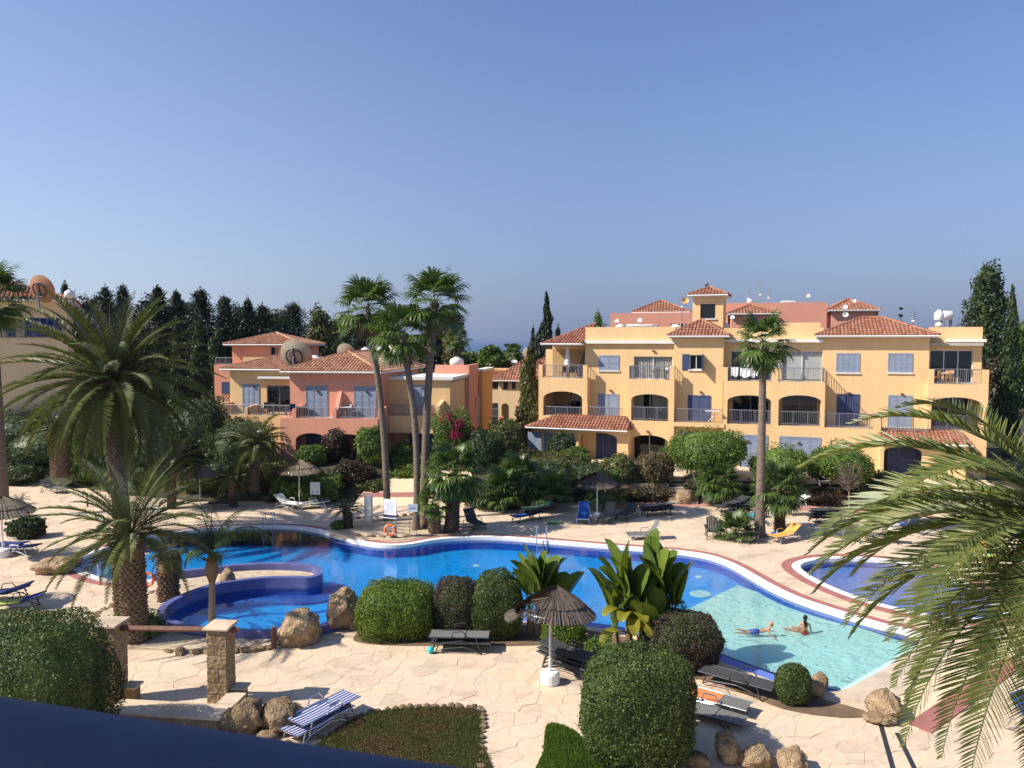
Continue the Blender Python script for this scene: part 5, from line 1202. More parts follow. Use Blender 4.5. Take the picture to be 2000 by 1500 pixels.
# ---- trees behind the buildings
def far_tree(name, label, px, top, base_z, wpx, Y, m, style, n=5000, seed=0, L=0.45, group=None):
    if style == 'conifer': wpx *= 1.75; n = int(n*1.9)
    pt = V(px, top, Y); s = ppm(Y); w = wpx/s; h = pt.z - base_z
    t_ = thing(name, label, 'tree', (pt.x, Y, base_z), 0, group); r = np.random.default_rng(seed); rr = random.Random(seed); parts = []
    up = np.array([0, 0, 1.0])
    if style == 'cypress':
        k = max(6, int(h/1.0))
        for i in range(k):
            f_ = (i+0.4)/k; prof = (min(1, f_*6) ** 0.5) * (1-f_) ** 0.62 * 1.15 + 0.05
            z = h*(0.06+0.94*f_); parts.append(blob((w*0.06*rr.uniform(-1, 1), w*0.06*rr.uniform(-1, 1), z), (w/2*prof, w/2*prof, h/k*1.25), n//k, L, L*0.35, r, 2, 0.18, 0.5, axis=up, ax_w=0.75))
    elif style == 'conifer':
        k = max(14, int(h*2.2))
        for i in range(k):
            f_ = (i+0.5)/k; z = h*(0.12+0.88*f_); R = w/2*(min(1.0, (1-f_)**0.95*1.35)+0.07)*rr.uniform(0.65, 1.4); nb = 5
            for b_ in range(nb):
                a = i*2.4+b_*2*pi/nb+rr.uniform(-.5, .5); R2 = R*rr.uniform(0.5, 1.25)
                for e in (0.35, 0.75):
                    parts.append(blob((R2*e*cos(a), R2*e*sin(a), z+R2*e*0.28), (R2*0.42+0.2, R2*0.42+0.2, 0.42+R2*0.16), max(6, n//(k*nb*2)), L*0.8, L*0.3, r, 2, 0.25, 0.6, axis=np.array([cos(a), sin(a), 0.7]), ax_w=0.7))
        parts.append(blob((0, 0, h), (0.18, 0.18, 0.8), 40, L*0.6, L*0.25, r, axis=up, ax_w=0.8))
    elif style == 'norfolk':
        k = max(10, int(h*1.1))
        for i in range(k):
            f_ = (i+0.5)/k; z = h*(0.1+0.9*f_); R = w/2*(1-f_)**0.85+0.1
            for b_ in range(6):
                a = i*0.9+b_*pi/3; e = np.linspace(0.15, 1, 8)
                p = np.column_stack([R*e*cos(a), R*e*sin(a), z+R*e*0.3]); p = np.repeat(p, max(1, n//(k*48)), 0) + r.normal(0, 0.06*R+0.03, (8*max(1, n//(k*48)), 3))
                parts.append(leaf_quads(p, np.tile(up, (len(p), 1)), L*0.7, L*0.25, r, 0.7, np.array([cos(a), sin(a), 0.5]), 0.7))
    else:
        k = 11
        for i in range(k):
            a = rr.uniform(0, 6.28); e = rr.uniform(0.05, 0.62); f_ = rr.uniform(0.34, 0.9); q = sqrt(max(0.1, 1-((f_-0.55)/0.5)**2))
            parts.append(blob((w/2*e*q*cos(a), w/2*e*q*sin(a), h*f_), (w*rr.uniform(0.16, 0.27), w*rr.uniform(0.16, 0.27), h*rr.uniform(0.09, 0.15)), n//k, L, L*0.5, r, 2, 0.22, 0.55, f=4))
        parts.append(blob((0, 0, h*0.5), (w*0.36, w*0.36, h*0.32), n//5, L, L*0.5, r, 2, 0.2, 0.6)); parts.append(blob((w*0.03, 0, h*0.9), (w*0.15, w*0.15, h*0.1), n//12, L, L*0.5, r, 2, 0.25, 0.5))
    mobj('crown', cloud_mesh('crown', parts, m), t_)
    mb = MB(); mb.tube([(0, 0, -0.5), (0.1, 0, h*0.5), (0, 0, h*0.93)], [max(0.12, w*0.035), max(0.08, w*0.024), 0.04], 7)
    if style == 'broad':
        for i in range(6): a = i*1.1; mb.tube([(0, 0, h*(0.25+0.06*i)), (w*0.2*cos(a), w*0.2*sin(a), h*(0.45+0.06*i)), (w*0.33*cos(a), w*0.33*sin(a), h*(0.55+0.05*i))], [w*0.016, w*0.011, 0.03], 5)
    mb.build('trunk', 'bark_tree', t_); return t_
far = [ # label, px, top, width px, Y, material, style, n
 ('slender dark conifer tip left of the big date palm crown', 127, 558, 46, 96, 'leaf_conifer', 'conifer', 2600),
 ('dark conifer showing just above the date palm, tallest near the corner roof', 205, 566, 64, 92, 'leaf_conifer', 'conifer', 4200),
 ('dark conifer directly behind the date palm crown top', 240, 564, 64, 95, 'leaf_conifer', 'conifer', 4200),
 ('pointed dark conifer just right of the date palm crown top', 308, 566, 56, 88, 'leaf_conifer', 'conifer', 4600),
 ('dark conifer with blunt tip between two pointed conifers', 345, 576, 58, 90, 'leaf_conifer', 'conifer', 4600),
 ('broadest dark conifer with layered branches in the row', 392, 572, 84, 88, 'leaf_conifer', 'conifer', 6000),
 ('dark conifer with forked top in the conifer row', 438, 586, 66, 92, 'leaf_conifer', 'conifer', 4600),
 ('narrow dark conifer with antenna-like tip', 484, 590, 50, 90, 'leaf_conifer', 'conifer', 4200),
 ('low wide dark conifer above the pink house roof', 512, 602, 86, 96, 'leaf_conifer', 'conifer', 4600),
 ('bushy dark pine above the pink house roof end', 574, 599, 92, 98, 'leaf_conifer', 'conifer', 5200),
 ('broad dark tree filling in behind the pointed conifers', 285, 580, 120, 102, 'leaf_conifer', 'broad', 5500),
 ('broad dark tree between the conifer row and date palm', 368, 588, 130, 104, 'leaf_conifer', 'broad', 5500),
 ('rounded dark tree under the forked conifer', 455, 596, 130, 104, 'leaf_conifer', 'broad', 5500),
 ('rounded dark tree behind the pink house ridge', 540, 608, 130, 106, 'leaf_dark', 'broad', 5500),
 ('dark round tree behind the date palm crown', 180, 578, 120, 104, 'leaf_conifer', 'broad', 5000),
 ('columnar green cypress beside the pink house', 388, 640, 46, 80, 'leaf_dark', 'cypress', 5000),
 ('columnar cypress next to the date palm fronds', 345, 634, 40, 78, 'leaf_dark', 'cypress', 4200),
 ('shaggy cypress in front of the conifer row', 425, 650, 56, 84, 'leaf_dark', 'cypress', 4600),
 ('sunlit broad green tree behind the villa dishes', 622, 603, 92, 92, 'leaf_olive', 'broad', 6000),
 ('round olive-green tree behind the villa water tanks', 668, 613, 82, 96, 'leaf_mid', 'broad', 5000),
 ('brownish broad tree behind the tallest fan palms', 705, 618, 90, 100, 'leaf_brown', 'broad', 5000),
 ('green tree filling the gap between the fan palm trunks', 760, 628, 110, 96, 'leaf_olive', 'broad', 6000),
 ('dark tree right behind the tallest fan palm trunk', 880, 606, 70, 92, 'leaf_conifer', 'broad', 5500),
 ('dark round tree next to the villa roof tank', 838, 640, 90, 88, 'leaf_dark', 'broad', 5000),
 ('pale fan-leaved tree above the villa roof end', 886, 652, 60, 84, 'leaf_gold', 'broad', 3000),
 ('fresh green tree in the gap towards the sea', 955, 674, 84, 88, 'leaf_mid', 'broad', 5500),
 ('small green tree left of the gap house roof', 915, 690, 70, 90, 'leaf_mid', 'broad', 4000),
 ('tall thin cypress spire left of the yellow block', 1070, 584, 34, 84, 'leaf_conifer', 'cypress', 5200),
 ('short cypress beside the thin cypress spire', 1040, 652, 20, 90, 'leaf_conifer', 'cypress', 1800),
 ('dark bushy cypress at the foot of the spire', 1056, 640, 46, 88, 'leaf_conifer', 'cypress', 2600),
 ('dark cypress tucked behind the left tiled roof end', 1088, 652, 36, 88, 'leaf_conifer', 'cypress', 2200),
 ('stepped dark araucaria in the gap towards the sea', 990, 668, 46, 90, 'leaf_conifer', 'norfolk', 2600),
 ('pale palm-like tree beside the araucaria', 1006, 678, 40, 92, 'leaf_olive', 'broad', 2000),
 ('tall loose green tree in front of the gap house', 1034, 690, 56, 62, 'leaf_olive', 'cypress', 5200),
 ('small pine above the left parapet of yellow block', 1168, 616, 42, 92, 'leaf_mid', 'conifer', 2600),
 ('little araucaria poking above the yellow block roof', 1760, 596, 22, 92, 'leaf_conifer', 'norfolk', 2200),
 ('big dark spreading tree behind the right end of yellow block', 1928, 516, 128, 70, 'leaf_dark', 'broad', 9000),
 ('dark columnar cypress at the right end of yellow block', 1977, 588, 44, 58, 'leaf_dark', 'cypress', 7000),
 ('reddish shrub tree behind the right balcony', 1945, 700, 70, 64, 'leaf_brown', 'broad', 4000),
 ('green tree at the far right behind the cypress', 2010, 630, 90, 74, 'leaf_mid', 'broad', 5000),
 ('dense green tree behind the corner building side', 165, 640, 90, 84, 'leaf_dark', 'broad', 5000),
 ('green bushy tree between the villa and gap house', 935, 742, 60, 76, 'leaf_dark', 'broad', 3500)]
for i, (lb_, px, top, w, Y, m_, st, n_) in enumerate(far):
    far_tree('background_tree', lb_, px, top, 1.0, w, Y, m_, st, int(n_*1.5), 200+i, 0.42 if Y > 75 else 0.34)
# low scrub far behind, reads as one mass
r_ = np.random.default_rng(77); parts = []
for i in range(90):
    x_ = r_.uniform(-75, 70); y_ = r_.uniform(104, 150); hh = r_.uniform(2.5, 6.0)
    parts.append(blob((x_, y_, hh*0.45), (r_.uniform(2.5, 5), 2.5, hh*0.55), 420, 0.6, 0.3, r_, 2, 0.25, 0.4))
kind(tag(mobj('far_woodland', cloud_mesh('far_woodland', parts, 'leaf_dark')), 'mass of dark woodland on the plain behind the houses', 'woodland'), 'stuff')

# ================================================================== PALMS
def pinnate(name, Lf, e0, droop, ll, nl, m, wl=0.035, vfold=0.35, fwd=0.75, seed=0, hang=0.25, pet=0.12, stalk=0.03, seg=2):
    """feather frond lying along +x from the origin; e0 start angle, droop total bend"""
    r = np.random.default_rng(seed); K = 26; pts = [np.zeros(3)]; ang = []
    for i in range(K):
        t_ = i/(K-1); a = e0 - droop*t_**1.35; ang.append(a); pts.append(pts[-1] + np.array([cos(a), 0, sin(a)])*Lf/K)
    ang.append(ang[-1]); pts = np.array(pts)
    V_, Q = [], []
    def at(t_):
        f_ = t_*K; i = min(K-1, int(f_)); u_ = f_-i; return pts[i]*(1-u_)+pts[i+1]*u_, ang[i]
    for side in (-1, 1):
        for k in range(nl):
            t_ = pet + (1-pet)*(k+r.uniform(0, .6))/nl; p, a = at(min(t_, 0.999)); q = (t_-pet)/(1-pet)
            l = ll*(0.35+0.65*sin(pi*min(1, q*0.85+0.16)))*(1-0.45*q**4)*r.uniform(0.85, 1.1)
            T = np.array([cos(a), 0, sin(a)]); Nn = np.array([-sin(a), 0, cos(a)]); S = np.array([0, side, 0])
            fw = fwd*(0.75+0.6*q)+r.normal(0, 0.06); vf = vfold+r.normal(0, 0.14)
            d = T*fw + S*1.0 + Nn*vf; d /= np.linalg.norm(d)
            wv = np.cross(d, Nn*0.6+T*0.8); wv /= np.linalg.norm(wv); w = wl*(0.7+0.3*sin(pi*q))
            prev = p; b0 = len(V_); V_.append(p-wv*w*0.35); V_.append(p+wv*w*0.35); dd = d.copy()
            for j in range(1, seg+1):
                dd = dd + np.array([0, 0, -hang*j*r.uniform(0.6, 1.3)/seg]); dd /= np.linalg.norm(dd)
                nx_ = prev + dd*l/seg; ww = w*(0.5 if j < seg else 0.07); V_.append(nx_-wv*ww); V_.append(nx_+wv*ww)
                c = len(V_); Q.append((c-4, c-3, c-1, c-2)); prev = nx_
    b0 = len(V_)   # rachis, three-sided
    for i in range(K+1):
        w = stalk*(1-0.85*i/K); a = ang[min(i, K)]; Nn = np.array([-sin(a), 0, cos(a)])
        V_ += [pts[i]+np.array([0, w, 0])-Nn*w*0.4, pts[i]-np.array([0, w, 0])-Nn*w*0.4, pts[i]+Nn*w*0.7]
    for i in range(K):
        for j in range(3): a_, b_ = b0+3*i+j, b0+3*i+(j+1) % 3; Q.append((a_, b_, b_+3, a_+3))
    return np_mesh(name, np.array(V_), np.array(Q), m)
def fan(name, Lp, e0, bend, R, ns, m, droop=0.9, seed=0, half=2.0, wseg=0.055):
    r = np.random.default_rng(seed); K = 8; pts = [np.zeros(3)]; a = e0
    for i in range(K): a = e0-bend*(i/(K-1))**1.3; pts.append(pts[-1]+np.array([cos(a), 0, sin(a)])*Lp/K)
    V_, Q = [], []; c = pts[-1]; T = np.array([cos(a), 0, sin(a)]); Nn = np.array([-sin(a), 0, cos(a)]); S = np.array([0, 1.0, 0])
    for k in range(ns):
        th = -half+2*half*(k+r.uniform(.2, .8))/ns; l = R*(0.72+0.28*cos(th*0.7))*r.uniform(0.88, 1.08)
        d = T*cos(th)+S*sin(th)+Nn*(0.18-0.1*abs(th))+r.normal(0, 0.03, 3); d /= np.linalg.norm(d); w_ = np.cross(d, Nn); w_ /= np.linalg.norm(w_)
        p = c.copy(); fr = (0.02, wseg, wseg*0.8, wseg*0.38, 0.008); steps = (0.45, 0.2, 0.18, 0.17)
        V_ += [p-w_*fr[0], p+w_*fr[0]]; dd = d.copy()
        for j, st in enumerate(steps):
            if j: dd = dd+np.array([0, 0, -droop*0.42*j*r.uniform(0.7, 1.3)]); dd /= np.linalg.norm(dd)
            p = p+dd*l*st; V_ += [p-w_*fr[j+1], p+w_*fr[j+1]]; n_ = len(V_); Q.append((n_-4, n_-3, n_-1, n_-2))
    b0 = len(V_)
    for i in range(K+1):
        w = 0.028*(1-0.5*i/K); V_ += [pts[i]+np.array([0, w, 0]), pts[i]-np.array([0, w, 0]), pts[i]+np.array([0, 0, w])]
    for i in range(K):
        for j in range(3): a_, b_ = b0+3*i+j, b0+3*i+(j+1) % 3; Q.append((a_, b_, b_+3, a_+3))
    return np_mesh(name, np.array(V_), np.array(Q), m)
GOLD = 2.39996
def trunk_path(h, lean=(0, 0), curve=0.0, k=10):
    return [Vector((lean[0]*(i/k) + curve*sin(pi*i/k), lean[1]*(i/k), h*i/k)) for i in range(k+1)]
def date_trunk(parent, path, r0, r1, m='bark_date', dz=0.12, nr=13, out=0.085, flare=1.0):
    mb = MB(); k = len(path)-1; rs = [(r0+(r1-r0)*i/k)*(1+0.35*(flare-1)*max(0, 1-4*i/k)) for i in range(k+1)]
    mb.tube(path, rs, 12)
    L = sum((path[i+1]-path[i]).length for i in range(k)); n = int(L/dz); rr = random.Random(3)
    for i in range(n):
        f_ = i/n*k; j = int(f_); u_ = f_-j; c = path[j].lerp(path[j+1], u_); R = rs[j]*(1-u_)+rs[j+1]*u_
        for q in range(nr):
            a = 2*pi*(q+0.5*(i % 2))/nr+rr.uniform(-.06, .06); o = out*rr.uniform(0.6, 1.3); w = R*pi/nr*0.92
            ca, sa = cos(a), sin(a); A_ = c+Vector((ca*R*0.95, sa*R*0.95, -dz*0.55)); tn = Vector((-sa, ca, 0))
            top = c+Vector((ca*(R+o), sa*(R+o), dz*0.75)); bk = c+Vector((ca*R*0.9, sa*R*0.9, dz*0.8))
            mb.add([A_-tn*w*0.5, A_+tn*w*0.5, top+tn*w*0.42, top-tn*w*0.42, bk-tn*w*0.6, bk+tn*w*0.6], [(0, 1, 2, 3), (3, 2, 5, 4), (1, 5, 2), (0, 3, 4)])
    return mb.build('trunk', m, parent)
def ring_trunk(parent, path, r0, r1, m='bark_fan', n=10, flare=1.35, rings=True):
    k = len(path)-1; P = spline(path, 5); kk = len(P)-1; rs = []
    for i in range(kk+1): f_ = i/kk; rs.append((r0+(r1-r0)*f_)*(1+(flare-1)*max(0, 1-9*f_)**2)*(1+(0.025*sin(i*2.1) if rings else 0)))
    mb = MB(); mb.tube(P, rs, n); return mb.build('trunk', m, parent, smooth=True)
def crown(parent, top, meshes, n, e_of, rr, scale=(0.9, 1.1), name='frond', start=0.0):
    """fronds on a spiral; meshes is a list of (elevation, mesh); e_of(i/n) gives the wanted elevation"""
    for i in range(n):
        e = e_of(i/max(1, n-1)); me = min(meshes, key=lambda q: abs(q[0]-e)+rr.uniform(0, 0.12))
        s_ = rr.uniform(*scale); mobj(name, me[1], parent, tuple(top), (rr.uniform(-.12, .12), (me[0]-e)*1.0+rr.uniform(-.05, .05), start+i*GOLD+rr.uniform(-.15, .15)), (s_,)*3)
def fset(fn, els, **kw): return [(e, fn(e, i)) for i, e in enumerate(els)]
D_EL = [1.35, 1.1, 0.85, 0.6, 0.35, 0.1, -0.2, -0.5]
date_m = [(e, pinnate('frond', 3.3, e, 0.75+0.35*(1.3-e)*0.6, 0.52, 62, 'frond_date', 0.034, seed=i)) for i, e in enumerate(D_EL)]
date_big = [(e, pinnate('frond', 4.9, e, 0.58+0.30*(1.3-e), 0.62, 84, 'frond_date', 0.040, seed=200+i, hang=0.10, vfold=0.42, fwd=0.85)) for i, e in enumerate(D_EL)]
date_small = [(e, pinnate('frond', 2.1, e, 0.95+0.2*(1.3-e), 0.44, 46, 'frond_date', 0.032, seed=20+i, vfold=0.3)) for i, e in enumerate(D_EL[:7])]
def date_palm(label, px, pyb, top_y, px_top, m_set, nf, r0, r1, z=0.0, e_hi=1.35, e_lo=-0.35, sc_r=(0.9, 1.1), seed=1, tm='bark_date', skirt=0, out=0.085, group=None, name='date_palm', scale=1.0):
    p = G(px, pyb, z); s = ppm(p.y); t_ = thing(name, label, 'palm tree', (p.x, p.y, z-0.03), 0, group); rr = random.Random(seed)
    h = V(px_top, top_y, p.y).z - z; lean = ((px_top-px)/s, 0); path = trunk_path(h, lean)
    date_trunk(t_, path, r0, r1, tm, out=out)
    crown(t_, path[-1]+Vector((0, 0, -0.05)), m_set, nf, lambda f_: e_hi+(e_lo-e_hi)*f_**1.1, rr, (sc_r[0]*scale, sc_r[1]*scale))
    mb = MB(); mb.lathe([(r1*0.9, -1.0), (r1*1.25, -0.6), (r1*1.1, -0.25), (r1*0.5, -0.05), (0.02, 0.05)], 10, c=path[-1]); mb.build('crown_boss', 'husk', t_, smooth=True)
    return t_, path[-1]
big, bt = date_palm('largest date palm with wide arching crown in front of the corner building', 240, 1050, 744, 228, date_big, 112, 0.36, 0.33, z=0.0, e_lo=-0.95, sc_r=(0.95, 1.2), seed=1)
# trunks and crowns by the lower pool
date_palm('thick date palm beside the lower pool with a rough scaly trunk', 264, 1252, 1040, 262, date_big, 50, 0.38, 0.33, z=0.05, e_lo=-0.3, sc_r=(0.54, 0.66), seed=2)
date_palm('second date palm trunk with grey boots behind the thick scaly one', 329, 1172, 1078, 331, date_small, 16, 0.30, 0.34, z=0.05, e_hi=1.2, e_lo=-0.9, sc_r=(0.42, 0.6), seed=3, out=0.13)
date_palm('date palm stump right beside the thick scaly trunk', 243, 1228, 1075, 240, date_small, 10, 0.26, 0.24, z=0.05, e_hi=1.3, e_lo=0.1, sc_r=(0.6, 0.75), seed=31)
date_palm('garden date palm in front of the yellow villa wing', 497, 960, 868, 500, date_small, 34, 0.28, 0.26, z=0.7, e_lo=-0.35, sc_r=(1.05, 1.3), seed=5)
date_palm('stout date palm at the far left bed with brown boots', 118, 930, 835, 117, date_m, 26, 0.55, 0.5, z=0.8, e_lo=-0.3, sc_r=(0.75, 0.95), seed=6)
date_palm('shaded date palm behind the thick one near the umbrella', 335, 990, 905, 338, date_small, 26, 0.22, 0.2, z=0.1, e_lo=-0.6, sc_r=(1.0, 1.25), seed=7)
date_palm('small date palm beside the back thatched umbrella', 455, 985, 930, 455, date_small, 22, 0.2, 0.18, z=0.1, e_lo=-0.5, sc_r=(0.7, 0.85), seed=8)
# queen palm with smooth trunk
p_ = G(414, 1250); qp = thing('queen_palm', 'slender queen palm with smooth ringed trunk and one drooping frond over the lower pool', 'palm tree', (p_.x, p_.y, 0)); s_ = ppm(p_.y)
hq = V(417, 1130, p_.y).z; ring_trunk(qp, trunk_path(hq, (0.05, 0)), 0.125, 0.10, 'bark_queen', flare=1.1)
mb = MB(); mb.lathe([(0.11, -0.1), (0.2, 0.15), (0.22, 0.4), (0.12, 0.8), (0.05, 1.0)], 10, c=(0.05, 0, hq)); mb.build('leaf_base', 'husk', qp, smooth=True)
queen_m = [(e, pinnate('frond', 2.1, e, d_, 0.46, 60, 'frond_queen', 0.034, vfold=-0.1, fwd=0.5, seed=60+i, hang=0.75, seg=3)) for i, (e, d_) in enumerate(((1.4, 1.2), (1.1, 2.2), (0.8, 2.2), (0.5, 1.8)))]
for i, (rz, k_, s_) in enumerate(((0.05, 1, 1.25), (2.9, 1, 0.85), (3.5, 2, 0.8), (1.9, 0, 0.9), (1.2, 1, 0.7), (4.4, 2, 0.75), (2.4, 0, 1.0), (5.4, 3, 0.5), (0.6, 0, 0.9))): mobj('frond', queen_m[k_][1], qp, (0.05, 0, hq+0.85), (0, 0, rz), (s_,)*3)
for i in range(9): a = i*0.75; mb = MB(); mb.tube([(0.05, 0, hq+0.5), (0.05+0.35*cos(a), 0.35*sin(a), hq+0.75), (0.05+0.6*cos(a), 0.6*sin(a), hq+0.85+0.1*(i % 3))], [0.03, 0.02, 0.008], 4); mb.build('dry_stalk', 'husk_dark', qp)

# fan palms
F_EL = [1.35, 1.0, 0.65, 0.3, -0.1, -0.55, -1.0]
fan_m = [(e, fan('frond', 1.15, e, 0.35, 1.15, 26, 'frond_fan', 0.62, i)) for i, e in enumerate(F_EL)]
fan_d = [(e, fan('dry_frond', 0.8, e, 0.4, 0.95, 20, 'frond_dry', 0.9, 30+i)) for i, e in enumerate((-0.6, -1.0, -1.35))]
def fan_palm(label, px, pyb, px_top, top_y, nf, r0, r1, z=0.0, scale=1.0, seed=1, tm='bark_fan', curve=0.0, dry=8, e_lo=-0.75, boots=False, name='fan_palm', Y=None, flare=1.35, boss=0.0):
    p = G(px, pyb, z) if Y is None else V(px, pyb, Y); z = p.z; s = ppm(p.y); t_ = thing(name, label, 'palm tree', (p.x, p.y, z-0.03)); rr = random.Random(seed)
    h = V(px_top, top_y, p.y).z-z; path = trunk_path(h, ((px_top-px)/s, 0), curve)
    if boots: date_trunk(t_, path, r0, r1, tm, dz=0.13, nr=10, out=0.07)
    else: ring_trunk(t_, path, r0, r1, tm, flare=flare)
    if boss: mb = MB(); mb.lathe([(r1, -boss*2.2), (r1+boss*0.5, -boss*1.4), (r1+boss*0.55, -boss*0.6), (r1*0.9, 0.1)], 10, c=path[-1]); mb.build('crown_boss', 'husk_dark', t_, smooth=True)
    crown(t_, path[-1], fan_m, nf, lambda f_: 1.4+(e_lo-1.4)*f_, rr, (0.9*scale, 1.12*scale))
    if dry: crown(t_, path[-1]+Vector((0, 0, -0.25)), fan_d, dry, lambda f_: -0.7-0.5*f_, rr, (0.75*scale, scale), 'dry_frond')
    return t_
fan_palm('tall fan palm standing behind the white notice board', 757, 1018, 722, 606, 27, 0.20, 0.15, scale=0.97, seed=1, dry=4, e_lo=-0.6, curve=0.25)
fan_palm('shortest of the three tall fan palms, with denser crown', 812, 1035, 788, 655, 29, 0.19, 0.16, scale=0.97, seed=2, dry=4, e_lo=-0.6, curve=0.35)
fan_palm('tallest fan palm above the villa roof', 829, 1030, 852, 592, 27, 0.23, 0.18, scale=0.97, seed=3, dry=3, e_lo=-0.6, curve=-0.15, boss=0.12)
fan_palm('single slim fan palm in front of the yellow block', 1484, 1047, 1484, 668, 30, 0.25, 0.15, scale=0.82, seed=4, dry=9, e_lo=-0.95, boss=0.28)
fan_palm('tall fan palm at the left edge in front of the corner building', 8, 1010, -2, 585, 34, 0.33, 0.26, scale=1.15, seed=5, dry=8, boss=0.1)
fan_palm('medium fan palm with scaly trunk beside the brown lounger', 882, 1040, 888, 925, 44, 0.36, 0.28, scale=0.86, seed=6, boots=True, tm='husk_dark', dry=6, e_lo=-0.8)
fan_palm('small grey-green fan palm with a boot-covered stump trunk', 850, 1042, 846, 985, 24, 0.30, 0.26, scale=0.58, seed=7, boots=True, dry=5, e_lo=-0.2, tm='bark_date')
fan_palm('fan palm with rust-brown trunk beside the orange lounger', 1523, 1040, 1520, 955, 36, 0.25, 0.22, scale=0.80, seed=8, boots=True, tm='husk_dark', dry=5, e_lo=-0.7)
fan_palm('short fan palm at the end of the pink walk near the garden steps', 1405, 985, 1404, 945, 34, 0.25, 0.22, scale=0.82, seed=9, boots=True, tm='husk_dark', dry=4, e_lo=-0.4)
fan_palm('stemless fan palm clump behind the fan palm with brown lounger', 985, 985, 985, 965, 30, 0.2, 0.18, z=0.3, scale=0.9, seed=10, dry=0, e_lo=-0.1, boots=True)
fan_palm('low fan palm under the brown thatched umbrella', 1185, 985, 1186, 962, 22, 0.2, 0.18, z=0.2, scale=0.75, seed=11, dry=3, e_lo=-0.2, boots=True)
fan_palm('far fan palm behind the villa roof tank', 893, 800, 893, 664, 26, 0.25, 0.2, scale=0.8, seed=12, dry=10, Y=80)
fan_palm('far fan palm left of the araucaria', 1003, 800, 1003, 690, 20, 0.2, 0.18, scale=0.7, seed=13, dry=6, Y=86)
fan_palm('young fan palm in the slope above the lounger stack', 1075, 985, 1076, 965, 22, 0.15, 0.14, z=0.3, scale=0.8, seed=15, dry=0, e_lo=0.0, boots=True)
fan_palm('young fan palm among the shrubs below the porch', 1012, 955, 1012, 930, 20, 0.15, 0.14, z=0.9, scale=0.8, seed=16, dry=0, e_lo=0.0, boots=True)
fan_palm('small spiky fan palm between the two black garden chairs', 1437, 1052, 1437, 1043, 26, 0.12, 0.1, scale=0.62, seed=14, dry=0, e_lo=0.15, boots=True)
# cycads and small rosettes
cyc = [(e, pinnate('frond', 1.15, e, 0.9, 0.2, 40, 'frond_cycad', 0.018, vfold=0.25, fwd=0.35, seed=80+i, hang=0.05, stalk=0.015)) for i, e in enumerate((1.3, 1.0, 0.7, 0.4, 0.1))]
p_ = G(680, 1032); cy = thing('cycad', 'dark green cycad on a short leaning trunk beside the white board', 'palm tree', (p_.x, p_.y, 0)); path = trunk_path(0.95, (-0.12, 0), 0.05)
date_trunk(cy, path, 0.22, 0.2, 'husk_dark', dz=0.1, nr=9, out=0.06); crown(cy, path[-1], cyc, 34, lambda f_: 1.35-1.3*f_, random.Random(5), (0.85, 1.05))
for i, (lb_, px, py, k_, m_) in enumerate((('small spiky succulent beside the thick date palm', 318, 1212, 0.62, None), ('pale striped agave near the thick date palm', 305, 1224, 0.45, None), ('little feather palm by the left fan palm', 40, 985, 1.0, None))):
    p_ = G(px, py); t_ = thing('rosette_plant', lb_, 'plant', (p_.x, p_.y, 0.04)); crown(t_, Vector((0, 0, 0.1)), cyc, 16, lambda f_: 1.35-0.9*f_, random.Random(i+50), (0.6*k_, 0.8*k_)); mb = MB(); mb.lathe([(0.08, -0.1), (0.07, 0.15)], 8); mb.build('stump', 'husk_dark', t_)

# ---- the near palm whose fronds reach in from the right
front_m = []
for i, (e, d_) in enumerate(((0.95, 1.35), (0.7, 1.35), (0.45, 1.3), (0.2, 1.15), (-0.05, 1.0), (-0.3, 0.85))):
    front_m.append((e, pinnate('frond', 4.5, e, d_*0.92, 0.74, 80, 'frond_front', 0.032, vfold=0.30, fwd=0.85, seed=120+i, hang=0.07, pet=0.10, stalk=0.035, seg=3)))
front_dry = pinnate('dry_frond', 2.2, -0.5, 1.0, 0.5, 40, 'frond_dry', 0.022, vfold=-0.3, fwd=0.7, seed=140, hang=0.9, seg=3)
NP = V(2100, 1020, 13.2)
near = thing('near_date_palm', 'nearest date palm whose long sunlit fronds arch in from the right', 'palm tree', (NP.x, NP.y, -0.02))
path = trunk_path(NP.z, (0, 0)); date_trunk(near, path, 0.33, 0.28)
# frond list: heading (degrees from +x, counter-clockwise), elevation class, roll, scale
FL_ = [(178, 4, 0.0, 1.0), (188, 5, 0.1, 1.0), (170, 3, 0.0, 1.05), (196, 4, -0.1, 0.95), (205, 3, 0.1, 1.0), (214, 5, 0.0, 0.95), (150, 3, 0.1, 1.05), (182, 2, 0, 1.1), (165, 1, 0, 1.1),
       (200, 1, 0, 1.0), (225, 4, 0, 0.9), (130, 4, 0, 1.0), (175, 0, 0, 1.0), (240, 3, 0, 1.0), (120, 3, 0, 1.0), (100, 2, 0, 1.0), (80, 3, 0, 1.0), (60, 2, 0, 1.0), (40, 4, 0, 1.0), (20, 3, 0, 1.0), (0, 2, 0, 1.0), (-20, 4, 0, 1.0), (-45, 3, 0, 1.0), (-70, 2, 0, 1.0), (-95, 4, 0, 1.0), (265, 3, 0, 1.0), (110, 0, 0, 1.0), (250, 1, 0, 1.0), (155, 5, 0, 1.0), (145, 4, 0, 1.1)]
for hd, k_, roll, s_ in FL_: mobj('frond', front_m[k_][1], near, (0, 0, NP.z), (roll, 0, radians(hd)), (s_,)*3)
for hd, k_, tl, s_ in ((196, 5, 0.30, 1.05), (212, 5, 0.2, 1.1), (224, 5, 0.35, 1.0), (186, 5, 0.25, 1.1), (232, 5, 0.1, 1.1), (166, 5, 0.3, 1.0)): mobj('frond', front_m[k_][1], near, (0, 0, NP.z-0.1), (0, tl, radians(hd)), (s_,)*3)
for hd in (170, 195, 215, 235): mobj('dry_frond', front_dry, near, (0, 0, NP.z-0.3), (0, 0.1, radians(hd)), (0.8,)*3)

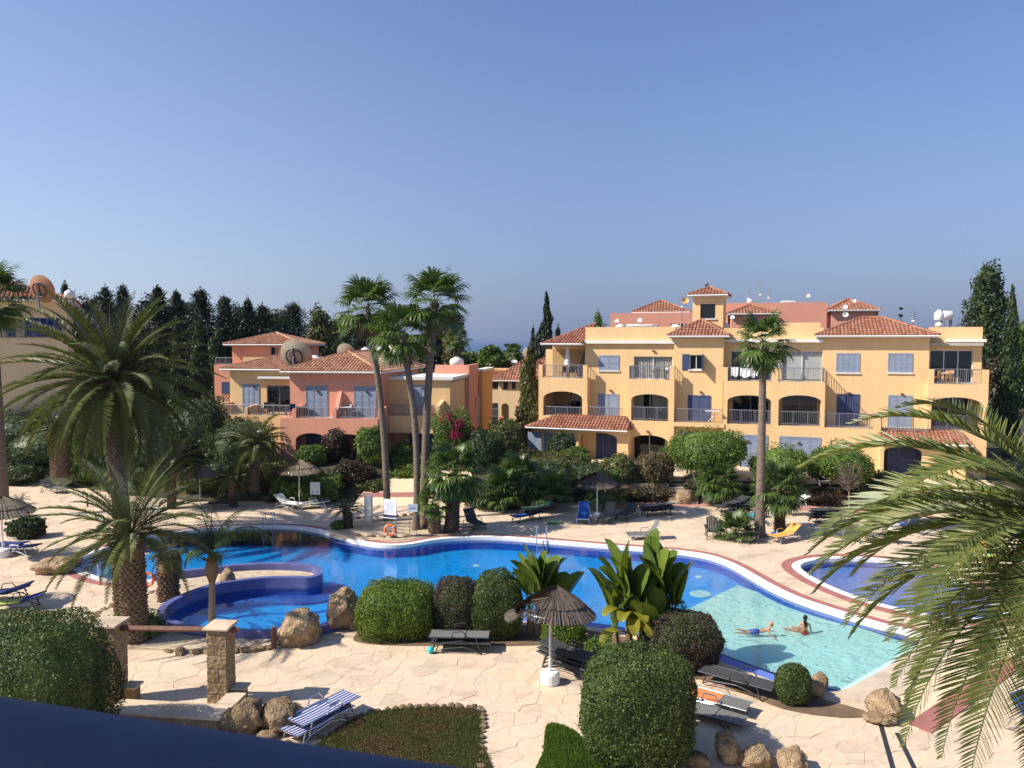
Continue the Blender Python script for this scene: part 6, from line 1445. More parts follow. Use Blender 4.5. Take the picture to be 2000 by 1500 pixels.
# ---- banana-like clumps with paddle leaves
def paddle(name, Ls, Lb, Wb, e0, bend, m, seed=0, tear=0.0):
    """leaf stalk then broad blade, folded along the midrib, along +x"""
    r = random.Random(seed); pts = [Vector((0, 0, 0))]; K = 14; L = Ls+Lb; an = []
    for i in range(K+8):
        t_ = i/(K+7); a = e0-bend*t_**1.8; an.append(a); pts.append(pts[-1]+Vector((cos(a), 0, sin(a)))*L/(K+8))
    mb = MB(); mb.tube(pts, [0.035*(1-0.85*i/(len(pts)-1)) for i in range(len(pts))], 5); n0 = len(mb.f)
    rows = []; nb = 18
    for i in range(nb+1):
        q = i/nb; f_ = (Ls+Lb*q)/L*(len(pts)-1); j = min(len(pts)-2, int(f_)); p = pts[j].lerp(pts[j+1], f_-j); a = an[min(j, len(an)-1)]
        w = Wb/2*(sin(pi*min(1, q*0.93+0.06))**0.48 if q < 0.99 else 0.02)*(1+0.012*sin(i*2.2)); Nn = Vector((-sin(a), 0, cos(a)))
        rows.append([p+Vector((0, -w, 0))+Nn*(w*0.32+0.008*sin(i*1.9)), p+Vector((0, -w*0.5, 0))+Nn*w*0.24, p+Nn*0.02, p+Vector((0, w*0.5, 0))+Nn*w*0.24, p+Vector((0, w, 0))+Nn*(w*0.32+0.008*sin(i*2.3+1))])
    for i in range(nb):
        if r.random() < tear and 2 < i < nb-2: continue
        for j in range(4): mb.add([rows[i][j], rows[i][j+1], rows[i+1][j+1], rows[i+1][j]], [(0, 1, 2, 3)])
    me = bpy.data.meshes.new(name); me.from_pydata(mb.v, [], mb.f); me.materials.append(M[m])
    bm = bmesh.new(); bm.from_mesh(me); bmesh.ops.remove_doubles(bm, verts=bm.verts, dist=0.0005); bm.to_mesh(me); bm.free()
    me.polygons.foreach_set('use_smooth', [True]*len(me.polygons)); return me
pad = [paddle('leaf_blade', 0.9, 1.4, 0.92, 1.53-0.05*i, 0.10+0.13*i, 'paddle', i) for i in range(6)]
pad_y = [paddle('leaf_blade', 0.5, 1.2, 0.55, 0.9, 1.7, 'paddle_yellow', 9), paddle('leaf_blade', 0.6, 1.1, 0.5, 0.5, 1.6, 'paddle_yellow', 10)]
def banana(label, px, py, h, stems_, seed, z=0.0, yl=2):
    p = G(px, py, z); t_ = thing('banana_plant', label, 'plant', (p.x, p.y, z)); rr = random.Random(seed)
    for sx, sy, sh, nl, az in stems_:
        mb = MB(); mb.tube([(sx, sy, -0.05), (sx*1.1, sy, sh*0.5), (sx*1.2, sy, sh)], [0.14, 0.12, 0.08], 8); mb.build('stalk', 'husk', t_)
        for i in range(nl):
            side = 1 if i % 2 else -1; k_ = min(5, i//2+rr.choice((0, 1))); s_ = rr.uniform(0.82, 1.08)*h
            mobj('leaf_blade', pad[k_], t_, (sx*1.2, sy, sh-0.06*i), (rr.uniform(-.35, .35), rr.uniform(-.1, .12), az+(0 if side > 0 else pi)+rr.uniform(-.5, .5)), (s_,)*3)
    for i in range(yl): mobj('yellow_leaf', pad_y[i % 2], t_, (stems_[0][0], stems_[0][1]-0.15, stems_[0][2]*rr.uniform(0.5, 0.9)), (0, 0, rr.uniform(3.4, 5.6)), (0.8,)*3)
    return t_
banana('dark banana plant between the tall hedge and tilted umbrella', 1052, 1242, 0.86, [(0.0, 0, 1.25, 10, 0.15), (0.45, 0.2, 0.7, 6, -0.3), (-0.25, 0.2, 0.9, 5, 0.6)], 3, yl=1)
banana('largest banana clump with yellowing leaves at the near pool edge', 1228, 1282, 1.0, [(0.0, 0, 1.55, 11, 0.1), (0.75, 0.25, 1.6, 9, 0.3), (-0.35, 0.1, 0.8, 7, -0.2), (0.25, -0.25, 0.4, 6, 0.9), (1.1, 0.1, 0.9, 5, 0.0)], 5, yl=6)
# ================================================================== BOULDERS AND STONEWORK
def rock(label, px, py, wpx, hpx, seed, m='rock', dfac=0.8, z=0.0, name='boulder'):
    p = G(px, py, z); s = ppm(p.y); w, h = wpx/s, hpx/s
    o = mobj(name, rock_mesh(name, seed, m, 4 if wpx > 50 else 3, 0.27, 1.0), None, (p.x, p.y + w*0.2, z+h*0.36), (0, 0, seed*1.3), (w*0.52, w*0.50*dfac, h*0.50))
    return tag(o, label, 'boulder')
rock('tall light brown boulder at the pool wall beside the lime green hedge', 668, 1228, 82, 84, 1)
rock('small pale boulder leaning on the tall pool boulder', 692, 1230, 36, 30, 2)
rock('grey-topped boulder with rusty side next to the two short posts', 580, 1262, 84, 76, 3, 'rock')
rock('small boulder behind the queen palm trunk', 443, 1146, 36, 40, 4)
rock('long flat boulder on the deck left of the pool tip', 100, 1122, 74, 34, 5)
rock('low rock touching the pool tip', 140, 1108, 40, 24, 6)
rock('lumpy brown boulder beside the striped lounger', 545, 1430, 80, 66, 7, 'rock_brown', 1.0)
rock('round brown boulder next to the low stone wall', 482, 1436, 70, 72, 8, 'rock_brown', 0.9)
rock('squat brown boulder at the corner of the low stone wall', 447, 1432, 56, 50, 9, 'rock_brown')
rock('small flat rock at the foot of the brown boulders', 520, 1446, 42, 18, 10, 'rock')
rock('pale boulder at the edge of the beach entry', 1735, 1402, 76, 58, 11)
rock('flat pale stone below the beach boulder', 1725, 1416, 56, 22, 12)
rock('pinkish boulder behind the ball-clipped shrub', 1604, 1345, 38, 36, 13)
rock('rough boulder beside the shallow ramp', 1588, 1362, 50, 40, 14)
rock('small pale boulder near the paddling pool', 1918, 1266, 42, 28, 15)
rock('tall cratered boulder at the bottom edge beside the paved path', 1424, 1492, 58, 66, 16)
rock('cratered boulder second from the tall one', 1480, 1500, 64, 46, 17)
rock('broad cratered boulder beside the path shadows', 1552, 1512, 70, 50, 18)
rock('dark boulder at the foot of the tallest clipped shrub', 1366, 1506, 44, 42, 19, 'rock_brown')
rock('half-hidden rock under the banana clump', 1196, 1284, 40, 30, 20, 'rock_brown')
rock('flat boulder at the base of the garden steps', 1340, 985, 36, 34, 22, 'rock', z=0.0)
rock('rounded boulder beside the garden steps', 1292, 955, 24, 26, 23, 'rock', z=0.5)

def stone_pillar(label, px, py, wpx, top, seed):
    p = G(px, py); s = ppm(p.y); w = wpx/s; h = V(px, top, p.y).z
    t_ = thing('stone_pillar', label, 'pillar', (p.x, p.y, 0), radians(-4)); rr = random.Random(seed)
    mb = MB(); mb.box(-w/2+0.025, -w/2+0.025, 0, w/2-0.025, w/2-0.025, h-0.08); mb.build('mortar_core', 'mortar', t_)
    z = 0.0; i = 0
    while z < h-0.12:
        hh = min(rr.uniform(0.24, 0.38), h-0.09-z); sp = [(-1, 1)] if i % 2 else [(-1, rr.uniform(-.2, .25))]
        if sp[0][1] < 1: sp.append((sp[0][1], 1))
        for a, c in sp:
            mb = MB(); j = lambda: rr.uniform(-.012, .012)
            mb.box(a*w/2+0.008+j(), -w/2+j(), z+0.008, c*w/2-0.008+j(), w/2+j(), z+hh-0.008); o = mb.build('stone_block', 'stone_block', t_)
            mo = o.modifiers.new('edge', 'BEVEL'); mo.width = 0.022; mo.segments = 2
        z += hh; i += 1
    mb = MB(); mb.box(-w/2-0.07, -w/2-0.07, h-0.07, w/2+0.07, w/2+0.07, h); o = mb.build('cap_slab', 'flagstone', t_); mo = o.modifiers.new('edge', 'BEVEL'); mo.width = 0.015
    # footing step
    mb = MB(); mb.box(w/2, -w*0.1, 0, w/2+0.32, w/2, 0.42); mb.build('footing', 'stone_block', t_); mb = MB(); mb.box(w/2-0.01, -w*0.15, 0.423, w/2+0.40, w/2+0.05, 0.47); mb.build('footing_cap', 'flagstone', t_)
    return t_, h, p, w
pl, h1_, pA, wA = stone_pillar('square stone block pillar beside the broad clipped shrub', 219, 1372, 46, 1213, 1)
pr, h2_, pB, wB = stone_pillar('square stone block pillar with cap in front of the lower pool', 434, 1374, 42, 1219, 2)
mb = MB(); a_, b_ = Vector((pA.x, pA.y, h1_-0.2)), Vector((pB.x+0.5, pB.y, h2_-0.16)); d_ = (b_-a_).normalized()
mb.tube([a_+d_*0.1, b_], 0.085, 4); o = mb.build('timber_beam', 'timber'); tag(o, 'reddish brown timber beam spanning the two stone pillars', 'beam')
# low wall with cap slabs
p0, p1 = G(214, 1420), G(428, 1432); wl = thing('low_stone_wall', 'low stone wall with pale cap slabs between the two pillars', 'wall', (p0.x, p0.y, 0), atan2(p1.y-p0.y, p1.x-p0.x)); L_ = (p1-p0).length
mb = MB(); mb.box(0.02, 0.03, 0, L_-0.02, 0.62, 0.36); mb.build('mortar_core', 'mortar', wl); rr = random.Random(8); x = 0.0
while x < L_-0.1:
    w = min(rr.uniform(0.26, 0.44), L_-x); mb = MB(); mb.box(x+0.008, rr.uniform(-.012, .012), 0.01, x+w-0.008, 0.2, 0.35); o = mb.build('stone_block', 'stone_block', wl); mo = o.modifiers.new('edge', 'BEVEL'); mo.width = 0.025; mo.segments = 2; x += w
x = -0.08
while x < L_+0.02:
    w = min(rr.uniform(0.42, 0.62), L_+0.08-x); mb = MB(); mb.box(x+0.004, -0.09, 0.37, x+w-0.004, 0.68, 0.425); mb.build('cap_slab', 'flagstone', wl); x += w
mb = MB(); mb.box(L_-0.42, 0.69, 0.372, L_+0.1, 1.35, 0.43); mb.build('cap_slab', 'flagstone', wl); mb = MB(); mb.box(L_-0.36, 0.66, 0.0, L_+0.02, 1.3, 0.368); mb.build('stone_block', 'stone_block', wl)
# drain channels in the paving by the beach boulder
mb = MB()
for (xa, ya), (xb, yb) in (((1719, 1412), (1752, 1530)), ((1752, 1432), (1800, 1530))):
    A_, B_ = G(xa, ya), G(xb, yb); n_ = Vector((-(B_-A_).y, (B_-A_).x, 0)).normalized()*0.055; q = [A_-n_, B_-n_, B_+n_, A_+n_]
    mb.add([(v.x, v.y, 0.012) for v in q]+[(v.x, v.y, -0.04) for v in q], [(0, 1, 2, 3), (0, 4, 5, 1), (2, 6, 7, 3), (0, 3, 7, 4)])
struct('drain_channel', mb, 'dark_frame', fixn=True)
# two short posts by the boulder
for i, (x_, y_) in enumerate(((532, 1268), (538, 1266))):
    p = G(x_, y_); mb = MB(); mb.lathe([(0.045, 0), (0.045, 0.72), (0.03, 0.74)], 8); o = mb.build('short_post', 'timber'); o.location = p; tag(o, 'short weathered wooden post standing against the grey-topped boulder', 'post', 'short posts by the boulder')
# retaining wall and steps to the upper terrace
st0 = G(1335, 985); stp = thing('garden_steps', 'stone garden steps climbing from the pink walk to the terrace', 'steps', (st0.x, st0.y - 0.1, 0))
for i in range(7): mb = MB(); mb.box(-0.85, 0.32*i, 0.0, 0.85, 0.32*i+0.36, 0.165*(i+1)); mb.build('step', 'wall_stone' if i % 2 else 'concrete', stp)
mb = MB(); 
mb.tube([(0.85, 0, 1.0), (0.85, 2.1, 2.1)], 0.025, 5)
for k in range(5): mb.tube([(0.85, 0.5*k, 0.1+0.26*k), (0.85, 0.5*k, 1.0+0.26*k)], 0.018, 5)
mb.build('handrail', 'rail_metal', stp)
for lb_, xa, xb, h_ in (('rough stone retaining wall right of the garden steps', 11.6, 24.5, 0.95), ('rough stone retaining wall left of the garden steps', 5.5, 9.6, 0.9)):
    t_ = thing('retaining_wall', lb_, 'wall', (0, 0, 0)); rr = random.Random(int(xa*10)); x = xa; n_ = 0
    while x < xb:
        w = rr.uniform(0.5, 0.85); y_ = edge_y(x)+0.95
        for k in range(2):
            mb = MB(); mb.box(-w/2, -0.2+rr.uniform(-.05, .05), 0.0, w/2, 0.35, 0.47); o = mb.build('stone_block', 'wall_stone', t_); o.location = (x+w/2+(0.2 if k else 0), y_, 0.1+0.48*k); o.rotation_euler = (0, 0, -0.25 if x > 12 else 0.08); n_ += 1
        x += w+0.02

# ================================================================== UMBRELLAS
def thatch_mesh(R0, z0, R1, z1, n, m, seed, rag=0.06):
    """one overlapping tier: many narrow straw strips from inner ring to a ragged outer edge"""
    r = np.random.default_rng(seed); V_, Q = [], []
    for lay in range(2):
        for k in range(n):
            a = 2*pi*(k+0.5*lay+r.uniform(-.3, .3))/n; w = 2*pi/n*1.25; e = 1+r.uniform(-rag, rag); b0 = len(V_)
            for f_ in (0, 0.5, 1):
                R = R0+(R1*e-R0)*f_; z = z0+(z1-z0)*f_ + 0.02*lay + (-0.05*(f_ > 0.9)) + r.uniform(-.012, .012)
                for s_ in (-1, 1): V_.append((R*cos(a+s_*w/2), R*sin(a+s_*w/2), z+0.01*s_))
            Q += [(b0, b0+1, b0+3, b0+2), (b0+2, b0+3, b0+5, b0+4)]
    return np_mesh('thatch_tier', np.array(V_), np.array(Q), m)
def umbrella(label, px, pyb, wpx, top, m='thatch', tiers=3, tilt=(0, 0), seed=0, base=True, ringpole=False, z=0.0):
    p = G(px, pyb, z); s = ppm(p.y); R = wpx/2/s; H = V(px, top, p.y).z - z; t_ = thing('thatched_umbrella', label, 'umbrella', (p.x, p.y, z))
    mb = MB(); mb.tube([(0, 0, 0.02), (0, 0, H-0.1)], 0.035, 8); mb.build('pole', 'white_paint', t_)
    if base: mb = MB(); mb.lathe([(0.27, 0), (0.29, 0.03), (0.28, 0.3), (0.24, 0.36), (0.05, 0.37)], 18); mb.build('base', 'white_paint', t_, smooth=False)
    cd = min(0.52, H*0.23)
    for k in range(tiers):
        f0, f1 = max(0, k/tiers-0.03), (k+1)/tiers; prof = lambda f_: H-cd*(f_**1.45)
        o = mobj('thatch_tier', thatch_mesh(R*f0*0.94+0.02, prof(f0)+0.04+0.075*(tiers-1-k), R*f1*(1.05 if k < tiers-1 else 1.0), prof(f1)+0.075*(tiers-1-k), 130+60*k, m, seed+k), t_, (0, 0, 0), (tilt[0], tilt[1], 0))
    mb = MB(); rp = [(R*0.9*cos(a), R*0.9*sin(a), H-cd*0.88) for a in np.linspace(0, 2*pi, 25)]; mb.tube(rp, 0.018, 5, cap=False)
    for i in range(8): a = i*pi/4; mb.tube([(0, 0, H-0.08), (R*0.9*cos(a), R*0.9*sin(a), H-cd*0.88)], 0.014, 4)
    o = mb.build('frame_ring', 'steel', t_); o.rotation_euler = (tilt[0], tilt[1], 0); return t_
umbrella('tilted dark thatched umbrella in a white drum base beside the hedges', 1074, 1334, 160, 1162, 'thatch', 3, (-0.06, 0.07), 1, True)
umb = [o for o in bpy.data.objects if o.name.startswith('thatched_umbrella')][0]
# the sagging flap of loose thatch on the near umbrella
r_ = np.random.default_rng(9); V_, Q = [], []
for k in range(110):
    a = pi+r_.uniform(-0.5, 0.42); b0 = len(V_); w = 0.03
    for f_ in (0, 0.5, 1):
        R = 0.7+0.62*f_*r_.uniform(0.9, 1.05); z = 2.20-0.12*f_-0.14*f_*f_
        for s_ in (-1, 1): V_.append((R*cos(a+s_*w), R*sin(a+s_*w)*0.9+0.1, z))
    Q += [(b0, b0+1, b0+3, b0+2), (b0+2, b0+3, b0+5, b0+4)]
mobj('loose_thatch', np_mesh('loose_thatch', np.array(V_), np.array(Q), 'thatch'), umb)
umbrella('brown thatched umbrella on the white drum by the blue lounger', 1166, 1014, 84, 926, 'thatch', 2, (0.05, -0.04), 11)
umbrella('pale thatched umbrella with slim white pole before the round hedges', 585, 988, 80, 904, 'thatch_pale', 3, (0, 0), 21, False)
umbrella('pale thatched umbrella half hidden by the shaded date palms', 391, 984, 66, 912, 'thatch_pale', 3, (0, 0), 31, False)
umbrella('grey thatched umbrella with white drum base at the left edge', 6, 1088, 112, 976, 'thatch_pale', 3, (0.05, 0.05), 41)
umbrella('thatched umbrella standing outside the left edge, casting the round shadow', -88, 1188, 116, 1024, 'thatch', 3, (0, 0), 51)

# ================================================================== LOUNGERS AND CHAIRS
def lounger(label, loc, rz, frame='resin_dark', cloth='sling_grey', back=0.0, style='sling', L=1.95, Wd=0.66, hz=0.33, group=None, arms=True, mat_pad=0.0, name='sun_lounger', legh=None, clothb=None):
    """lying along local x: head end at +x, which the backrest raises by `back` radians"""
    t_ = thing(name, label, 'sun lounger', loc, rz, group); x0, x1 = -L/2, L/2; xb = x1-0.78; hw = Wd/2
    for s_ in (-1, 1):
        mb = MB(); mb.tube([(x0, s_*hw, hz), (xb, s_*hw, hz)], 0.022, 6); mb.build('side_rail', frame, t_)
        bx, bz = xb+0.78*cos(back), hz+0.78*sin(back); mb = MB(); mb.tube([(xb, s_*(hw-0.03), hz), (bx, s_*(hw-0.03), bz)], 0.020, 6); mb.build('back_rail', frame, t_)
        for xl, dx in ((x0+0.28, -0.12), (x1-0.42, 0.14)):
            mb = MB(); mb.tube([(xl, s_*hw, hz), (xl+dx, s_*(hw+0.02), 0.012)], [0.024, 0.02], 6); mb.build('leg', frame, t_)
        mb = MB(); mb.tube([(x0+0.16, s_*(hw+0.02), 0.012), (x0+0.4, s_*(hw+0.02), 0.16), (0.1, s_*(hw+0.03), 0.24), (x1-0.55, s_*(hw+0.02), 0.15), (x1-0.28, s_*(hw+0.02), 0.012)], 0.02, 5); mb.build('leg_arch', frame, t_)
        if arms: mb = MB(); mb.tube([(xb-0.42, s_*(hw+0.03), hz), (xb-0.36, s_*(hw+0.04), hz+0.2), (xb-0.05, s_*(hw+0.04), hz+0.22), (xb+0.12, s_*(hw+0.03), hz)], 0.019, 5); mb.build('armrest', frame, t_)
    mb = MB()
    for x in (x0, xb): mb.tube([(x, -hw, hz), (x, hw, hz)], 0.02, 5)
    mb.build('cross_bar', frame, t_); ins = 0.035; th = 0.014+mat_pad
    mb = MB(); n = 10; vs = []
    for i in range(n+1):
        x = x0+0.02+(xb-x0-0.04)*i/n; sag = -0.02*sin(pi*i/n)
        for y, dz in ((-hw+ins, 0), (0, -0.012), (hw-ins, 0)): vs.append((x, y, hz+th+sag+dz))
    k = len(vs); vs += [(a, c, e-th) for a, c, e in vs]
    fs = [(3*i+j, 3*i+3+j, 3*i+4+j, 3*i+1+j) for i in range(n) for j in range(2)]; fs += [tuple(k+q for q in reversed(f_)) for f_ in fs]
    fs += [(3*i, 3*i+3, k+3*i+3, k+3*i) for i in range(n)] + [(3*i+2, k+3*i+2, k+3*i+5, 3*i+5) for i in range(n)] + [(0, k, k+1, 1), (1, k+1, k+2, 2), (3*n, 3*n+1, k+3*n+1, k+3*n), (3*n+1, 3*n+2, k+3*n+2, k+3*n+1)]
    mb.add(vs, fs); mb.build('seat', cloth, t_, smooth=False)
    Mx = Matrix.Translation((xb, 0, hz)) @ Matrix.Rotation(-back, 4, 'Y'); mb = MB(); mb.box(0.02, -hw+ins+0.01, 0.0, 0.76, hw-ins-0.01, th, Mx); mb.build('backrest', clothb or cloth, t_)
    if back > 0.15: mb = MB(); mb.tube([(xb+0.45*cos(back), 0, hz+0.45*sin(back)-0.02), (xb+0.55, 0, hz-0.03)], 0.016, 5); mb.build('back_prop', frame, t_)
    return t_
def at_px(px, py, z=0.0): p = G(px, py, z); return Vector((p.x, p.y, z))
def head(a, b_): A_, B_ = G(*a), G(*b_); return atan2(B_.y-A_.y, B_.x-A_.x)
lounger('upper flat charcoal lounger of the pair beside the hedges, above the turquoise ball', at_px(898, 1268)+Vector((0, 0, 0.17)), radians(-3), 'resin_dark', 'sling_grey', 0.0)
lounger('lower charcoal lounger under the flat one beside the hedges', at_px(898, 1268)+Vector((0.08, -0.06, 0)), radians(-5), 'resin_dark', 'sling_charcoal', 0.0, arms=False)
for k in range(3): lounger(('bottom', 'middle', 'top')[k]+' black lounger of the stack behind the tilted umbrella pole', at_px(1108, 1308)+Vector((0.03*k, 0.02*k, 0.11*k)), radians(140)+0.02*k, 'resin_dark', 'sling_charcoal', 0.22 if k == 2 else 0.12)
s1_ = lounger('top navy and white striped folding lounger beside the worn lawn', at_px(625, 1418)+Vector((0.1, 0.1, 0.10)), head((570, 1440), (676, 1385)), 'steel', 'cloth_stripe', 0.0, hz=0.36, Wd=0.70)
lounger('lower striped folding lounger under the top striped one by the worn lawn', at_px(622, 1422), head((570, 1440), (676, 1385)), 'steel', 'cloth_stripe', 0.0, hz=0.30, Wd=0.70, arms=False)
lounger('flat dark grey lounger behind the upturned orange one', at_px(1420, 1352)+Vector((0.35, 0.15, 0.05)), head((1345, 1330), (1490, 1372)), 'resin_dark', 'sling_charcoal', 0.0, L=2.15)
lounger('orange lounger with white arm frames lying before the dark grey one', at_px(1395, 1380), head((1345, 1368), (1445, 1396)), 'steel', 'cloth_orange', 0.0, hz=0.27, clothb='sling_grey')
lounger('grey lounger lying under the orange one by the tallest shrub', at_px(1380, 1396)+Vector((0, -0.25, 0)), head((1345, 1368), (1445, 1396)), 'resin_dark', 'sling_grey', 0.0, hz=0.22, arms=False)
lounger('lime and navy covered lounger in the round shadow at left edge', at_px(32, 1192), radians(20), 'resin_dark', 'cloth_lime', 0.25, clothb='cloth_navy', mat_pad=0.04)
lounger('navy covered lounger behind the lime one at the left edge', at_px(10, 1172), radians(18), 'resin_dark', 'cloth_navy', 0.3, mat_pad=0.04)
lounger('navy cushioned lounger with white legs next to the left umbrella', at_px(40, 1082), radians(-12), 'white_plastic', 'cloth_navy', 0.15, mat_pad=0.05)
lounger('white framed lounger with navy cushion behind the left umbrella base', at_px(14, 1076), radians(-12), 'white_plastic', 'cloth_navy', 0.1, mat_pad=0.05)
lounger('grey lounger with raised back near the pink warning sign', at_px(104, 962), radians(160), 'resin_dark', 'sling_grey', 0.7)
lounger('pale lounger under the slim-poled thatched umbrella', at_px(562, 992), radians(150), 'white_plastic', 'cloth_white', 0.6)
lounger('second pale lounger right of the slim-poled umbrella', at_px(612, 992), radians(20), 'white_plastic', 'sling_grey', 0.1)
lounger('dark lounger in the shade of the half-hidden umbrella', at_px(440, 992), radians(10), 'resin_dark', 'sling_charcoal', 0.5)
lounger('brown lounger with steep back beside the scaly fan palm', at_px(925, 1030), radians(118), 'resin_dark', 'sling_charcoal', 0.85)
lounger('blue folded lounger at the front of the stack by the dark shrubs', at_px(1030, 1016), radians(35), 'resin_dark', 'cloth_blue', 0.1)
lounger('dark green lounger leaning on the stack by the dark shrubs', at_px(1052, 1014)+Vector((0, 0, 0.38)), radians(28), 'resin_dark', 'cloth_green', 0.25)
lounger('black lounger under the green one in the stack by the shrubs', at_px(1052, 1012)+Vector((0, 0, 0.18)), radians(28), 'resin_dark', 'sling_charcoal', 0.1)
lounger('bright blue lounger with raised back beside the brown umbrella', at_px(1140, 1018), radians(82), 'steel', 'cloth_blue', 1.05)
lounger('brown lounger with raised back right of the brown umbrella', at_px(1187, 1018), radians(65), 'resin_dark', 'sling_grey', 1.0)
lounger('low dark lounger between the brown one and the pale stack', at_px(1225, 1012), radians(55), 'resin_dark', 'sling_charcoal', 0.5)
for k in range(3): lounger(('lowest', 'middle', 'topmost')[k]+' pale grey lounger of the stack at the end of the low hedge', at_px(1284, 1006)+Vector((0, 0, 0.14*k)), radians(12)+0.05*k, 'resin_dark', 'sling_grey', 0.05)
lounger('wire-framed lounger with upright back alone by the far pool edge', at_px(1262, 1052), radians(2), 'steel', 'sling_grey', 1.0, hz=0.26)
lounger('amber orange lounger with raised back beside the slim fan palm', at_px(1534, 1056), head((1500, 1064), (1570, 1050)), 'steel', 'cloth_amber', 0.55, mat_pad=0.03)
lounger('grey lounger seen from behind near the right palm fronds', at_px(1655, 1056), radians(-92), 'steel', 'sling_grey', 1.0)
lounger('grey lounger behind the palm fronds at the paddling pool', at_px(1725, 1058), radians(-20), 'resin_dark', 'sling_grey', 0.1)
lounger('blue lounger with upright back behind the palm fronds', at_px(1775, 1040), radians(-85), 'steel', 'cloth_blue', 1.0)
lounger('orange towelled lounger beyond the paddling pool', at_px(1905, 1092), radians(18), 'resin_dark', 'cloth_amber', 0.5, mat_pad=0.04)
lounger('blue lounger on the upper terrace beside the round-headed tree', at_px(1597, 944, 1.18), radians(100), 'white_plastic', 'cloth_blue', 0.9)
lounger('white plastic lounger leaning among the stacked dark ones', at_px(1548, 1006)+Vector((0, 0, 0.5)), radians(8), 'white_plastic', 'white_plastic', 0.4)
lounger('teal-backed lounger standing behind the slim fan palm', at_px(1478, 1022), radians(-88), 'steel', 'cloth_teal', 1.2)
for k in range(5): lounger('dark lounger of the jumbled stack behind the black garden chairs', at_px(1440, 1010)+Vector((0.25*sin(k*2.3), 0.15*cos(k*3), 0.15*k)), radians(20+25*sin(k*1.9)), 'resin_dark', 'sling_charcoal', 0.15*(k % 3), group='jumbled dark loungers')
for k in range(4): lounger('dark lounger of the flat stack beside the bare shrub tree', at_px(1612, 1020)+Vector((0.06*k, 0, 0.13*k)), radians(8+6*sin(k*2.0)), 'resin_dark', 'sling_charcoal', 0.05, group='flat stack of dark loungers')
lounger('blue lounger cut off by the right edge of the deck', at_px(2036, 1440), radians(120), 'steel', 'cloth_blue', 0.9)

def garden_chair(label, px, py, rz):
    t_ = thing('garden_chair', label, 'chair', at_px(px, py), rz)
    for i in range(5):
        x = -0.22+0.11*i; mb = MB(); Mx = Matrix.Translation((x, 0.1, 0.32)) @ Matrix.Rotation(-0.38, 4, 'X'); mb.box(-0.047, -0.012, 0, 0.047, 0.012, 0.72+0.06*cos((i-2)*0.9), Mx); mb.build('back_slat', 'resin_dark', t_)
        mb = MB(); Mx = Matrix.Translation((0, -0.42+0.12*i, 0.40-0.022*i)); mb.box(-0.26, -0.052, -0.012, 0.26, 0.052, 0.012, Mx); mb.build('seat_slat', 'resin_dark', t_)
    for s_ in (-1, 1):
        mb = MB(); mb.box(s_*0.34-0.06, -0.48, 0.58, s_*0.34+0.06, 0.3, 0.61); mb.build('armrest', 'resin_dark', t_)
        mb = MB(); mb.box(s_*0.30-0.02, -0.47, 0, s_*0.30+0.02, -0.37, 0.58); mb.build('leg', 'resin_dark', t_)
        mb = MB(); mb.tube([(s_*0.30, -0.3, 0.36), (s_*0.30, 0.5, 0.02)], 0.035, 4); mb.build('leg', 'resin_dark', t_)
        mb = MB(); mb.box(s_*0.30-0.02, 0.2, 0.2, s_*0.30+0.02, 0.28, 0.58); mb.build('arm_post', 'resin_dark', t_)
    return t_
garden_chair('black slatted garden chair facing the pool, clear of the spiky palm', 1391, 1050, radians(-8)); garden_chair('black slatted garden chair turned sideways beside the slim fan palm', 1464, 1058, radians(70))
# small round side tables and bits
def table(label, loc, r=0.3, h=0.45, m='white_plastic', name='side_table'):
    t_ = thing(name, label, 'table', loc); mb = MB(); mb.lathe([(r, h-0.03), (r, h)], 16); mb.build('table_top', m, t_)
    for i in range(4): a = i*pi/2+0.4; mb = MB(); mb.tube([(r*0.7*cos(a), r*0.7*sin(a), h-0.02), (r*0.85*cos(a), r*0.85*sin(a), 0)], 0.018, 5); mb.build('leg', m, t_)
    return t_
table('small white side table behind the palm fronds near the paddling pool', at_px(1745, 1040)); table('low table with blue pot beside the amber lounger', at_px(1515, 1052), 0.22, 0.3, 'cloth_blue')
o = mobj('ball', rock_mesh('ball', 1, 'ball_teal', 3, 0.0, 1.0), None, at_px(841, 1276)+Vector((0, 0, 0.11)), (0, 0, 0), (0.11,)*3); tag(o, 'turquoise ball on the deck by the flat lounger leg', 'ball')
# inflatable toy behind the paddling pool
p_ = at_px(1935, 1096); t_ = thing('pool_toy', 'lime and turquoise inflatable pool toy beyond the paddling pool', 'toy', p_)
mb = MB(); mb.tube([(-0.35, 0, 0.15), (0, 0, 0.2), (0.4, 0, 0.15)], [0.1, 0.18, 0.06], 8); mb.build('toy_body', 'cloth_lime', t_); mb = MB(); mb.tube([(-0.05, 0, 0.2), (-0.2, 0, 0.55)], [0.08, 0.03], 6); mb.build('toy_fin', 'ball_teal', t_)

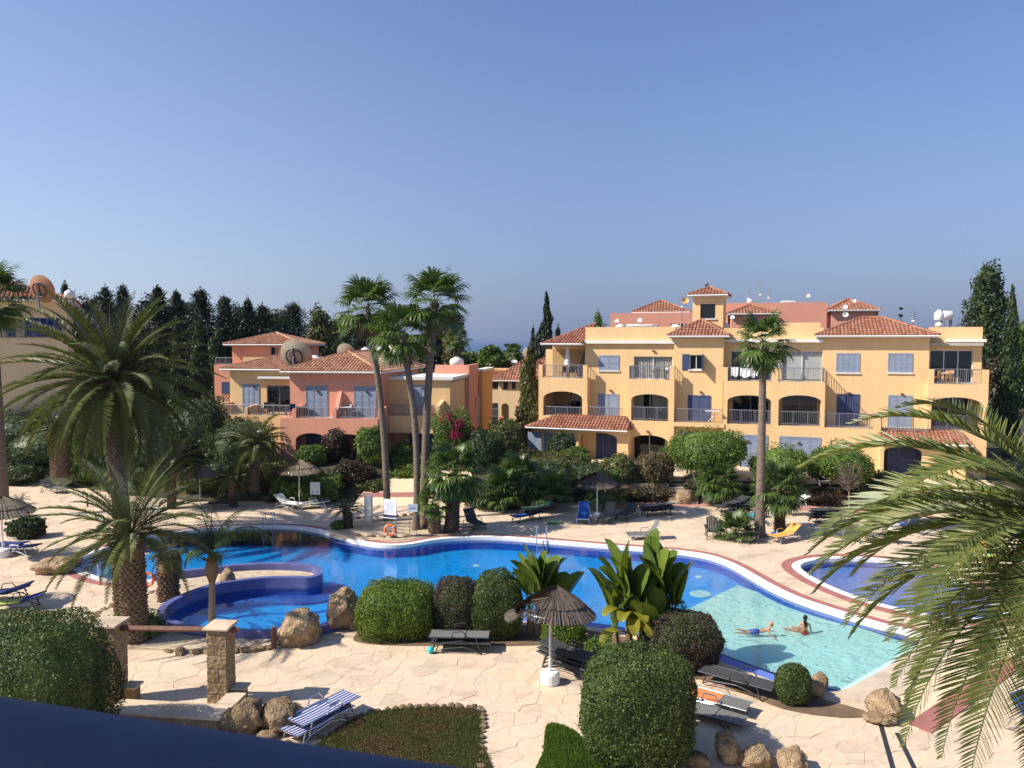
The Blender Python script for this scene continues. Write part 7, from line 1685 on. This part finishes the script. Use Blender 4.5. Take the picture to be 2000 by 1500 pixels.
# ================================================================== POOL FURNITURE
def ladder(label, px, py, rz):
    t_ = thing('pool_ladder', label, 'ladder', at_px(px, py), rz)
    for s_ in (-0.25, 0.25):
        mb = MB(); mb.tube([(s_, 0.42, -0.03), (s_, 0.42, 0.55), (s_, 0.36, 0.72), (s_, 0.22, 0.8), (s_, 0.06, 0.74), (s_, 0.0, 0.55), (s_, -0.02, -0.75)], 0.024, 7); mb.build('rail', 'steel', t_)
    for z in (-0.2, -0.45, -0.7): mb = MB(); mb.box(-0.25, -0.07, z-0.015, 0.25, 0.03, z+0.015); mb.build('rung', 'steel', t_)
    return t_
ladder('steel pool ladder at the far pool edge below the umbrella', 523, 1031, 0); ladder('steel pool ladder at the left tip of the pool', 201, 1129, radians(165)); ladder('steel pool ladder at the far pool edge behind the dark banana plant', 1058, 1058, 0)
def buoy(t_, c, R=0.29, r=0.075):
    mb = MB(); n, k = 24, 8; vs = []
    for i in range(n):
        a = 2*pi*i/n
        for j in range(k): b_ = 2*pi*j/k; q = R+r*cos(b_); vs.append((c[0]+q*cos(a), c[1]+r*0.8*sin(b_), c[2]+q*sin(a)))
    mb.add(vs, [(i*k+j, i*k+(j+1) % k, ((i+1) % n)*k+(j+1) % k, ((i+1) % n)*k+j) for i in range(n) for j in range(k)]); mb.build('ring_body', 'buoy_orange', t_, smooth=True)
    for i in range(4):
        a = pi/4+i*pi/2; mb = MB(); mb.tube([(c[0]+(R-r*1.15)*cos(a), c[1]-0.01, c[2]+(R-r*1.15)*sin(a)), (c[0]+R*cos(a), c[1]-r*0.95, c[2]+R*sin(a)), (c[0]+(R+r*1.15)*cos(a), c[1]-0.01, c[2]+(R+r*1.15)*sin(a))], 0.02, 5); mb.build('ring_strap', 'white_paint', t_)
pb = at_px(762, 1052)
lb = thing('lifebuoy', 'orange lifebuoy hanging below the white notice board', 'lifebuoy', pb); buoy(lb, (0, -0.06, 0.46), 0.25, 0.07)
sg = thing('notice_board', 'large white notice board on a post holding the lifebuoy', 'sign', pb + Vector((0, 0.06, 0)), radians(-22))
s_ = ppm(pb.y); 
mb = MB(); mb.box(-0.36, -0.015, 1.2, 0.36, 0.015, 2.0); mb.build('board', 'white_paint', sg); mb = MB()
rr = random.Random(3)
for i in range(9): w = rr.uniform(0.18, 0.28); mb.box(-w, -0.019, 1.85-0.065*i, w, -0.0155, 1.865-0.065*i)
kind(mb.build('printed_lines', 'ink_grey', sg), 'stuff')
mb = MB(); mb.box(-0.17, -0.02, 1.08, 0.17, 0.012, 1.19); mb.build('dark_panel', 'cloth_navy', sg); mb = MB(); mb.box(-0.6, -0.02, 1.02, 0.38, 0.0, 1.06); mb.build('cross_bar', 'white_paint', sg)
for x in (-0.02, 0.34): mb = MB(); mb.tube([(x, 0.03, -0.02), (x, 0.03, 1.6)], 0.022, 6); mb.build('post', 'rail_metal', sg)
p_ = at_px(806, 1048); sg = thing('small_sign', 'smaller white sign with a grey pictogram right of the notice board', 'sign', p_); mb = MB(); mb.box(-0.25, -0.012, 1.28, 0.25, 0.012, 1.68); mb.build('board', 'white_paint', sg)
mb = MB(); mb.box(-0.2, -0.016, 1.60, 0.2, -0.0125, 1.63); mb.box(-0.18, -0.016, 1.40, -0.02, -0.0125, 1.5); mb.box(0.02, -0.016, 1.40, 0.18, -0.0125, 1.5); mb.box(-0.12, -0.016, 1.50, 0.12, -0.0125, 1.54); kind(mb.build('printed_lines', 'ink_grey', sg), 'stuff')
for x in (-0.15, 0.18): mb = MB(); mb.tube([(x, 0.03, -0.02), (x, 0.03, 1.6)], 0.018, 6); mb.build('post', 'rail_metal', sg)
p_ = at_px(720, 1020); sg = thing('folding_screen', 'tall white double panel standing between the cycad and tall fan palm', 'board', p_, radians(-38))
for k in range(2): mb = MB(); mb.box(-0.31, -0.03, 0.05+0.76*k, 0.31, 0.03, 0.78+0.76*k); mb.build('panel', 'white_plastic', sg)
mb = MB(); mb.box(-0.29, -0.05, 0, -0.26, 0.05, 1.54); mb.box(0.26, -0.05, 0, 0.29, 0.05, 1.54); mb.build('panel_frame', 'rail_metal', sg)
p_ = at_px(616, 990); sg = thing('rules_sign', 'white sign with pictures on two thin posts before the round hedge', 'sign', p_, radians(-6)); mb = MB(); mb.box(-0.3, -0.015, 0.75, 0.3, 0.015, 1.5); mb.build('board', 'white_paint', sg)
mb = MB()
for x, z, w, h in ((-0.2, 0.82, 0.12, 0.14), (0.05, 0.84, 0.14, 0.16), (-0.1, 1.2, 0.2, 0.02), (-0.15, 1.32, 0.3, 0.02)): mb.box(x, -0.019, z, x+w, -0.0155, z+h)
kind(mb.build('printed_lines', 'ink_grey', sg), 'stuff')
for x in (-0.26, 0.26): mb = MB(); mb.tube([(x, 0.03, 0), (x, 0.03, 1.4)], 0.018, 6); mb.build('post', 'rail_metal', sg)
p_ = at_px(149, 940); sg = thing('warning_sign', 'square white sign with red print at the far left lawn', 'sign', p_+Vector((0, 0, 0.0)), radians(10)); mb = MB(); mb.box(-0.26, -0.012, 0.55, 0.26, 0.012, 1.05); mb.build('board', 'white_paint', sg)
mb = MB(); mb.box(-0.18, -0.016, 0.70, 0.18, -0.0125, 0.82); mb.box(-0.14, -0.016, 0.88, 0.14, -0.0125, 0.91); mb.box(-0.14, -0.016, 0.62, 0.14, -0.0125, 0.65); kind(mb.build('printed_lines', 'ink_red', sg), 'stuff'); mb = MB(); mb.tube([(0, 0.03, 0), (0, 0.03, 0.9)], 0.02, 6); mb.build('post', 'rail_metal', sg)
p_ = at_px(284, 1155); lb = thing('lifebuoy', 'orange lifebuoy on a thin post beside the thick date palm', 'lifebuoy', p_); buoy(lb, (0.1, -0.05, 0.5), 0.25, 0.06); mb = MB(); mb.tube([(0, 0.03, 0), (0, 0.03, 1.55)], 0.02, 6); mb.build('post', 'steel', lb); mb = MB(); mb.box(-0.04, 0.0, 1.5, 0.2, 0.05, 1.56); mb.build('hook_arm', 'steel', lb)
p_ = at_px(171, 990); t_ = thing('shower_post', 'thin brown post standing alone on the left deck', 'post', p_); mb = MB(); mb.tube([(0, 0, 0), (0, 0, 0.85)], 0.05, 6); mb.build('post', 'timber', t_)
p_ = at_px(1085, 1022); o = (lambda mb: (mb.box(-0.45, -0.3, 0.002, 0.45, 0.3, 0.03), mb.build('floor_mat', 'cloth_green'))[1])(MB()); o.location = p_; tag(o, 'flat green mat on the deck beside the lounger stack', 'mat')

# ================================================================== ROOFTOP THINGS
def dish(label, px, py, Y, rpx, m, aim=(-0.3, -1, 0.5), pole=0.9, group=None):
    c = V(px, py, Y); R = rpx/ppm(Y); t_ = thing('satellite_dish', label, 'satellite dish', c-Vector((0, 0, pole*R+0.5)), 0, group); a = Vector(aim).normalized(); q = a.to_track_quat('Z', 'Y').to_matrix().to_4x4(); q.translation = (0, 0, pole*R+0.5)
    mb = MB(); vs = []; n, k = 24, 5
    for i in range(k+1):
        rr_ = R*i/k
        for j in range(n): b_ = 2*pi*j/n; vs.append(q @ Vector((rr_*cos(b_), rr_*sin(b_), 0.28*R*(i/k)**2)))
    mb.add(vs, [(i*n+j, i*n+(j+1) % n, (i+1)*n+(j+1) % n, (i+1)*n+j) for i in range(k) for j in range(n)]); mb.build('reflector', m, t_, smooth=True)
    mb = MB(); mb.tube([q @ Vector((0, 0, -0.08*R)), q @ Vector((0, 0, -0.2*R)), (0, 0, 0)], max(0.02, R*0.06), 6); mb.build('mast', 'rail_metal', t_); 
    if R > 0.8:
        mb = MB(); ringp = [q @ Vector((0.5*R*cos(b_), 0.5*R*sin(b_), -0.02)) for b_ in np.linspace(0, 2*pi, 21)]; mb.tube(ringp, 0.05*R, 5, cap=False); mb.tube([q @ Vector((0, -0.5*R, 0.0)), q @ Vector((0, 0.55*R, 0.0))], 0.05*R, 5); mb.tube([q @ Vector((-0.3*R, -0.4*R, 0.0)), q @ Vector((0.3*R, -0.4*R, 0.0))], 0.04*R, 5); mb.build('rear_brace', 'dark_frame', t_)
    else: mb = MB(); mb.tube([q @ Vector((0, -R*0.9, 0.2*R)), q @ Vector((0, 0, 0.9*R))], max(0.01, R*0.04), 4); mb.build('feed_arm', 'rail_metal', t_)
    return t_
dish('huge tan satellite dish with ring brace on the villa roof', 575, 697, 55, 33, 'dish_tan', (0.15, 0.95, 0.35))
dish('tan satellite dish behind the villa roof ridge', 674, 690, 60, 19, 'dish_tan', (0.2, 0.95, 0.4))
dish('pale grey satellite dish above the villa water tanks', 760, 679, 62, 9, 'dish_white')
dish('huge rusty satellite dish on the corner building roof', 77, 566, 56, 28, 'dish_rust', (0.2, 0.95, 0.3))
dish('tan dish behind the pale trees of the gap house', 1033, 692, 74, 14, 'dish_tan', (0.3, 0.9, 0.3)); dish('orange dish left of the tower on the rear roof', 1338, 588, 70, 7, 'dish_orange'); dish('white dish on the left parapet of yellow block', 1249, 626, 62, 5, 'dish_white')
dish('second white dish on the left parapet of yellow block', 1204, 627, 62, 4.5, 'dish_white'); dish('white dish beside the fan palm crown under the small hip roof', 1430, 620, 64, 4.5, 'dish_white'); dish('white dish on the rear roof behind the wide hip roof', 1578, 578, 76, 4, 'dish_white')
dish('white dish on the right small hip roof', 1650, 600, 60, 5, 'dish_white'); dish('white dish above the wide hip roof of yellow block', 1651, 615, 60, 5.5, 'dish_white'); dish('tiny white dish on top of the right small hip roof', 1668, 588, 68, 4, 'dish_white'); dish('pale dish on the gap house ridge', 1004, 707, 68, 6, 'dish_white', (0.1, -0.6, 1))
def tank(label, px, py, Y, wpx, hpx, horiz=False, m='tank_white'):
    c = V(px, py, Y); s = ppm(Y); w, h = wpx/s, hpx/s; t_ = thing('water_tank', label, 'water tank', c-Vector((0, 0, h/2)))
    mb = MB()
    if horiz: mb.tube([(-w/2, 0, h/2), (-w/2+0.05, 0, h/2), (-w/2+0.15, 0, h/2), (w/2-0.15, 0, h/2), (w/2-0.05, 0, h/2), (w/2, 0, h/2)], [h*0.2, h*0.38, h*0.5, h*0.5, h*0.38, h*0.2], 14)
    else: mb.lathe([(w*0.36, 0), (w*0.48, h*0.12), (w*0.5, h*0.5), (w*0.42, h*0.78), (w*0.2, h*0.9), (w*0.18, h), (0.02, h)], 18)
    mb.build('tank_body', m, t_, smooth=True); mb = MB(); mb.box(-w*0.35, -w*0.2, -0.9, -w*0.3, w*0.2, 0.1); mb.box(w*0.3, -w*0.2, -0.9, w*0.35, w*0.2, 0.1); mb.build('stand', 'rail_metal', t_); return t_
for a in (('squat white water tank on the villa roof end parapet', 892, 706, 62, 28, 18), ('white water tank beside the huge tan dish', 616, 704, 60, 28, 20), ('left white water tank behind the villa ridge', 714, 686, 62, 20, 16), ('right white water tank behind the villa ridge', 740, 684, 62, 28, 18), ('white water tank between the fan palm trunks', 790, 690, 62, 24, 12), ('white round tank on the corner building roof', 136, 574, 58, 20, 16),
          ('white tank on the left parapet of yellow block', 1212, 638, 61, 20, 10), ('pale tank behind the stair bay roof', 1320, 638, 62, 20, 9), ('white tank right of the tower foot', 1416, 636, 62, 16, 12)): tank(*a)
tank('left large white cylinder tank on the right roof end', 1834, 616, 56, 18, 22); tank('right large white cylinder tank on the right roof end', 1850, 616, 57, 22, 18, True); tank('small round white tank below the large cylinders', 1834, 634, 55.5, 14, 10)
tank('white boiler lying on the left parapet of yellow block', 1250, 637, 62, 52, 8, True)
tank('white boiler lying on the long rose building roof', 1540, 590, 76, 30, 5, True); tank('small white tank on the long rose building roof', 1465, 588, 76, 12, 8)
def aerial(label, px, top, bot, Y):
    a, b_ = V(px, bot, Y), V(px, top, Y); t_ = thing('aerial', label, 'aerial', a-Vector((0, 0, 0.8))); h = b_.z-a.z+0.8; mb = MB(); mb.tube([(0, 0, 0), (0, 0, h)], 0.035, 5); mb.build('mast', 'steel', t_); mb = MB()
    for i in range(4): z = h-0.15-0.16*i; mb.tube([(-0.35+0.04*i, 0, z), (0.35-0.04*i, 0, z)], 0.016, 4)
    mb.build('cross_rods', 'steel', t_); mb = MB(); mb.lathe([(0.02, h*0.55-0.12), (0.16, h*0.55), (0.02, h*0.55+0.12)], 10); mb.build('relay_drum', 'white_plastic', t_); return t_
aerial('tallest aerial mast on the long rose building roof', 1485, 552, 590, 76); aerial('aerial mast just right of the tallest one', 1501, 563, 590, 76); aerial('faint aerial left of the tallest one', 1461, 566, 590, 78); aerial('thin aerial between the araucaria and white tanks', 1783, 606, 634, 60); aerial('aerial beside the orange dish', 1332, 578, 610, 70)
# heat-collector hat on the tower
c_ = V(1380, 556, 60.8); t_ = thing('roof_vent', 'small dark vent hat on top of the tower roof', 'roof vent', c_-Vector((0, 0, 0.35))); mb = MB(); mb.lathe([(0.12, 0), (0.12, 0.35), (0.26, 0.36), (0.02, 0.6)], 10); mb.build('hood', 'rail_metal', t_)

# ================================================================== BALCONY FURNITURE
def loc_in(f, px, y, z): return f.o + f.ex*f.u(px, y) + f.ey*y + Vector((0, 0, z))
def parasol(label, f, px, y, z, h=2.3, m='cloth_white', rz=0):
    t_ = thing('closed_parasol', label, 'parasol', loc_in(f, px, y, z)); mb = MB(); mb.tube([(0, 0, 0), (0, 0, h)], 0.025, 6); mb.build('pole', 'white_paint', t_); mb = MB(); mb.lathe([(0.05, h+0.03), (0.12, h-0.35), (0.21, h-0.95), (0.25, h-1.3), (0.12, h-1.32)], 9); mb.build('folded_canopy', m, t_)
parasol('closed cream parasol on the left top balcony under the tiled roof', FY, 1108, 1.0, 6.0); parasol('closed cream parasol on the balcony with towels', FY, 1460, 0.7, 6.0); parasol('closed pink parasol beside the balcony divider', FY, 1519, 1.2, 6.0, 2.2)
def set_(label, f, px, y, z, m='resin_dark', mt='resin_dark', nch=3):
    t_ = table('balcony table, '+label, loc_in(f, px, y, z), 0.42, 0.72, mt, 'balcony_table')
    for i in range(nch):
        a = i*2.1+0.5; c = thing('balcony_chair', ('first', 'second', 'third')[i]+' chair of the balcony set '+label, 'chair', loc_in(f, px, y, z)+Vector((0.72*cos(a), 0.35*sin(a), 0)), f.a+a+pi/2)
        mb = MB(); mb.box(-0.22, -0.22, 0.41, 0.22, 0.22, 0.45); mb.build('seat', m, c); mb = MB(); mb.box(-0.22, 0.2, 0.45, 0.22, 0.235, 0.88); mb.build('backrest', m, c)
        for sx in (-0.2, 0.2):
            for sy in (-0.2, 0.2): mb = MB(); mb.box(sx-0.015, sy-0.015, 0, sx+0.015, sy+0.015, 0.41); mb.build('leg', m, c)
set_('under the cream parasol of the left top balcony', FY, 1115, 1.2, 6.0); set_('in the middle arch beside the white curtain', FY, 1285, 0.65, 3.0); set_('on the curtained top balcony', FY, 1292, 0.65, 6.0, 'white_plastic', 'resin_dark', 2)
set_('with white cloth on the right end balcony', FY, 1848, 1.6, 6.0, 'cloth_amber', 'cloth_white'); set_('in the left arch above the tiled porch', FY, 1100, 1.2, 3.0); set_('on the left pink villa balcony', FP, 583, 0.7, 2.92, 'cloth_navy', 'resin_dark', 2); set_('on the right pink villa balcony', FP, 672, 0.7, 2.92, 'white_plastic', 'white_plastic', 1); set_('on the yellow villa wing balcony', FP, 532, 2.6, 2.85)
for i, (px, w, dz) in enumerate(((1435, 0.5, 0.0), (1456, 0.75, 0.05), (1474, 0.45, 0.0))):
    o = MB(); u = FY.u(px, 0.05)
    n = 8; vs = []
    for k in range(n+1): x = -w/2+w*k/n; vs += [(x, -0.05-0.02*sin(k*2), 0), (x, -0.08-0.03*sin(k*2+1), -0.62+0.08*sin(k+i))]
    o.add(vs, [(2*k, 2*k+2, 2*k+3, 2*k+1) for k in range(n)]); o = o.build('towel', 'cloth_white'); o.location = loc_in(FY, px, 0.05, 6.98-dz); o.rotation_euler = (0, 0, FY.a); tag(o, 'white towel hanging over the railing of the balcony with cream parasol', 'towel', 'towels on the balcony rail')
# open drying rack on the middle balcony corner
t_ = thing('drying_rack', 'white folding rack on the balcony corner above the largest round tree', 'rack', loc_in(FY, 1393, 0.0, 3.1), FY.a); mb = MB(); mb.box(-0.5, -0.35, 0.78, 0.5, -0.1, 0.82); mb.build('rack_top', 'white_paint', t_); mb = MB(); mb.tube([(0.45, -0.2, 0.78), (-0.35, -0.05, 0.0)], 0.02, 4); mb.tube([(-0.45, -0.2, 0.78), (0.0, -0.1, 0.35)], 0.02, 4); mb.build('rack_strut', 'white_paint', t_)
# far white houses
for lb_, px, py, Y, w, h in (('tiny white house among the trees left of the cypress spire', 1016, 690, 120, 24, 14), ('tiny white house glimpsed behind the villa trees', 658, 652, 110, 26, 14)):
    c = V(px, py, Y); s = ppm(Y); t_ = thing('white_house', lb_, 'building', (c.x, c.y, 0)); mb = MB(); mb.box(-w/s/2, 0, 0, w/s/2, 5, c.z); mb.build('wall', 'white_render', t_); mb = MB(); mb.box(-w/s/2-0.2, -0.2, c.z, w/s/2+0.2, 5.2, c.z+0.2); mb.build('roof', 'white_paint', t_); mb = MB(); mb.box(-0.5, -0.03, c.z-1.6, 0.5, 0.0, c.z-0.5); mb.build('window', 'dark_frame', t_)

# ================================================================== PEOPLE IN THE SHALLOWS
def skin(name, verts, edges, m, parent=None, root=0, sub=2):
    """one continuous body grown around joints; verts = (x, y, z, radius)"""
    me = bpy.data.meshes.new(name); me.from_pydata([v[:3] for v in verts], edges, []); o = bpy.data.objects.new(name, me); COL.objects.link(o)
    mo = o.modifiers.new('skin', 'SKIN'); mo.use_smooth_shade = True; mo.branch_smoothing = 0.6; ss = o.modifiers.new('sub', 'SUBSURF'); ss.levels = ss.render_levels = sub
    if not me.skin_vertices:
        bm = bmesh.new(); bm.from_mesh(me); bm.verts.layers.skin.verify(); bm.to_mesh(me); bm.free()
    for i, v in enumerate(verts): r = v[3]; me.skin_vertices[0].data[i].radius = r if isinstance(r, tuple) else (r, r)
    me.skin_vertices[0].data[root].use_root = True
    dg = bpy.context.evaluated_depsgraph_get(); nm = bpy.data.meshes.new_from_object(o.evaluated_get(dg)); bpy.data.objects.remove(o)
    nm.materials.clear(); nm.materials.append(M[m]); nm.polygons.foreach_set('use_smooth', [True]*len(nm.polygons)); n = bpy.data.objects.new(name, nm); COL.objects.link(n)
    if parent: n.parent = parent
    return n
def hand(V_, E_, wrist, d, up, side, r=0.0085):
    """palm and five separate fingers appended to a skin skeleton"""
    d, up = Vector(d).normalized(), Vector(up).normalized(); s_ = d.cross(up).normalized()*side; w = Vector(V_[wrist][:3])
    V_.append((*(w+d*0.05), (0.03, 0.016))); palm = len(V_)-1; E_.append((wrist, palm))
    for k, (off, ln) in enumerate(((-0.027, 0.055), (-0.009, 0.068), (0.009, 0.064), (0.027, 0.05))):
        a = w+d*0.085+s_*off; b_ = a+d*ln*0.5-up*0.004; c = a+d*ln-up*0.014
        i = len(V_); V_ += [(*a, r+0.001), (*b_, r), (*c, r*0.8)]; E_ += [(palm, i), (i, i+1), (i+1, i+2)]
    a = w+d*0.03-s_*0.035; b_ = a+d*0.035-s_*0.02; i = len(V_); V_ += [(*a, r+0.002), (*b_, r)]; E_ += [(palm, i), (i, i+1)]
def head_parts(parent, c, r, m, fwd, hair, eye=True):
    """face details on a head centred at c looking along fwd"""
    f = Vector(fwd).normalized(); s_ = f.cross(Vector((0, 0, 1))).normalized(); u = s_.cross(f)
    mb = MB(); mb.tube([Vector(c)+f*r*0.92+u*r*0.1, Vector(c)+f*r*1.16-u*r*0.12, Vector(c)+f*r*0.95-u*r*0.2], [r*0.06, r*0.14, r*0.08], 6); mb.build('nose', m, parent, smooth=True)
    mb = MB()
    for k in (-1, 1): mb.tube([Vector(c)+s_*k*r*0.80+u*r*0.12, Vector(c)+s_*k*r*0.98, Vector(c)+s_*k*r*0.84-u*r*0.2], [r*0.1, r*0.16, r*0.08], 6)
    mb.build('ears', m, parent, smooth=True); mb = MB()
    for k in (-1, 1): q = Vector(c)+f*r*0.93+s_*k*r*0.33+u*r*0.05; mb.tube([q, q+f*r*0.06], r*0.1, 6)
    mb.build('eyes', 'hair_dark', parent); mb = MB(); q = Vector(c)+f*r*0.94-u*r*0.45; mb.tube([q-s_*r*0.26, q+f*r*0.05, q+s_*r*0.26], r*0.055, 5); mb.build('mouth', 'swim_red', parent)
# the boy lying on his front, propped on his hands, head to the right
p_ = G(1490, 1243, -0.40); boy = thing('person', 'child in blue swim shorts lying face down in the shallow water', 'person', (p_.x, p_.y, -0.32), radians(-10))
BV = [(-0.32, 0, 0.12, (0.11, 0.085)), (-0.12, 0, 0.14, (0.10, 0.08)), (0.08, 0, 0.20, (0.115, 0.085)), (0.20, 0, 0.26, (0.12, 0.07)), (0.27, 0, 0.30, 0.048), (0.31, 0, 0.36, 0.055), (0.345, 0, 0.44, (0.085, 0.095)), (0.355, 0, 0.51, (0.075, 0.08)),
      (0.20, 0.14, 0.25, 0.045), (0.30, 0.27, 0.13, 0.034), (0.48, 0.34, 0.05, 0.024), (0.20, -0.14, 0.25, 0.045), (0.24, -0.30, 0.13, 0.034), (0.40, -0.42, 0.05, 0.024),
      (-0.42, 0.08, 0.11, 0.07), (-0.72, 0.12, 0.07, 0.05), (-1.02, 0.20, 0.09, 0.034), (-1.16, 0.22, 0.07, (0.028, 0.02)), (-0.42, -0.08, 0.11, 0.07), (-0.75, -0.10, 0.07, 0.05), (-1.08, -0.12, 0.08, 0.034), (-1.22, -0.13, 0.06, (0.028, 0.02))]
BE = [(0, 1), (1, 2), (2, 3), (3, 4), (4, 5), (5, 6), (6, 7), (3, 8), (8, 9), (9, 10), (3, 11), (11, 12), (12, 13), (0, 14), (14, 15), (15, 16), (16, 17), (0, 18), (18, 19), (19, 20), (20, 21)]
hand(BV, BE, 10, (1, 0.25, -0.15), (0, 0, 1), 1); hand(BV, BE, 13, (1, -0.3, -0.15), (0, 0, 1), -1)
skin('body', BV, BE, 'skin_light', boy)
mb = MB(); mb.tube([(-0.17, 0, 0.135), (-0.32, 0, 0.12), (-0.40, 0, 0.115)], [0.118, 0.128, 0.125], 12); mb.tube([(-0.36, 0.075, 0.11), (-0.56, 0.10, 0.09)], [0.085, 0.075], 10); mb.tube([(-0.36, -0.075, 0.11), (-0.56, -0.09, 0.09)], [0.085, 0.075], 10); mb.build('swim_shorts', 'swim_blue', boy, smooth=True)
o = mobj('hair', rock_mesh('hair', 33, 'hair_blond', 3, 0.08, 1.0), boy, (0.325, 0, 0.50), (0, -0.35, 0), (0.102, 0.104, 0.095)); head_parts(boy, (0.35, 0, 0.465), 0.085, 'skin_light', (0.95, -0.1, -0.15), 'hair_blond')
# the girl sitting with her back to us
p_ = G(1572, 1236, -0.33); girl = thing('person', 'dark-haired person in a red bikini sitting in the shallow water, seen from behind', 'person', (p_.x, p_.y, -0.30), radians(-25)); girl.location.z -= 0.07
GV = [(0, 0, 0.10, (0.155, 0.11)), (0, 0.0, 0.24, (0.125, 0.095)), (0, 0.01, 0.40, (0.13, 0.09)), (0, 0.02, 0.50, (0.145, 0.075)), (0, 0.03, 0.57, 0.047), (0, 0.045, 0.63, 0.055), (0, 0.06, 0.71, (0.078, 0.09)), (0, 0.06, 0.80, (0.07, 0.08)),
      (-0.17, 0.02, 0.49, 0.045), (-0.24, 0.0, 0.30, 0.036), (-0.30, 0.05, 0.10, 0.026), (0.17, 0.02, 0.49, 0.045), (0.23, 0.05, 0.30, 0.036), (0.24, 0.18, 0.14, 0.026),
      (-0.1, 0.08, 0.09, 0.085), (-0.42, 0.16, 0.09, 0.06), (-0.78, 0.22, 0.06, 0.042), (-0.92, 0.23, 0.08, (0.03, 0.022)), (0.06, 0.12, 0.09, 0.085), (-0.16, 0.42, 0.12, 0.06), (-0.48, 0.55, 0.06, 0.042), (-0.62, 0.58, 0.07, (0.03, 0.022))]
GE = [(0, 1), (1, 2), (2, 3), (3, 4), (4, 5), (5, 6), (6, 7), (3, 8), (8, 9), (9, 10), (3, 11), (11, 12), (12, 13), (0, 14), (14, 15), (15, 16), (16, 17), (0, 18), (18, 19), (19, 20), (20, 21)]
hand(GV, GE, 10, (-0.3, 0.6, -0.5), (0, 0.3, 1), 1); hand(GV, GE, 13, (-0.2, 1, -0.4), (0, 0.3, 1), -1)
skin('body', GV, GE, 'skin', girl)
mb = MB(); mb.tube([(0, 0, 0.05), (0, 0, 0.13)], [0.165, 0.15], 14); mb.build('bikini_bottom', 'swim_red', girl, smooth=True)
mb = MB(); mb.tube([(-0.128, 0.0, 0.405), (-0.06, -0.086, 0.40), (0.06, -0.086, 0.40), (0.128, 0.0, 0.405), (0.07, 0.10, 0.405), (-0.07, 0.10, 0.405), (-0.128, 0.0, 0.405)], 0.016, 5); mb.build('bikini_top', 'swim_red', girl)
o = mobj('hair', rock_mesh('hair', 34, 'hair_dark', 3, 0.06, 1.0), girl, (0, 0.035, 0.745), (0, 0, 0), (0.098, 0.108, 0.118)); 
mb = MB(); mb.tube([(0.0, -0.03, 0.76), (0.0, -0.085, 0.64), (0.02, -0.105, 0.50), (0.03, -0.11, 0.36)], [0.075, 0.075, 0.065, 0.02], 10); mb.build('long_hair', 'hair_dark', girl, smooth=True); head_parts(girl, (0, 0.06, 0.74), 0.085, 'skin', (0.1, 1, 0.05), 'hair_dark')

# ================================================================== NEAR BALCONY RAIL
dr = 0.35; A_ = Vector(((0-1000)/FPX*(dr/0.469), dr/0.469, 0)); B_ = Vector(((930-1000)/FPX*(dr/0.566), dr/0.566, 0)); d_ = (B_-A_).normalized()
rail = thing('balcony_rail', 'dark blue painted handrail of the near balcony crossing the bottom corner', 'railing', (A_.x, A_.y, HC-dr-0.018))
R_ = 0.075; mb = MB(); ring_ = []
a0, a1 = Vector((0, 0, 0))-d_*2.2, Vector((0, 0, 0))+d_*1.6; mb.tube([a0-Vector((0, 0, R_)), a0*0.3-Vector((0, 0, R_)), a1*0.5-Vector((0, 0, R_)), a1-Vector((0, 0, R_))], R_, 40); mb.build('handrail', 'rail_blue', rail, smooth=True)
for i in range(12):
    q = a0.lerp(a1, (i+0.5)/12); mb = MB(); mb.tube([q-Vector((0, 0, R_*1.6)), q-Vector((0, 0, 1.05))], 0.012, 8); mb.build('baluster', 'rail_blue', rail)
mb = MB(); q = Matrix.Rotation(atan2(d_.y, d_.x), 4, 'Z'); mb.box(-2.3, -1.6, -1.2, 1.7, 0.12, -1.05, q); mb.build('balcony_slab', 'concrete', rail)
mb = MB(); mb.box(-1.75, -2.4, -1.2, -1.5, 0.35, 2.9, q); mb.build('added_shade_wall', 'stucco_yellow', rail)     # unseen wall added left of the balcony to shade the handrail
boy.scale = girl.scale = (0.82, 0.82, 0.82); boy.location.z -= 0.02; girl.location.z -= 0.03

# ================================================================== HAZE over land and sea
mb = MB(); mb.box(-30000, -400, -17.5, 30000, 40000, 19.0)
m, t, b = mat('sea_haze'); t.nodes.remove(b); pv = N(t, 'ShaderNodeVolumePrincipled'); pv.inputs['Density'].default_value = 1.1e-4
pv.inputs['Color'].default_value = (0.34, 0.42, 0.60, 1); t.links.new(pv.outputs[0], t.nodes['Material Output'].inputs['Volume'])
kind(mb.build('haze', 'sea_haze'), 'stuff')
